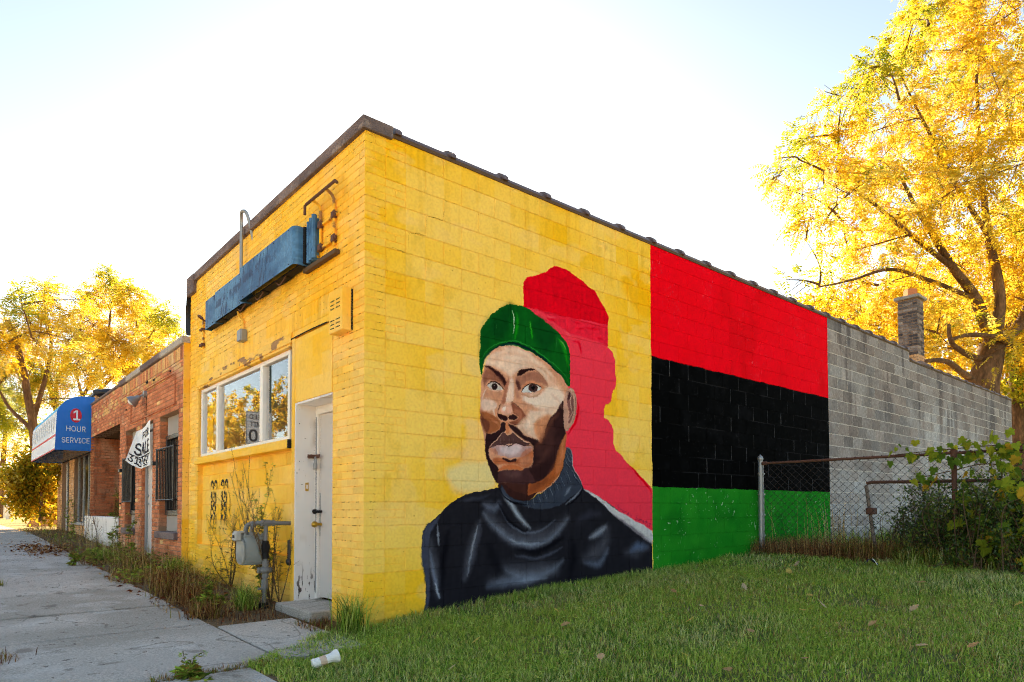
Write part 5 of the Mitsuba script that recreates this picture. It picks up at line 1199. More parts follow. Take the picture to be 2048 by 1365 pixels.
pr = [(0.0, 3.62), (-0.28, 3.615), (-0.44, 3.57), (-0.58, 3.48), (-0.68, 3.36), (-0.745, 3.22)]
pr = [(x - 0.0, z) for x, z in pr]; zb = 2.33
end = pr + [(-0.775, zb), (0.0, zb - 0.0)]
for y, t in ((ay0, 'end_panel'), (ay1, 'end_panel')):
    n = len(end); v = np.array([[x, y, z] for x, z in end] + [[x, y + 0.015, z] for x, z in end]); c = np.array([[-0.3, y, 2.9], [-0.3, y + 0.015, 2.9]])
    m = MB().add(np.vstack([v, c]), [[k, (k + 1) % n, n + (k + 1) % n, n + k] for k in range(n)])
    m.add(np.vstack([v, c]), [[(k + 1) % n, k, 2 * n] for k in range(n)] + [[n + k, n + (k + 1) % n, 2 * n + 1] for k in range(n)])
    put(f'{AW}__{t}', m, M_AWN)
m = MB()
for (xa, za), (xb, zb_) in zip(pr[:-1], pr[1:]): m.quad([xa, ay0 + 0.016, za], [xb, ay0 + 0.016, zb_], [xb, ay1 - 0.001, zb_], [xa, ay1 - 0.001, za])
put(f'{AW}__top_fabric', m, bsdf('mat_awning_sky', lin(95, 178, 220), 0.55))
for name, za, zb_, mm in (('front_fabric', 3.22, 2.70, M_AWNW), ('stripe', 2.70, 2.645, M_REDP), ('front_fabric', 2.645, 2.365, M_AWNW), ('hem', 2.365, 2.33, M_REDP)):
    f_ = lambda z: -0.745 - 0.03 * (3.22 - z) / 0.89
    put(f'{AW}__{name}', MB().quad([f_(za), ay0 + 0.016, za], [f_(zb_), ay0 + 0.016, zb_], [f_(zb_), ay1 - 0.001, zb_], [f_(za), ay1 - 0.001, za]), mm)
for y in np.linspace(ay0 + 0.3, ay1 - 0.2, 12):
    put(f'{AW}__rib', MB().tube([[-0.02, y, zb + 0.02], [-0.76, y, zb + 0.02], [-0.738, y, 3.2]], 0.012, 5), M_GALV)
    put(f'{AW}__front_mark', MB().box(-0.765, -0.7635, y + 0.08, y + 0.13, 2.80, 3.12), M_GALV)
put(f'{AW}__frame_rail', MB().tube([[-0.76, ay0 + 0.02, zb + 0.01], [-0.76, ay1 - 0.02, zb + 0.01]], 0.016, 6).tube([[-0.02, ay0 + 0.02, zb + 0.01], [-0.02, ay1 - 0.02, zb + 0.01]], 0.016, 6), M_DARK)
ell = MB(); a = np.linspace(0, 2 * np.pi, 28, endpoint=False); c = np.array([-0.375, ay0 - 0.004, 3.15])
rim = np.c_[c[0] + 0.115 * np.cos(a), np.full(28, c[1]), c[2] + 0.165 * np.sin(a)]
ell.add(np.vstack([rim, rim + [0, 0.003, 0], [c]]), [[k, (k + 1) % 28, 28 + (k + 1) % 28, 28 + k] for k in range(28)]); ell.add(np.vstack([rim, [c]]), [[k, (k + 1) % 28, 28] for k in range(28)])
put(f'{AW}__roundel', ell, M_REDP)
RX, UZ = (1, 0, 0), (0, 0, 1)
for t, h, z, sq, b in (('1', 0.22, 3.045, 0.95, True), ('HOUR', 0.125, 2.775, 0.80, False), ('SERVICE', 0.125, 2.505, 0.76, False)):
    w = text_width(t, h, b) * sq
    put(f'{AW}__lettering', words(t, h, (-0.375 - w / 2, ay0 - (0.005 if t == '1' else 0.001), z), RX, UZ, 0.004, b, sq), M_AWNW)

# ---------------------------------------------------------------- chain-link fence across the lawn
FN = thing('chain_link_fence', 'rusty chain link fence with a pale end post running out from the mural wall', 'fence')
FX, FZ = 6.45, 0.27
put(f'{FN}__post', MB().tube([[FX, -0.06, 0.1], [FX, -0.06, 1.66]], 0.036, 12).mesh(trimesh.creation.icosphere(2, 0.042), [[1, 0, 0, FX], [0, 1, 0, -0.06], [0, 0, 1.3, 1.675]]).tube([[FX, -0.06, 1.70], [FX, -0.06, 1.74]], [0.02, 0.006], 8), M_GALV, smooth=40, label='pale galvanised end post with a pointed cap')
put(f'{FN}__tension_bar', MB().tube([[FX - 0.01, -0.11, 0.35], [FX - 0.01, -0.11, 1.58]], 0.009, 6), M_GALV)
for z in (0.55, 0.85, 1.15, 1.45): put(f'{FN}__band', MB().tube([[FX, -0.06, z - 0.012], [FX, -0.06, z + 0.012]], 0.042, 12).box(FX - 0.012, FX + 0.012, -0.125, -0.09, z - 0.012, z + 0.012), M_GALV)
for y in (-2.53, -5.0, -7.5): put(f'{FN}__post', MB().tube([[FX, y, 0.1], [FX, y, 1.60]], 0.03, 10).tube([[FX, y, 1.56], [FX, y, 1.655]], 0.038, 10), M_RUST, smooth=40)
put(f'{FN}__rail', MB().tube([[FX, -0.09, 1.605], [FX, -2.5, 1.603], [FX, -5, 1.60], [FX, -8, 1.6]], 0.0185, 10).tube([[FX, -0.09, 1.605], [FX, -0.16, 1.605]], 0.03, 8), M_RUST, smooth=40)
M_WIRE = bsdf('mat_wire', lin(58, 50, 48), 0.75)
pit, n = 0.054, 150
for k in range(n):
    y = -0.11 - k * pit; z0, z1 = 0.30, 1.63; m_ = int((z1 - z0) / 0.051)
    pts = [[FX - 0.016 + 0.009 * ((j_ + k) % 2), y - (pit * 1.04 if (j_ + k) % 2 else 0) + rng.uniform(-0.002, 0.002), z0 + j_ * 0.051] for j_ in range(m_ + 1)]
    put(f'{FN}__wire', MB().tube(pts, 0.0036, 4, caps=False), M_WIRE)
GT = thing('gate_frame', 'old rusty pipe gate frame leaning behind the chain link fence', 'gate')
gp = [[6.62, -1.60, 0.15], [6.56, -1.53, 0.9], [6.54, -1.50, 1.25]]
put(f'{GT}__stile', MB().tube(gp, 0.024, 10), bsdf('mat_old_pipe', lin(120, 108, 100), 0.6), smooth=40)
put(f'{GT}__rail', MB().tube([[6.54, -1.50, 1.27], [6.56, -1.56, 1.285], [6.55, -2.6, 1.27], [6.53, -4.2, 1.23]], 0.022, 10), M_RUST, smooth=40)
put(f'{GT}__hinge', MB().box(6.50, 6.62, -1.60, -1.50, 0.86, 0.95, 0.01), M_RUST)

# ---------------------------------------------------------------- small things lying about
cup = MB(); c0, c1 = np.array([-0.905, -1.03, -0.028]), np.array([-0.738, -1.06, 0.012]); d = (c1 - c0) / np.linalg.norm(c1 - c0)
prof = [(0.0, 0.030), (0.012, 0.033), (0.02, 0.031), (0.10, 0.029), (0.125, 0.030), (0.15, 0.042), (0.166, 0.044), (0.172, 0.040), (0.150, 0.034)]
CU = thing('paper_cup', 'crushed white paper cup lying in the grass near the pavement', 'cup')
put(f'{CU}__body', MB().tube([c0 + d * t for t, r in prof], [r for t, r in prof], 18), M_PAINT, smooth=40)
put(f'{CU}__band', MB().tube([c0 + d * t for t in (0.045, 0.05, 0.085, 0.09)], [0.0298, 0.0305, 0.0302, 0.0295], 18, caps=False), bsdf('mat_cup_band', lin(206, 176, 150), 0.6), smooth=40)
lt = MB(); P = np.array([[[5.66 + 0.12 * s, -1.80 - 0.15 * t + 0.04 * s, 0.27 + (0.05 + 0.05 * t) * math.sin(math.pi * t) * (1 - 0.3 * s) + 0.03 * s * math.sin(7 * t)] for s in np.linspace(0, 1, 4)] for t in np.linspace(0, 1, 9)])
i, j = np.meshgrid(np.arange(8), np.arange(3), indexing='ij'); q = np.stack([i * 4 + j, (i + 1) * 4 + j, (i + 1) * 4 + j + 1, i * 4 + j + 1], -1).reshape(-1, 4)
lt.add(P.reshape(-1, 3), q)
LI = thing('litter_wrapper', 'dark blue and white crumpled wrapper at the weeds below the fence', 'litter')
put(f'{LI}__sheet', lt, bsdf('mat_wrapper', lin(28, 54, 96), 0.4), smooth=True)
put(f'{LI}__edge', MB().tube(P[5:, 0] + [-0.004, 0, 0.002], 0.004, 6), M_PAINT)
cb = thing('cardboard_sheet', 'flat brown cardboard propped in the bushes past the tan shop', 'cardboard')
scene[cb] = shape(MB().add(np.array([[-0.55, 22.6, 0.36], [0.35, 22.9, 0.36], [0.55, 23.2, 0.95], [-0.30, 22.9, 0.92], [-0.55, 22.62, 0.36], [0.35, 22.92, 0.36], [0.55, 23.22, 0.95], [-0.30, 22.92, 0.92]]), [[0, 1, 2, 3], [7, 6, 5, 4], [0, 4, 5, 1], [1, 5, 6, 2], [2, 6, 7, 3], [3, 7, 4, 0]]), M_CARD)
bag = trimesh.creation.icosphere(3, 1.0); bv = np.asarray(bag.vertices); bv = bv * (1 + 0.5 * (meshkit.fbm(bv * 2.5, 3, 3)[:, None] - 0.5))
for lab, x, y, s, mm in (('black rubbish bag dumped beside the cardboard sheet', 0.85, 23.0, 0.28, M_BLACK), ('white plastic bag dumped right of the cardboard sheet', 1.25, 22.8, 0.2, M_BANNER)):
    solo('rubbish_bag', lab, 'bag', MB().add(bv * [s, s, s * 0.8] + [x, y, 0.36 + s * 0.5], bag.faces), mm, smooth=True)
GAR = thing('white_shed', 'small white shed far down the pavement at the left edge', 'shed')
put(f'{GAR}__wall', MB().box(-2.2, 0.9, 58, 62, 0.2, 3.0), M_PAINT); put(f'{GAR}__roof', MB().box(-2.5, 1.2, 57.6, 62.4, 3.0, 3.25), M_CORR); put(f'{GAR}__door', MB().box(-1.3, -0.4, 57.95, 58.0, 0.3, 2.4), M_DARK)
GW = thing('white_gateway', 'white portal frame over the far end of the pavement', 'gateway')
put(f'{GW}__post', MB().box(0.35, 0.65, 48, 48.3, 0.2, 3.4), M_PAINT); put(f'{GW}__post', MB().box(-4.6, -4.3, 48, 48.3, 0.0, 3.4), M_PAINT); put(f'{GW}__beam', MB().box(-4.6, 0.65, 48.0, 48.3, 3.402, 3.72), M_PAINT)

# the street sign that the window mirrors
PO = thing('street_pole', 'dark green street pole at the kerb mirrored in the window', 'pole')
scene[PO] = shape(MB().tube([[-3.02, 10.78, 0.1], [-3.02, 10.78, 9.0]], [0.14, 0.10], 14), M_GREENP, True)
SL = thing('speed_sign', 'white speed limit 30 sign at the kerb mirrored in the window', 'sign')
put(f'{SL}__plate', MB().box(-3.10, -2.49, 10.60, 10.604, 2.47, 3.24), M_SIGNW)
put(f'{SL}__border', MB().box(-3.085, -2.505, 10.597, 10.599, 2.485, 2.495).box(-3.085, -2.505, 10.597, 10.599, 3.215, 3.225).box(-3.085, -3.075, 10.597, 10.599, 2.496, 3.214).box(-2.515, -2.505, 10.597, 10.599, 2.496, 3.214), M_DARK)
put(f'{SL}__bracket', MB().box(-2.84, -2.76, 10.605, 10.70, 2.6, 3.1), M_GALV)
for t, h, z in (('SPEED', 0.105, 3.06), ('LIMIT', 0.105, 2.89), ('30', 0.27, 2.54)):
    w = text_width(t, h, True)
    sq = min(1.0, 0.52 / w); put(f'{SL}__lettering', words(t, h, (-2.795 - w * sq / 2, 10.599, z), RX, UZ, 0.004, True, sq), M_DARK)

# ---------------------------------------------------------------- plants
def unit(v): return v / (np.linalg.norm(v, axis=-1, keepdims=True) + 1e-12)


def leaflets(base, d, nrm, L, W, col, fold=0.25):
    """Many pointed leaves at once: a base point, direction, face normal, length, width and colour each."""
    n = len(base); s = unit(np.cross(d, nrm)); nn = np.cross(s, d)
    L, W = np.broadcast_to(L, (n,))[:, None], np.broadcast_to(W, (n,))[:, None]
    mid = base + d * L * 0.45 + nn * W * fold
    v = np.stack([base, mid + s * W * 0.5, base + d * L - nn * W * 0.15, mid - s * W * 0.5], 1).reshape(-1, 3)
    f = (np.arange(n) * 4)[:, None, None] + np.array([[0, 1, 2], [0, 2, 3]])
    return v, f.reshape(-1, 3), np.repeat(col, 4, axis=0)


def pinnate(base, d, L, col, pairs, ll, lw, R):
    """Feathered compound leaves: pairs of leaflets along a drooping midrib."""
    n = len(base); up = np.array([0, 0, 1.0]); s = unit(np.cross(d, up) + 1e-6); V, F, C, o = [], [], [], 0
    for k in range(pairs + 1):
        t = (k + 1.0) / (pairs + 1)
        p = base + d * (L * t)[:, None] - up * (0.28 * L * t * t)[:, None]
        dd = unit(d - up * 0.5 * t)
        for sgn in ((1, -1) if k < pairs else (0,)):
            ld = unit(dd * (0.45 if sgn else 1) + s * sgn * 0.9 - up * R.uniform(0.05, 0.45, n)[:, None])
            nn = unit(np.cross(s, d) + R.normal(0, 0.35, (n, 3)))
            sc = (1 - 0.35 * abs(t - 0.5)) * R.uniform(0.85, 1.15, n)
            v, f, c = leaflets(p, ld, nn, ll * sc, lw * sc, col * R.uniform(0.85, 1.15, (n, 1)))
            V.append(v); F.append(f + o); C.append(c); o += len(v)
    return np.vstack(V), np.vstack(F), np.clip(np.vstack(C), 0, 0.98)


def colour_shape(v, f, c, mat): return mikit.ply((v, f), mat, smooth=False, color=c)


from scipy.spatial import cKDTree


def tree(name, label, limbs, blobs, n_twig, per, leaf, seed, group=None, blob_r=0.035):
    """limbs: list of (points, radius at the start, at the end); blobs: (x, y, z, r, colour set) of the crown. The crown grows as boughs from the limbs to the blobs and twigs inside them."""
    R = np.random.default_rng(seed); key = thing(name, label, 'tree', group)
    tr = MB(); sk = []
    for pts, r0, r1 in limbs:
        p = curve(pts, 6); p = p + (meshkit.fbm(p * 0.9, 2, seed)[:, None] - 0.5) * 0.25 * np.linspace(0, 1, len(p))[:, None]
        tr.tube(p, np.linspace(r0, r1, len(p)), 10); sk.append(p)
    put(f'{key}__trunk', tr, M_BARK, smooth=True)
    sk = np.vstack(sk); sk = sk[sk[:, 2] > sk[:, 2].min() + 0.25 * (sk[:, 2].max() - sk[:, 2].min())]
    bo = MB(); bl = np.array([b[:4] for b in blobs], float); cs = [b[4] if len(b) > 4 else 0 for b in blobs]
    order = np.argsort(cKDTree(sk).query(bl[:, :3])[0])
    for b in order:
        c = bl[b, :3]; r = bl[b, 3]
        D = np.linalg.norm(sk - c, axis=1) + 1.2 * np.maximum(sk[:, 2] - c[2], 0); a = sk[np.argmin(D)]
        d = c - a; L = np.linalg.norm(d)
        if L < 0.2: continue
        mid = a + d * 0.5 + np.array([0, 0, 0.10 * L]) + R.normal(0, 0.05 * L, 3)
        p = curve([a, mid, c + d / L * r * 0.5], 5)
        bo.tube(p, np.linspace(blob_r * min(1.6, 0.6 + 0.25 * L), 0.010, len(p)), 6, caps=False); sk = np.vstack([sk, p[1:]])
        for _ in range(3):
            e = c + R.normal(0, 0.6, 3) * r; st_ = p[R.integers(2, len(p))]
            q = curve([st_, (st_ + e) / 2 + R.normal(0, 0.06 * r, 3), e], 4); bo.tube(q, np.linspace(0.014, 0.006, len(q)), 5, caps=False); sk = np.vstack([sk, q[1:]])
    w = bl[:, 3] ** 2.2; w /= w.sum(); ib = R.choice(len(bl), n_twig, p=w)
    dirs = unit(R.normal(0, 1, (n_twig, 3))); rad = bl[ib, 3] * R.uniform(0.15, 1, n_twig) ** 0.5
    e = bl[ib, :3] + dirs * rad[:, None]
    dd, ii = cKDTree(sk).query(e); a = sk[ii]
    for k in range(n_twig):
        if dd[k] > 0.15: bo.tube([a[k], (a[k] + e[k]) / 2 + R.normal(0, 0.08 * dd[k], 3), e[k]], [0.008, 0.006, 0.003], 4, caps=False)
    put(f'{key}__branches', bo, M_BARK, smooth=True, kind='stuff')
    t = R.uniform(0.35, 1.0, (n_twig, per)); base = (a[:, None] + (e - a)[:, None] * t[..., None]).reshape(-1, 3) + R.normal(0, 0.10, (n_twig * per, 3))
    out = unit(e - bl[ib, :3] + 0.4 * unit(e - a)); d = unit(np.repeat(out, per, 0) * 0.7 + R.normal(0, 0.6, (n_twig * per, 3)) + [0, 0, -0.15])
    v, f, c = leaf(base, d, np.repeat(np.array(cs)[ib], per), R)
    scene[f'{key}__crown'] = colour_shape(v, f, c, 'mat_leaf'); labels[f'{key}__crown'] = {'kind': 'stuff'}
    return key


YEL = np.array([[0.66, 0.50, 0.04], [0.70, 0.56, 0.08], [0.66, 0.42, 0.02], [0.76, 0.64, 0.16], [0.60, 0.50, 0.04]])
LIM = np.array([[0.46, 0.45, 0.03], [0.32, 0.36, 0.03], [0.56, 0.50, 0.05], [0.20, 0.25, 0.02]])
GRN = np.array([[0.16, 0.20, 0.03], [0.24, 0.28, 0.04], [0.34, 0.34, 0.05]])
GOLD = np.array([[0.62, 0.45, 0.03], [0.46, 0.36, 0.03], [0.58, 0.34, 0.02], [0.22, 0.22, 0.02]])
SETS = [YEL, LIM, GRN, GOLD]


def pick(sets, base, R, patch=0.55):
    n = len(base); c = np.empty((n, 3)); clump = meshkit.fbm(base * 0.8, 2, 5)
    for s in range(4):
        m = sets == s
        if m.any(): c[m] = SETS[s][R.integers(0, len(SETS[s]), m.sum())]
    g = (clump > 0.60) & (sets == 0); c[g] = np.array([0.66, 0.44, 0.02]) * R.uniform(0.85, 1.1, (g.sum(), 1))
    g = (clump < 0.36) & (sets == 0) & (R.uniform(size=n) < 0.5); c[g] = LIM[R.integers(0, 4, g.sum())]
    return c


def big_leaf(base, d, sets, R): return pinnate(base, d, R.uniform(0.40, 0.62, len(base)), pick(sets, base, R), 5, 0.16, 0.062, R)
def fine_leaf(base, d, sets, R): return pinnate(base, d, R.uniform(0.28, 0.45, len(base)), pick(sets, base, R), 3, 0.13, 0.055, R)
def plain_leaf(size):
    def fn(base, d, sets, R):
        n = len(base) * 4; b = np.repeat(base, 4, 0) + R.normal(0, 0.10, (n, 3)); s = R.uniform(0.7, 1.3, n)
        return leaflets(b, unit(np.repeat(d, 4, 0) + R.normal(0, 0.7, (n, 3))), unit(R.normal(0, 1, (n, 3))), size * s, size * 0.6 * s, pick(np.repeat(sets, 4), b, R) * R.uniform(0.8, 1.1, (n, 1)))
    return fn


RT = tree('yellow_tree', 'huge yellow autumn tree rising behind the grey block wall at the right', [([(25.9,1.8,0.3),(25.8,1.9,3.0),(25.8,1.9,5.2),(26.1,1.6,6.8)],0.75,0.42),([(26.1,1.6,6.8),(25.6,2.0,8.5),(24.3,2.3,9.4),(23.0,2.8,10.9),(21.8,3.1,12.1)],0.24,0.04),([(26.1,1.6,6.8),(26.2,1.4,8.6),(26.2,1.7,10.9),(26.2,1.9,13.6),(26.0,1.9,17.0)],0.23,0.04),([(26.1,1.6,6.8),(27.5,1.0,7.9),(28.4,0.8,10.3),(29.1,0.7,13.7),(29.7,0.7,17.9)],0.24,0.05),([(25.7,2.0,5.4),(24.7,2.2,5.7),(23.6,2.4,6.0),(22.5,2.7,5.9),(21.4,3.1,5.6)],0.14,0.04),([(25.9,1.8,6.3),(24.8,2.0,6.3),(23.6,2.2,6.6),(23.2,2.2,7.2)],0.13,0.05),([(26.7,1.1,6.8),(25.5,1.3,6.9),(24.2,1.7,6.9),(23.1,2.1,6.6)],0.12,0.05),([(25.6,2.0,8.5),(23.7,2.9,9.0),(22.1,3.6,9.2),(20.6,4.3,8.7),(19.3,4.8,8.3)],0.09,0.02),([(24.3,2.3,9.4),(22.6,3.1,10.4),(21.6,4.0,11.6),(20.0,4.7,12.3),(18.7,5.1,12.5)],0.10,0.02),([(26.2,1.7,10.9),(24.8,2.5,13.0),(23.5,2.9,14.7),(22.8,3.4,16.3)],0.10,0.02)], [(18.7,5.5,12.7,0.7,1),(21.3,5.8,14.5,1.0,1),(20.9,4.7,14.4,1.3,0),(22.0,5.7,13.4,1.6,0),(21.5,6.4,12.6,0.9,0),(18.2,4.6,10.0,0.7,0),(18.8,3.6,10.7,1.5,0),(24.4,5.5,17.4,1.0,1),(21.3,3.3,15.9,1.0,1),(21.7,2.7,16.8,0.9,0),(27.8,3.8,21.5,1.1,1),(23.2,3.6,14.7,2.1,0),(25.8,4.5,13.6,2.3,0),(22.6,4.3,10.4,1.5,0),(22.9,5.4,11.2,1.0,0),(18.4,5.2,8.4,0.6,1),(22.4,5.9,9.2,1.0,0),(24.9,5.7,9.1,1.3,0),(23.5,3.9,9.2,1.6,0),(26.3,3.0,18.4,2.0,0),(26.0,2.8,15.4,2.2,0),(21.6,1.6,10.9,1.8,0),(26.7,3.1,10.5,2.0,0),(26.8,1.3,19.0,2.1,0),(24.6,0.9,15.1,2.0,0),(22.6,0.5,11.6,1.8,0),(29.0,2.0,11.6,2.1,0),(24.4,2.8,7.7,1.5,0),(27.5,2.2,8.9,1.6,0),(29.9,1.4,9.4,1.6,0),(29.1,0.4,17.5,2.2,0),(30.9,0.7,15.3,2.3,0),(26.9,-0.1,10.9,1.8,0),(25.0,5.0,8.0,1.3,0),(24.4,2.6,6.6,0.9,0),(28.3,2.8,22.7,2.2,0),(29.7,1.1,22.8,2.4,0),(17.7,5.3,11.7,0.5,0),(18.8,4.7,9.1,0.5,1),(20.6,3.6,15.6,0.5,1),(24.4,6.5,17.8,0.5,1),(23.5,2.9,18.3,0.7,1),(29.2,-0.5,18.8,2.1,0),(26.7,-0.9,14.6,1.9,0),(28.2,-0.3,9.2,1.6,0),(25.5,1.1,6.5,1.1,0)], 2500, 4, big_leaf, 101, None, 0.05)
tree('yellow_tree', 'second yellow tree with a dark trunk behind the far end of the grey wall', [([(37.9,3.4,0.2),(37.9,3.4,4.3),(37.7,3.4,7.8),(37.3,3.7,11.3),(36.9,3.9,14.3)],0.5,0.12)], [(30.5,8.4,10.0,1.9,0),(33.5,7.6,10.4,2.3,0),(35.0,6.3,11.4,2.5,0),(39.0,5.4,11.0,2.7,0),(39.2,3.5,11.1,2.6,0),(42.3,2.8,9.4,2.7,0),(40.6,3.8,8.2,2.1,0),(39.9,5.4,8.9,2.2,0),(36.0,6.2,9.0,2.1,0),(31.2,6.4,8.3,1.6,0),(40.8,3.7,6.1,2.1,1),(42.8,2.8,6.2,2.4,1),(39.9,4.8,6.7,1.6,0),(40.0,1.7,13.9,3.0,0),(39.6,3.7,4.9,1.6,3),(36.6,2.3,3.6,1.4,3),(33.9,9.3,9.5,1.6,0),(30.7,9.9,11.2,1.3,0)], 1900, 4, plain_leaf(0.20), 102)
tree('dark_trunk_tree', 'dark trunked tree at the right edge beyond the wall end', [([(30.6,1.8,0.2),(30.5,1.8,5.5),(30.5,1.7,8.4),(30.8,1.4,11.4)],0.42,0.25)], [(29.8,1.3,5.6,1.0,1),(29.1,0.7,6.9,1.5,0),(32.5,2.0,4.5,1.1,2),(33.9,1.5,4.5,1.5,2),(29.3,0.5,8.9,1.5,0),(32.4,1.5,13.0,1.7,0)], 420, 4, plain_leaf(0.18), 103)
tree('honey_locust', 'yellow leaved tree over the blue awning nearest the left edge', [([(0.2,28.0,0.1),(0.1,28.0,3.4),(-0.1,28.1,5.4),(-0.4,28.4,7.1),(-0.8,28.6,8.7)],0.20,0.09),([(0.1,28.4,3.4),(-0.0,28.5,4.2),(-0.7,29.0,5.1),(-1.1,29.4,5.9)],0.11,0.04),([(0.1,28.8,4.7),(0.4,28.4,6.2),(0.6,28.3,7.8),(0.4,28.4,9.3)],0.11,0.04)], [(-0.2,27.3,8.5,1.1,0),(0.6,24.2,8.7,0.8,0),(0.5,25.7,7.5,1.2,0),(-0.2,30.7,7.1,1.4,1),(0.7,30.9,6.8,1.3,0),(1.0,23.0,6.3,0.9,0),(-0.8,29.7,7.9,1.1,0),(-0.7,24.4,8.5,0.6,1),(0.5,29.5,10.5,0.6,0),(-1.6,27.8,7.2,1.3,0),(-1.5,32.9,5.4,1.5,1),(-0.3,32.7,5.3,1.1,1),(1.3,27.0,5.4,0.7,1)], 1000, 5, fine_leaf, 200, 'yellow trees at the left', 0.04)
tree('honey_locust', 'taller yellow leaved tree between the awning and the orange parapet', [([(1.9,34.5,0.1),(1.8,34.5,3.9),(1.4,34.8,6.4),(0.9,35.1,8.2)],0.20,0.09),([(1.9,34.8,3.5),(2.2,34.5,5.7),(2.9,33.8,7.5),(3.4,33.3,9.5),(3.6,33.0,11.5)],0.11,0.04),([(2.2,34.9,5.8),(3.2,34.0,7.0),(4.4,32.9,8.5),(5.5,31.9,9.8)],0.11,0.04),([(1.8,35.6,5.0),(1.6,35.8,7.1),(1.9,35.4,8.6),(2.5,34.9,10.2)],0.11,0.04),([(3.1,34.9,7.6),(3.9,34.1,8.4),(4.9,33.2,10.5)],0.11,0.04)], [(3.4,37.5,11.1,1.4,0),(3.3,31.2,11.6,0.8,0),(3.6,28.8,10.5,0.9,0),(5.0,32.4,10.6,1.1,0),(4.7,27.4,9.5,0.7,1),(3.4,30.2,8.6,1.1,0),(3.0,32.4,8.0,1.0,0),(6.0,31.6,10.0,0.6,1),(2.9,30.1,11.8,0.4,1),(4.3,28.0,8.4,0.8,0),(4.6,35.3,8.2,0.9,0),(2.5,31.9,11.2,0.7,0),(5.1,35.7,9.1,0.9,1)], 1000, 5, fine_leaf, 201, 'yellow trees at the left', 0.04)
tree('honey_locust', 'farther yellow tree low at the left edge above the pavement', [([(0.3,53.0,0.1),(0.4,52.8,4.1),(0.5,52.7,6.5),(0.2,52.8,9.3)],0.20,0.09)], [(-1.3,57.9,5.4,2.8,3),(0.4,51.6,5.7,1.6,0),(1.8,51.2,6.5,1.3,1),(0.3,52.9,8.6,1.5,1),(-1.6,55.7,9.5,2.7,0),(1.4,52.9,5.0,1.3,3)], 700, 5, fine_leaf, 202, 'yellow trees at the left', 0.04)
BU = tree('golden_bush', 'golden leaved bush sprawling against the end of the tan shop', [([(-0.4,20.0,0.6),(-0.4,20.0,1.3),(-0.5,20.0,1.9),(-0.4,20.0,2.3)],0.06,0.02)], [(-0.4,20.1,1.9,0.5,3),(-0.6,20.5,1.5,0.5,3),(-0.1,20.9,1.3,0.5,3),(-0.6,20.1,2.3,0.5,3),(-0.9,20.2,1.3,0.4,3),(-0.2,20.4,2.8,0.3,3),(-0.1,19.1,2.1,0.2,3),(-1.1,20.0,1.9,0.4,0),(-0.6,21.5,0.9,0.3,3),(-0.2,19.9,0.8,0.2,3)], 650, 3, plain_leaf(0.13), 301, None, 0.02)
labels[BU]['category'] = 'bush'
for k, (x, y, h, s) in enumerate(((-17, 26, 9, 3), (-18, 34, 11, 0), (-16.5, 18, 8, 0), (-19, 44, 12, 3), (-17, 55, 11, 0), (-18, 12, 9, 1), (-20, 68, 13, 0), (-4.6, 62, 9, 3))):
    lab = ('golden tree across the street mirrored low in the window', 'broad yellow tree across the street mirrored in the window', 'shorter yellow tree across the street opposite the brick shop', 'tall golden tree farther up across the street', 'yellow tree up the street beyond the tall golden one', 'green yellow tree across the street opposite the yellow front', 'farthest tall yellow tree across the street', 'gold tree at the far end of the pavement')[k]
    rr = random.Random(k); z0 = float(street_z(y))
    bl = [(x + rr.uniform(-.28, .28) * h, y + rr.uniform(-.28, .28) * h, z0 + h * rr.uniform(0.3, 0.92), h * rr.uniform(0.12, 0.2), s) for _ in range(14)]
    tree('street_tree', lab, [([(x, y, z0 - 0.1), (x + 0.1, y, z0 + h * 0.3), (x, y + 0.2, z0 + h * 0.75)], 0.035 * h, 0.05)], bl, 260, 4, plain_leaf(0.32), 400 + k)



# ---------------------------------------------------------------- grass, weeds and fallen leaves
def blades(base, H, lean, W, col, bend=0.6):
    """Grass blades: three triangles each, bending over; lean is a horizontal vector."""
    n = len(base); up = np.array([0, 0, 1.0]); H = np.broadcast_to(H, (n,))[:, None]; W = np.broadcast_to(W, (n,))[:, None]
    s = unit(np.cross(lean + 1e-6, up)); ln = np.linalg.norm(lean, axis=1, keepdims=True)
    m = base + up * H * 0.55 + lean * H * 0.35; t = base + up * H * (1 - 0.25 * np.minimum(ln, 2) * bend) + lean * H * (0.8 + 0.3 * bend)
    v = np.stack([base - s * W / 2, base + s * W / 2, m - s * W * 0.4, m + s * W * 0.4, t], 1).reshape(-1, 3)
    f = (np.arange(n) * 5)[:, None, None] + np.array([[0, 1, 3], [0, 3, 2], [2, 3, 4]])
    return v, f.reshape(-1, 3), np.repeat(col, 5, 0)


LAWN = np.array([lin(180, 200, 84), lin(148, 184, 72), lin(214, 224, 120), lin(92, 134, 54), lin(230, 228, 156)])
DRY = np.array([lin(214, 188, 122), lin(194, 158, 100), lin(226, 206, 150)])
TAN = np.array([lin(172, 132, 88), lin(142, 102, 68), lin(196, 160, 110), lin(116, 82, 60)])
WEED = np.array([lin(120, 132, 52), lin(88, 110, 46), lin(156, 148, 70), lin(146, 116, 62)])
RUSTY = np.array([lin(110, 62, 40), lin(84, 48, 34), lin(134, 84, 52)])


def merge(parts):
    V, F, C, o = [], [], [], 0
    for v, f, c in parts: V.append(v); F.append(f + o); C.append(c); o += len(v)
    return np.vstack(V), np.vstack(F), np.vstack(C)


R = np.random.default_rng(5)
def scatter(n, x0, x1, y0, y1, dens):
    out = []
    while sum(map(len, out)) < n:
        q = np.c_[R.uniform(x0, x1, n), R.uniform(y0, y1, n)]; out.append(q[R.uniform(size=n) < dens(q[:, 0], q[:, 1])])
    return np.vstack(out)[:n]


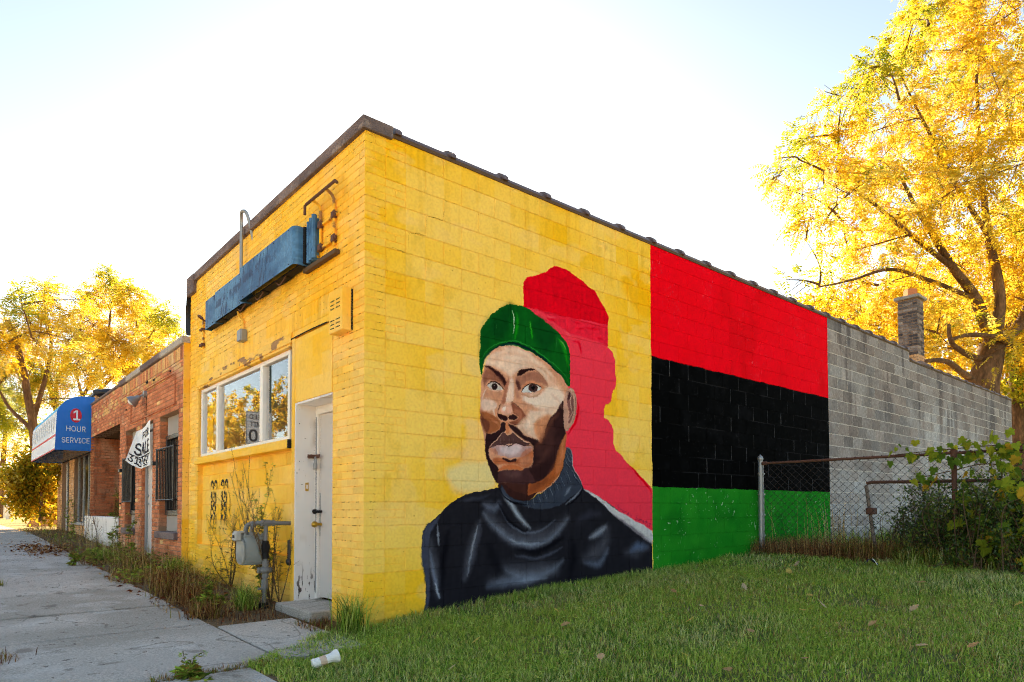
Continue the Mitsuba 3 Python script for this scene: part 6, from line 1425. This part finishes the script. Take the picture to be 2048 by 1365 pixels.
def near(x, y):
    d = np.hypot(x - EYE[0], y - EYE[1]); ang = np.arctan2(y - EYE[1], x - EYE[0]) - YAW
    path = np.where(y > 0.1, -0.2, np.where(y > -0.6, np.maximum(-1.15 + (y + 0.58) * 1.32, -1.2), -1.14)) + 0.14 * (meshkit.noise(np.stack([x * 7, y * 7, x * 0], -1), 8) - 0.5)
    thin = 0.35 + 0.65 * np.clip((meshkit.fbm(np.stack([x * 1.9, y * 1.9, x * 0], -1), 3, 77) - 0.36) * 7, 0, 1)
    thin = np.where((x < 0.1) & (y > -0.9), 1.0, thin)
    return thin * np.clip((3.6 / np.maximum(d, 2.5)) ** 1.5, 0.12, 1) * (np.abs(ang) < 0.75) * (x > path)


q = scatter(175000, -1.3, 7.0, -8.0, -0.012, near)
pz = ground_z(q[:, 0], q[:, 1]); base = np.c_[q, pz - 0.004]
patch = meshkit.fbm(np.c_[q * 1.6, q[:, 0] * 0], 3, 2); n = len(q); dist = np.hypot(q[:, 0] - EYE[0], q[:, 1] - EYE[1])
H = R.uniform(0.02, 0.062, n) * (0.7 + 0.9 * patch) * (1 + 0.05 * np.maximum(dist - 4, 0)) * np.where(q[:, 1] > -0.25, 1.35, 1); ang = R.uniform(0, 2 * np.pi, n); ln = R.uniform(0.15, 1.1, n)
col = LAWN[np.clip((patch * 5.5 - 0.6 + R.normal(0, 1.1, n)).astype(int), 0, 4)] * R.uniform(0.55, 1.25, (n, 1))
dry = R.uniform(size=n) < 0.12 + 0.20 * (meshkit.fbm(np.c_[q * 0.9, q[:, 0] * 0], 3, 9) > 0.56); col[dry] = DRY[R.integers(0, 3, dry.sum())] * R.uniform(0.7, 1.05, (dry.sum(), 1))
H[dry] *= 0.8
lawn = [blades(base, H, np.c_[np.cos(ang), np.sin(ang), ang * 0] * ln[:, None], R.uniform(0.003, 0.0068, n) * (1 + 0.08 * np.maximum(dist - 3, 0)), np.clip(col, 0, 1))]
nc = 2600; qc = q[R.integers(0, n, nc)]; cb_ = np.c_[qc, ground_z(qc[:, 0], qc[:, 1]) + R.uniform(0.02, 0.05, nc)]; a = R.uniform(0, 6.28, nc)
for k in range(3):
    lawn.append(leaflets(cb_, unit(np.c_[np.cos(a + k * 2.1), np.sin(a + k * 2.1), np.full(nc, 0.15)]), unit(np.c_[R.normal(0, .2, (nc, 2)), np.ones(nc)]), R.uniform(0.014, 0.028, nc), R.uniform(0.012, 0.02, nc), LAWN[R.integers(0, 4, nc)] * 0.9))
structure('lawn_grass'); labels['lawn_grass'] = {'label': 'short green lawn with dry straw between the mural wall and the pavement', 'category': 'grass', 'kind': 'stuff'}
scene['lawn_grass'] = colour_shape(*merge(lawn), 'mat_grass')
# rank growth along the fence and behind it
parts = []
def bunch(n, x0, x1, y0, y1, h0, h1, pal, w=0.006, ln0=0.5, zf=None, dens=None):
    q = np.c_[R.uniform(x0, x1, n), R.uniform(y0, y1, n)]
    if dens is not None: q = q[R.uniform(size=n) < dens(q[:, 0], q[:, 1])]
    n = len(q); a = R.uniform(0, 6.28, n); l = R.uniform(0.05, ln0, n)
    z = ground_z(q[:, 0], q[:, 1]) if zf is None else zf(q[:, 0], q[:, 1])
    return blades(np.c_[q, z - 0.01], R.uniform(h0, h1, n), np.c_[np.cos(a), np.sin(a), a * 0] * l[:, None], w, pal[R.integers(0, len(pal), n)] * R.uniform(0.6, 1.1, (n, 1)))


def stuff(name, label, category, parts, mat='mat_grass'):
    key = numbered(name); labels[key] = {'label': label, 'category': category, 'kind': 'stuff'}; scene[key] = colour_shape(*merge(parts), mat)


stuff('dead_weeds', 'brown dead weeds along the foot of the fence beside the mural wall', 'weeds', [bunch(4200, 6.15, 6.75, -1.9, -0.02, 0.05, 0.36, np.vstack([TAN, TAN, DRY[1:2], RUSTY[:1]]), 0.006, 0.6), bunch(1500, 6.2, 6.8, -2.6, -1.2, 0.15, 0.32, WEED, 0.007, 0.7)])
stuff('tall_grass', 'tall rank grass behind the chain link fence', 'grass', [bunch(16000, 6.8, 21, -6.5, -0.05, 0.14, 0.42, np.vstack([WEED, LAWN[:3], TAN[:1]]), 0.012, 0.8), bunch(5000, 5.9, 6.7, -6, -2.0, 0.10, 0.30, np.vstack([WEED, LAWN]), 0.008, 0.9), bunch(60, 6.6, 8.0, -1.2, -0.1, 0.5, 1.0, DRY, 0.008, 0.4)])
# matted growth in the strip before the shop fronts
def strip_edge(x, y): return (x > -0.99 + 0.20 * np.sin(y * 2.3) + 0.14 * np.sin(y * 5.1)) & ((y > 1.45) | (x < -0.25)) & (meshkit.noise(np.stack([x * 2.2, y * 1.7, x * 0], -1), 31) > 0.40) & ~((y > 6.9) & (y < 8.1) & (x > -0.3) & (R.uniform(size=len(x)) < 0.6))
sz = lambda x, y: street_z(y) - 0.01
mat_ = []
for y0, y1, n, h in ((1.3, 3.4, 1500, 0.11), (3.4, 5.4, 1900, 0.15), (5.4, 9.8, 3400, 0.17), (9.8, 20, 2600, 0.16)):
    mat_.append(bunch(n, -1.1, -0.02, y0, y1, 0.02, h, np.vstack([TAN, TAN, WEED[2:], DRY, RUSTY[:2]]), 0.007, 1.3, sz, strip_edge))
    k_ = n // 6; qx = np.c_[R.uniform(-1.02, -0.05, k_), R.uniform(y0, y1, k_)]; cl = meshkit.noise(np.c_[qx * 2.6, qx[:, 0] * 0], 12) > 0.52; qx = qx[cl & strip_edge(qx[:, 0], qx[:, 1])]; k_ = len(qx)
    for rep in range(4): mat_.append(leaflets(np.c_[qx + R.normal(0, 0.03, (k_, 2)), sz(qx[:, 0], qx[:, 1]) + R.uniform(0.01, h * 1.3, k_)], unit(R.normal(0, 1, (k_, 3)) * [1, 1, .4]), unit(np.c_[R.normal(0, .5, (k_, 2)), np.ones(k_)]), R.uniform(0.03, 0.075, k_), R.uniform(0.012, 0.03, k_), np.vstack([WEED[:3], LAWN[:2]])[R.integers(0, 5, k_)] * R.uniform(.7, 1.2, (k_, 1))))
    mat_.append(bunch(n // 14, -0.85, -0.05, y0, y1, h * 1.5, h * 3.2, np.vstack([DRY, TAN[2:3], WEED[2:]]), 0.005, 0.5, sz, strip_edge))
mat_.append(bunch(260, -0.9, -0.25, 0.84, 1.40, 0.02, 0.09, np.vstack([TAN, RUSTY]), 0.006, 1.0, sz))
mat_.append(bunch(500, -0.40, -0.02, 0.12, 0.62, 0.02, 0.10, np.vstack([TAN, RUSTY, WEED[:2]]), 0.006, 1.0, sz))
mat_.append(bunch(520, -1.75, -0.95, -0.74, -0.60, 0.015, 0.07, np.vstack([TAN, WEED]), 0.006, 1.1, sz))
for yj in JY[6:16]: mat_.append(bunch(70, -1.5 - R.uniform(0, 1), -0.95, yj - 0.015, yj + 0.005, 0.01, 0.03, TAN, 0.006, 1.0, sz))
stuff('matted_weeds', 'matted brown and green weeds in the strip along the shop fronts', 'weeds', mat_)
lf = []
n = 900; x = np.concatenate([R.normal(-1.25, 0.22, 500), R.uniform(-1.1, -0.1, 400)]); y = np.concatenate([R.normal(10.3, 0.9, 500), R.uniform(1.2, 12, 400)])
lf.append(leaflets(np.c_[x, y, street_z(y) + R.uniform(0.005, 0.05, n)], unit(np.c_[R.normal(0, 1, (n, 2)), R.normal(0, .2, n)]), unit(np.c_[R.normal(0, .4, (n, 2)), np.ones(n)]), R.uniform(0.04, 0.09, n), R.uniform(0.02, 0.05, n), np.vstack([TAN, RUSTY])[R.integers(0, 7, n)]))
stuff('leaf_litter', 'drift of brown leaf litter on the pavement beside the weeds', 'leaf litter', lf, 'mat_leaf')


def weed(name, label, x, y, h, kind, seed, z=None, group=None):
    """One plant: a grass tuft, a leafy stalk, a bare seed stalk or a wiry bush."""
    global R
    keep, R = R, np.random.default_rng(seed)
    key = thing(name, label, 'weed', group); z = float(street_z(y)) - 0.01 if z is None else z; o = np.array([x, y, z])
    if kind == 'tuft':
        pal = WEED if seed % 2 else np.vstack([LAWN[:3], WEED[:2]]); n = 240; a = R.uniform(0, 6.28, n); b = o + np.c_[R.normal(0, .05, (n, 2)), np.zeros(n)]
        scene[key] = colour_shape(*blades(b, R.uniform(0.3, 1, n) * h, np.c_[np.cos(a), np.sin(a), a * 0] * R.uniform(0.1, 0.9, n)[:, None], 0.008, pal[R.integers(0, len(pal), n)] * R.uniform(.7, 1.1, (n, 1)), 0.8), 'mat_grass')
    elif kind == 'drytuft':
        n = 260; a = R.uniform(0, 6.28, n); b = o + np.c_[R.normal(0, .09, (n, 2)), np.zeros(n)]; pal = np.vstack([TAN, RUSTY[:2], WEED[2:]])
        scene[key] = colour_shape(*blades(b, R.uniform(0.3, 1, n) * h, np.c_[np.cos(a), np.sin(a), a * 0] * R.uniform(0.1, 1.0, n)[:, None], 0.007, pal[R.integers(0, len(pal), n)] * R.uniform(.6, 1.1, (n, 1)), 0.8), 'mat_grass')
    else:
        st_ = MB(); ends = []
        ns = {'stalk': 2, 'seed': 4, 'wiry': 7}[kind]
        for s in range(ns):
            sp = {'stalk': 0.10, 'seed': 0.25, 'wiry': 0.42}[kind]; a = R.uniform(0, 6.28); hh = h * R.uniform(0.65, 1)
            tip = o + np.array([math.cos(a) * sp * hh * 0.8, math.sin(a) * sp * hh, hh]); tip[0] = min(tip[0], max(x + 0.02, -0.03) if z > 0.3 or y > 1 else tip[0])
            p = curve([o, (o + tip) / 2 + R.normal(0, 0.04, 3), tip], 6); st_.tube(p, np.linspace(0.006, 0.002, len(p)), 5, caps=False); ends.append(p)
            for _ in range({'stalk': 5, 'seed': 4, 'wiry': 9}[kind]):
                k = R.integers(3, len(p) - 1); e = p[k] + R.normal(0, 0.13, 3) * [0.5, 1, 0.6] + [0, 0, 0.16 * h]; e[0] = min(e[0], -0.02 if x < 0 else 9)
                q = curve([p[k], (p[k] + e) / 2 + R.normal(0, 0.015, 3), e], 4); st_.tube(q, [0.0028, 0.0026, 0.0023, 0.002, 0.0015] if len(q) == 5 else 0.002, 4, caps=False); ends.append(q)
        put(f'{key}__stem', st_, M_WOOD)
        P = np.vstack([e[1:] for e in ends]); n = {'stalk': 420, 'seed': 260, 'wiry': 620}[kind]
        b = P[R.integers(0, len(P), n)] + R.normal(0, 0.008, (n, 3)); a = R.uniform(0, 6.28, n); rel = np.clip((b[:, 2] - z) / h, 0, 1)
        L = {'stalk': 0.075, 'seed': 0.02, 'wiry': 0.042}[kind] * R.uniform(0.5, 1.1, n) * (1.25 - 0.8 * rel)
        pal = {'stalk': np.vstack([WEED, LAWN[:2]]), 'seed': RUSTY, 'wiry': np.vstack([WEED, TAN[:2]])}[kind]
        scene[f'{key}__leaves'] = colour_shape(*leaflets(b, unit(np.c_[np.cos(a), np.sin(a), R.uniform(-.5, .5, n)]), unit(R.normal(0, 1, (n, 3)) + [0, 0, 1]), L, L * 0.35, pal[R.integers(0, len(pal), n)] * R.uniform(.7, 1.1, (n, 1))), 'mat_leaf'); labels[f'{key}__leaves'] = {'kind': 'stuff'}
    R = keep
    return key


weed('grass_tuft', 'long bladed grass tuft at the foot of the yellow corner pier', -0.16, -0.10, 0.42, 'tuft', 4, -0.06)
weed('grass_tuft', 'spreading green grass tuft below the gas meter', -0.42, 1.62, 0.34, 'tuft', 6)
weed('grass_tuft', 'fresh green grass tuft in the weeds before the orange brick planter', -0.66, 7.7, 0.26, 'tuft', 8)
weed('grass_tuft', 'dark green tuft against the seam of the yellow and orange fronts', -0.22, 5.1, 0.30, 'tuft', 10)
weed('leafy_weed', 'tall leafy weed stalk rising behind the gas meter', -0.10, 2.02, 1.36, 'stalk', 21)
weed('wiry_weed', 'wiry dry bush spreading over the yellow wall under the window', -0.12, 1.74, 1.50, 'wiry', 24)
weed('wiry_weed', 'thin dry weed with seed heads below the stencilled figures', -0.10, 3.05, 1.0, 'wiry', 27)
weed('red_stalk_weed', 'rusty brown creeper stalks climbing behind the meter riser', -0.08, 1.62, 0.82, 'seed', 30)
weed('pale_weed', 'pale green broad leaved weed at the pavement edge before the yellow front', -0.70, 1.86, 0.30, 'stalk', 33)
weed('dry_tuft', 'brown dry tuft nearest the door step among the strip weeds', -0.85, 1.42, 0.24, 'drytuft', 35)
weed('dry_tuft', 'brown dry tuft behind the pale broad leaved weed', -0.72, 2.25, 0.30, 'drytuft', 37)
weed('dry_tuft', 'largest brown dry tuft at the pavement edge before the yellow front', -0.78, 2.9, 0.36, 'drytuft', 39)
weed('dry_tuft', 'reddish dry tuft before the left end of the yellow front', -0.66, 3.7, 0.36, 'drytuft', 41)
weed('dry_tuft', 'dry tuft before the first barred window of the brick shop', -0.55, 5.6, 0.40, 'drytuft', 43)
weed('goldenrod', 'yellow green stalk weed standing before the grey door', -0.45, 6.6, 0.72, 'stalk', 45)
weed('goldenrod', 'taller stalk weed left of the grey door', -0.42, 8.1, 0.80, 'stalk', 47)
weed('red_stalk_weed', 'dark red seed stalk standing before the white planter wall', -0.35, 10.3, 0.85, 'seed', 49)
weed('red_stalk_weed', 'second dark red seed stalk by the far end of the planter wall', -0.35, 12.0, 0.9, 'seed', 51)
weed('goldenrod', 'leafy weed on the strip before the tan shop', -0.45, 13.3, 1.0, 'stalk', 53)
weed('pavement_weed', 'small green weed growing from the pavement joint left of the strip', -1.2, 6.9, 0.24, 'stalk', 55)
weed('planter_weed', 'tangled weeds filling the white planter of the recess', 0.45, 10.9, 1.1, 'wiry', 57, 0.66)
weed('planter_weed', 'broad green weed at the far end of the white planter', 0.35, 12.4, 0.8, 'stalk', 59, 0.66)
weed('dry_tuft', 'dry straw tuft on the planter soil below the recess', 0.40, 11.6, 0.7, 'drytuft', 61, 0.66)
weed('verge_tuft', 'low dry tuft at the left edge of the near pavement', -2.5, 0.55, 0.10, 'drytuft', 63)
weed('verge_tuft', 'green weed at the left pavement edge by the fourth joint', -2.25, 4.9, 0.14, 'tuft', 69)
weed('joint_weed', 'creeping weed in the pavement joint at the bottom of the picture', -1.52, -0.68, 0.10, 'stalk', 71)

# fallen leaves, each its own thing
def fallen(x, y, s, a, col, label, group, z=None, name='fallen_leaf'):
    n = 9; t = np.linspace(0, 1, n); w = np.sin(np.pi * t ** 0.8) * (1 + 0.22 * np.sin(t * 22)) * 0.34; R3 = random.Random(int(abs(x) * 991 + abs(y) * 577))
    cx = np.array([math.cos(a), math.sin(a), 0]); cy = np.array([-math.sin(a), math.cos(a), 0]); curl = R3.uniform(0.15, 0.5)
    v = []
    for tt, ww in zip(t, w):
        for k in (-1, 0, 1): v.append(cx * (tt - 0.5) * s + cy * k * ww * s + np.array([0, 0, (abs(k) * curl * ww + 0.28 * (tt - 0.5) ** 2) * s]))
    z = float(ground_z(np.array([x]), np.array([y]))[0]) + 0.055 if z is None else z
    v = np.array(v) @ np.array([[1, 0, R3.uniform(-.8, .8)], [0, 1, R3.uniform(-.8, .8)], [0, 0, 1]]) + [x, y, z]
    f = [[3 * i_ + k, 3 * i_ + 3 + k, 3 * i_ + 4 + k, 3 * i_ + 1 + k] for i_ in range(n - 1) for k in (0, 1)]
    key = thing(name, label, 'leaf', group)
    scene[key] = colour_shape(v, np.vstack([np.array(f)[:, [0, 1, 2]], np.array(f)[:, [0, 2, 3]]]), np.repeat([col], len(v), 0) * np.random.default_rng(3).uniform(0.8, 1.1, (len(v), 1)), 'mat_leaf')


R4 = random.Random(8)
spots = [(2.6, -1.27), (1.55, -2.15), (1.54, -2.66), (2.74, -2.61), (2.4, -2.61), (1.8, -3.63), (1.97, -3.85), (3.75, -3.7), (0.59, -3.06), (1.07, -3.26), (0.2, -1.3), (0.9, -1.5), (3.3, -1.6), (3.2, -2.3), (0.4, -2.3), (2.1, -1.9), (4.6, -1.4), (4.4, -2.8), (-0.3, -1.7), (1.2, -1.1), (5.2, -1.2), (2.2, -3.2), (0.7, -2.7), (3.0, -3.2)]
ORD = 'first second third fourth fifth sixth seventh eighth ninth tenth eleventh twelfth thirteenth fourteenth fifteenth sixteenth'.split()
def across(q): d = np.array([q[0], q[1], 0.1]) - EYE; return (d @ RIGHT) / (d @ _f)
kinds = {'yellow': sorted(spots[1::3], key=across), 'tan': sorted([q for k, q in enumerate(spots) if k % 3 != 1], key=across)}
for kind, found in kinds.items():
    for k, (x, y) in enumerate(found):
        lab = ('leftmost' if k == 0 else 'rightmost' if k == len(found) - 1 else ORD[k])
        lab = f"{'pale yellow' if kind == 'yellow' else 'curled tan'} fallen leaf on the lawn, {lab} of the {kind} leaves" + ('' if k in (0, len(found) - 1) else ' from the left')
        col = lin(238, 208, 116) if kind == 'yellow' else (lin(222, 178, 130) if k % 2 else lin(238, 208, 170))
        fallen(x, y, R4.uniform(0.06, 0.10), R4.uniform(0, 6), col, lab, f'{kind} leaves on the lawn', name=f'{kind}_leaf')

# the shrub at the fence and the vine over it
SH = thing('fence_shrub', 'dark small leaved shrub crowding the chain link fence at the right edge', 'shrub')
R = np.random.default_rng(77); tw = MB(); P = []
cen = [((6.3, -3.5, 1.05), 0.4), ((6.15, -2.95, 1.05), 0.3), ((6.35, -3.0, 1.0), 0.45), ((6.3, -2.6, 0.85), 0.35), ((6.0, -3.3, 0.8), 0.4), ((6.75, -2.5, 1.15), 0.3), ((6.7, -3.2, 1.25), 0.35), ((6.75, -2.75, 0.85), 0.50), ((6.85, -3.2, 0.95), 0.55), ((6.6, -2.35, 0.7), 0.42), ((6.9, -3.8, 1.0), 0.65), ((6.5, -2.9, 0.5), 0.45), ((6.2, -3.2, 0.5), 0.40), ((7.0, -2.2, 0.95), 0.35), ((6.7, -1.95, 0.8), 0.22), ((6.8, -2.0, 1.15), 0.2), ((6.4, -3.6, 0.7), 0.5), ((6.1, -2.75, 0.42), 0.25), ((6.9, -4.4, 1.0), 0.7)]
for c, r in cen:
    c = np.array(c)
    for _ in range(int(34 * r / 0.4)):
        d = unit(R.normal(0, 1, 3)); e = c + d * r * R.uniform(0.6, 1.05) * [0.8, 1, 1.0]; b = np.array([c[0] + R.normal(0, .15), c[1] + R.normal(0, .2), 0.28]); e[2] = max(e[2], 0.33)
        p = curve([b, (b + e) / 2 + R.normal(0, 0.08, 3) + [0, 0, 0.08], e], 6); tw.tube(p, np.linspace(0.007, 0.002, len(p)), 4, caps=False); P.append(p[3:])
P = np.vstack(P); n = 24000; b = P[R.integers(0, len(P), n)] + R.normal(0, 0.045, (n, 3))
put(f'{SH}__stem', tw, M_WOOD)
pal = np.array([lin(84, 112, 54), lin(108, 136, 60), lin(64, 86, 52), lin(146, 160, 72), lin(116, 134, 98)])
scene[f'{SH}__leaves'] = colour_shape(*leaflets(b, unit(R.normal(0, 1, (n, 3))), unit(R.normal(0, 1, (n, 3)) + [-.4, -.4, 1]), R.uniform(0.03, 0.06, n), R.uniform(0.018, 0.032, n), pal[R.integers(0, 5, n)] * R.uniform(.7, 1.2, (n, 1))), 'mat_leaf'); labels[f'{SH}__leaves'] = {'kind': 'stuff'}
VI = thing('grape_vine', 'yellow green lobed vine leaves trailing over the fence and the dark shrub', 'vine')
vm = MB()
runs = [[(6.42, -1.9, 1.62), (6.38, -2.4, 1.64), (6.40, -3.0, 1.66), (6.42, -3.6, 1.62), (6.4, -4.4, 1.6)], [(6.40, -2.1, 1.3), (6.36, -2.5, 1.38), (6.38, -2.9, 1.45), (6.34, -3.4, 1.3), (6.3, -4.2, 1.2)], [(6.1, -3.0, 0.4), (6.15, -3.1, 0.8), (6.25, -3.05, 1.2), (6.36, -3.0, 1.55), (6.45, -2.95, 1.72)], [(6.0, -3.4, 0.35), (6.0, -3.3, 0.75), (6.1, -3.25, 1.1), (6.3, -3.3, 1.45)], [(6.4, -2.6, 1.1), (6.3, -2.7, 0.9), (6.2, -2.9, 0.75), (6.05, -3.1, 0.6)]]
VP = []
for rn in runs: p = curve(rn, 8); vm.tube(p, 0.006, 5, caps=False); VP.append(p)
put(f'{VI}__stem', vm, M_WOOD)
VP = np.vstack(VP); lobes = np.array([(0, 0), (-.28, -.18), (-.55, .05), (-.42, .28), (-.62, .52), (-.30, .62), (-.26, .86), (0, 1.15), (.26, .86), (.30, .62), (.62, .52), (.42, .28), (.55, .05), (.28, -.18)])
vcol = np.array([lin(150, 166, 54), lin(116, 144, 52), lin(96, 124, 48), lin(176, 178, 56), lin(214, 176, 60)])
for k in range(260):
    p = VP[R.integers(0, len(VP))] + R.normal(0, 0.09, 3) + [-0.07, -0.03, 0]; s = R.uniform(0.045, 0.115)
    d = unit(np.array([R.normal(0, .5), R.normal(0, .6), -0.8])); nn = unit(np.array([-0.7, -0.5, 0.6]) + R.normal(0, .5, 3)); sx = unit(np.cross(d, nn)); nn = np.cross(sx, d)
    v = p + lobes[:, :1] * s * sx + lobes[:, 1:] * s * d + nn * ((R.uniform(0.1, 0.5) * np.abs(lobes[:, :1]) - R.uniform(0, 0.35) * lobes[:, 1:] ** 2) * s); v = np.vstack([v, p + d * s * 0.4 - nn * 0.02 * s])
    f = np.array([[14, i_, (i_ + 1) % 14] for i_ in range(14)]); c = vcol[min(4, int(R.uniform() ** 1.3 * 5))] * R.uniform(0.75, 1.1)
    key = f'{VI}__leaf'; key = numbered(key); scene[key] = colour_shape(v, f, np.repeat([c], 15, 0), 'mat_leaf')
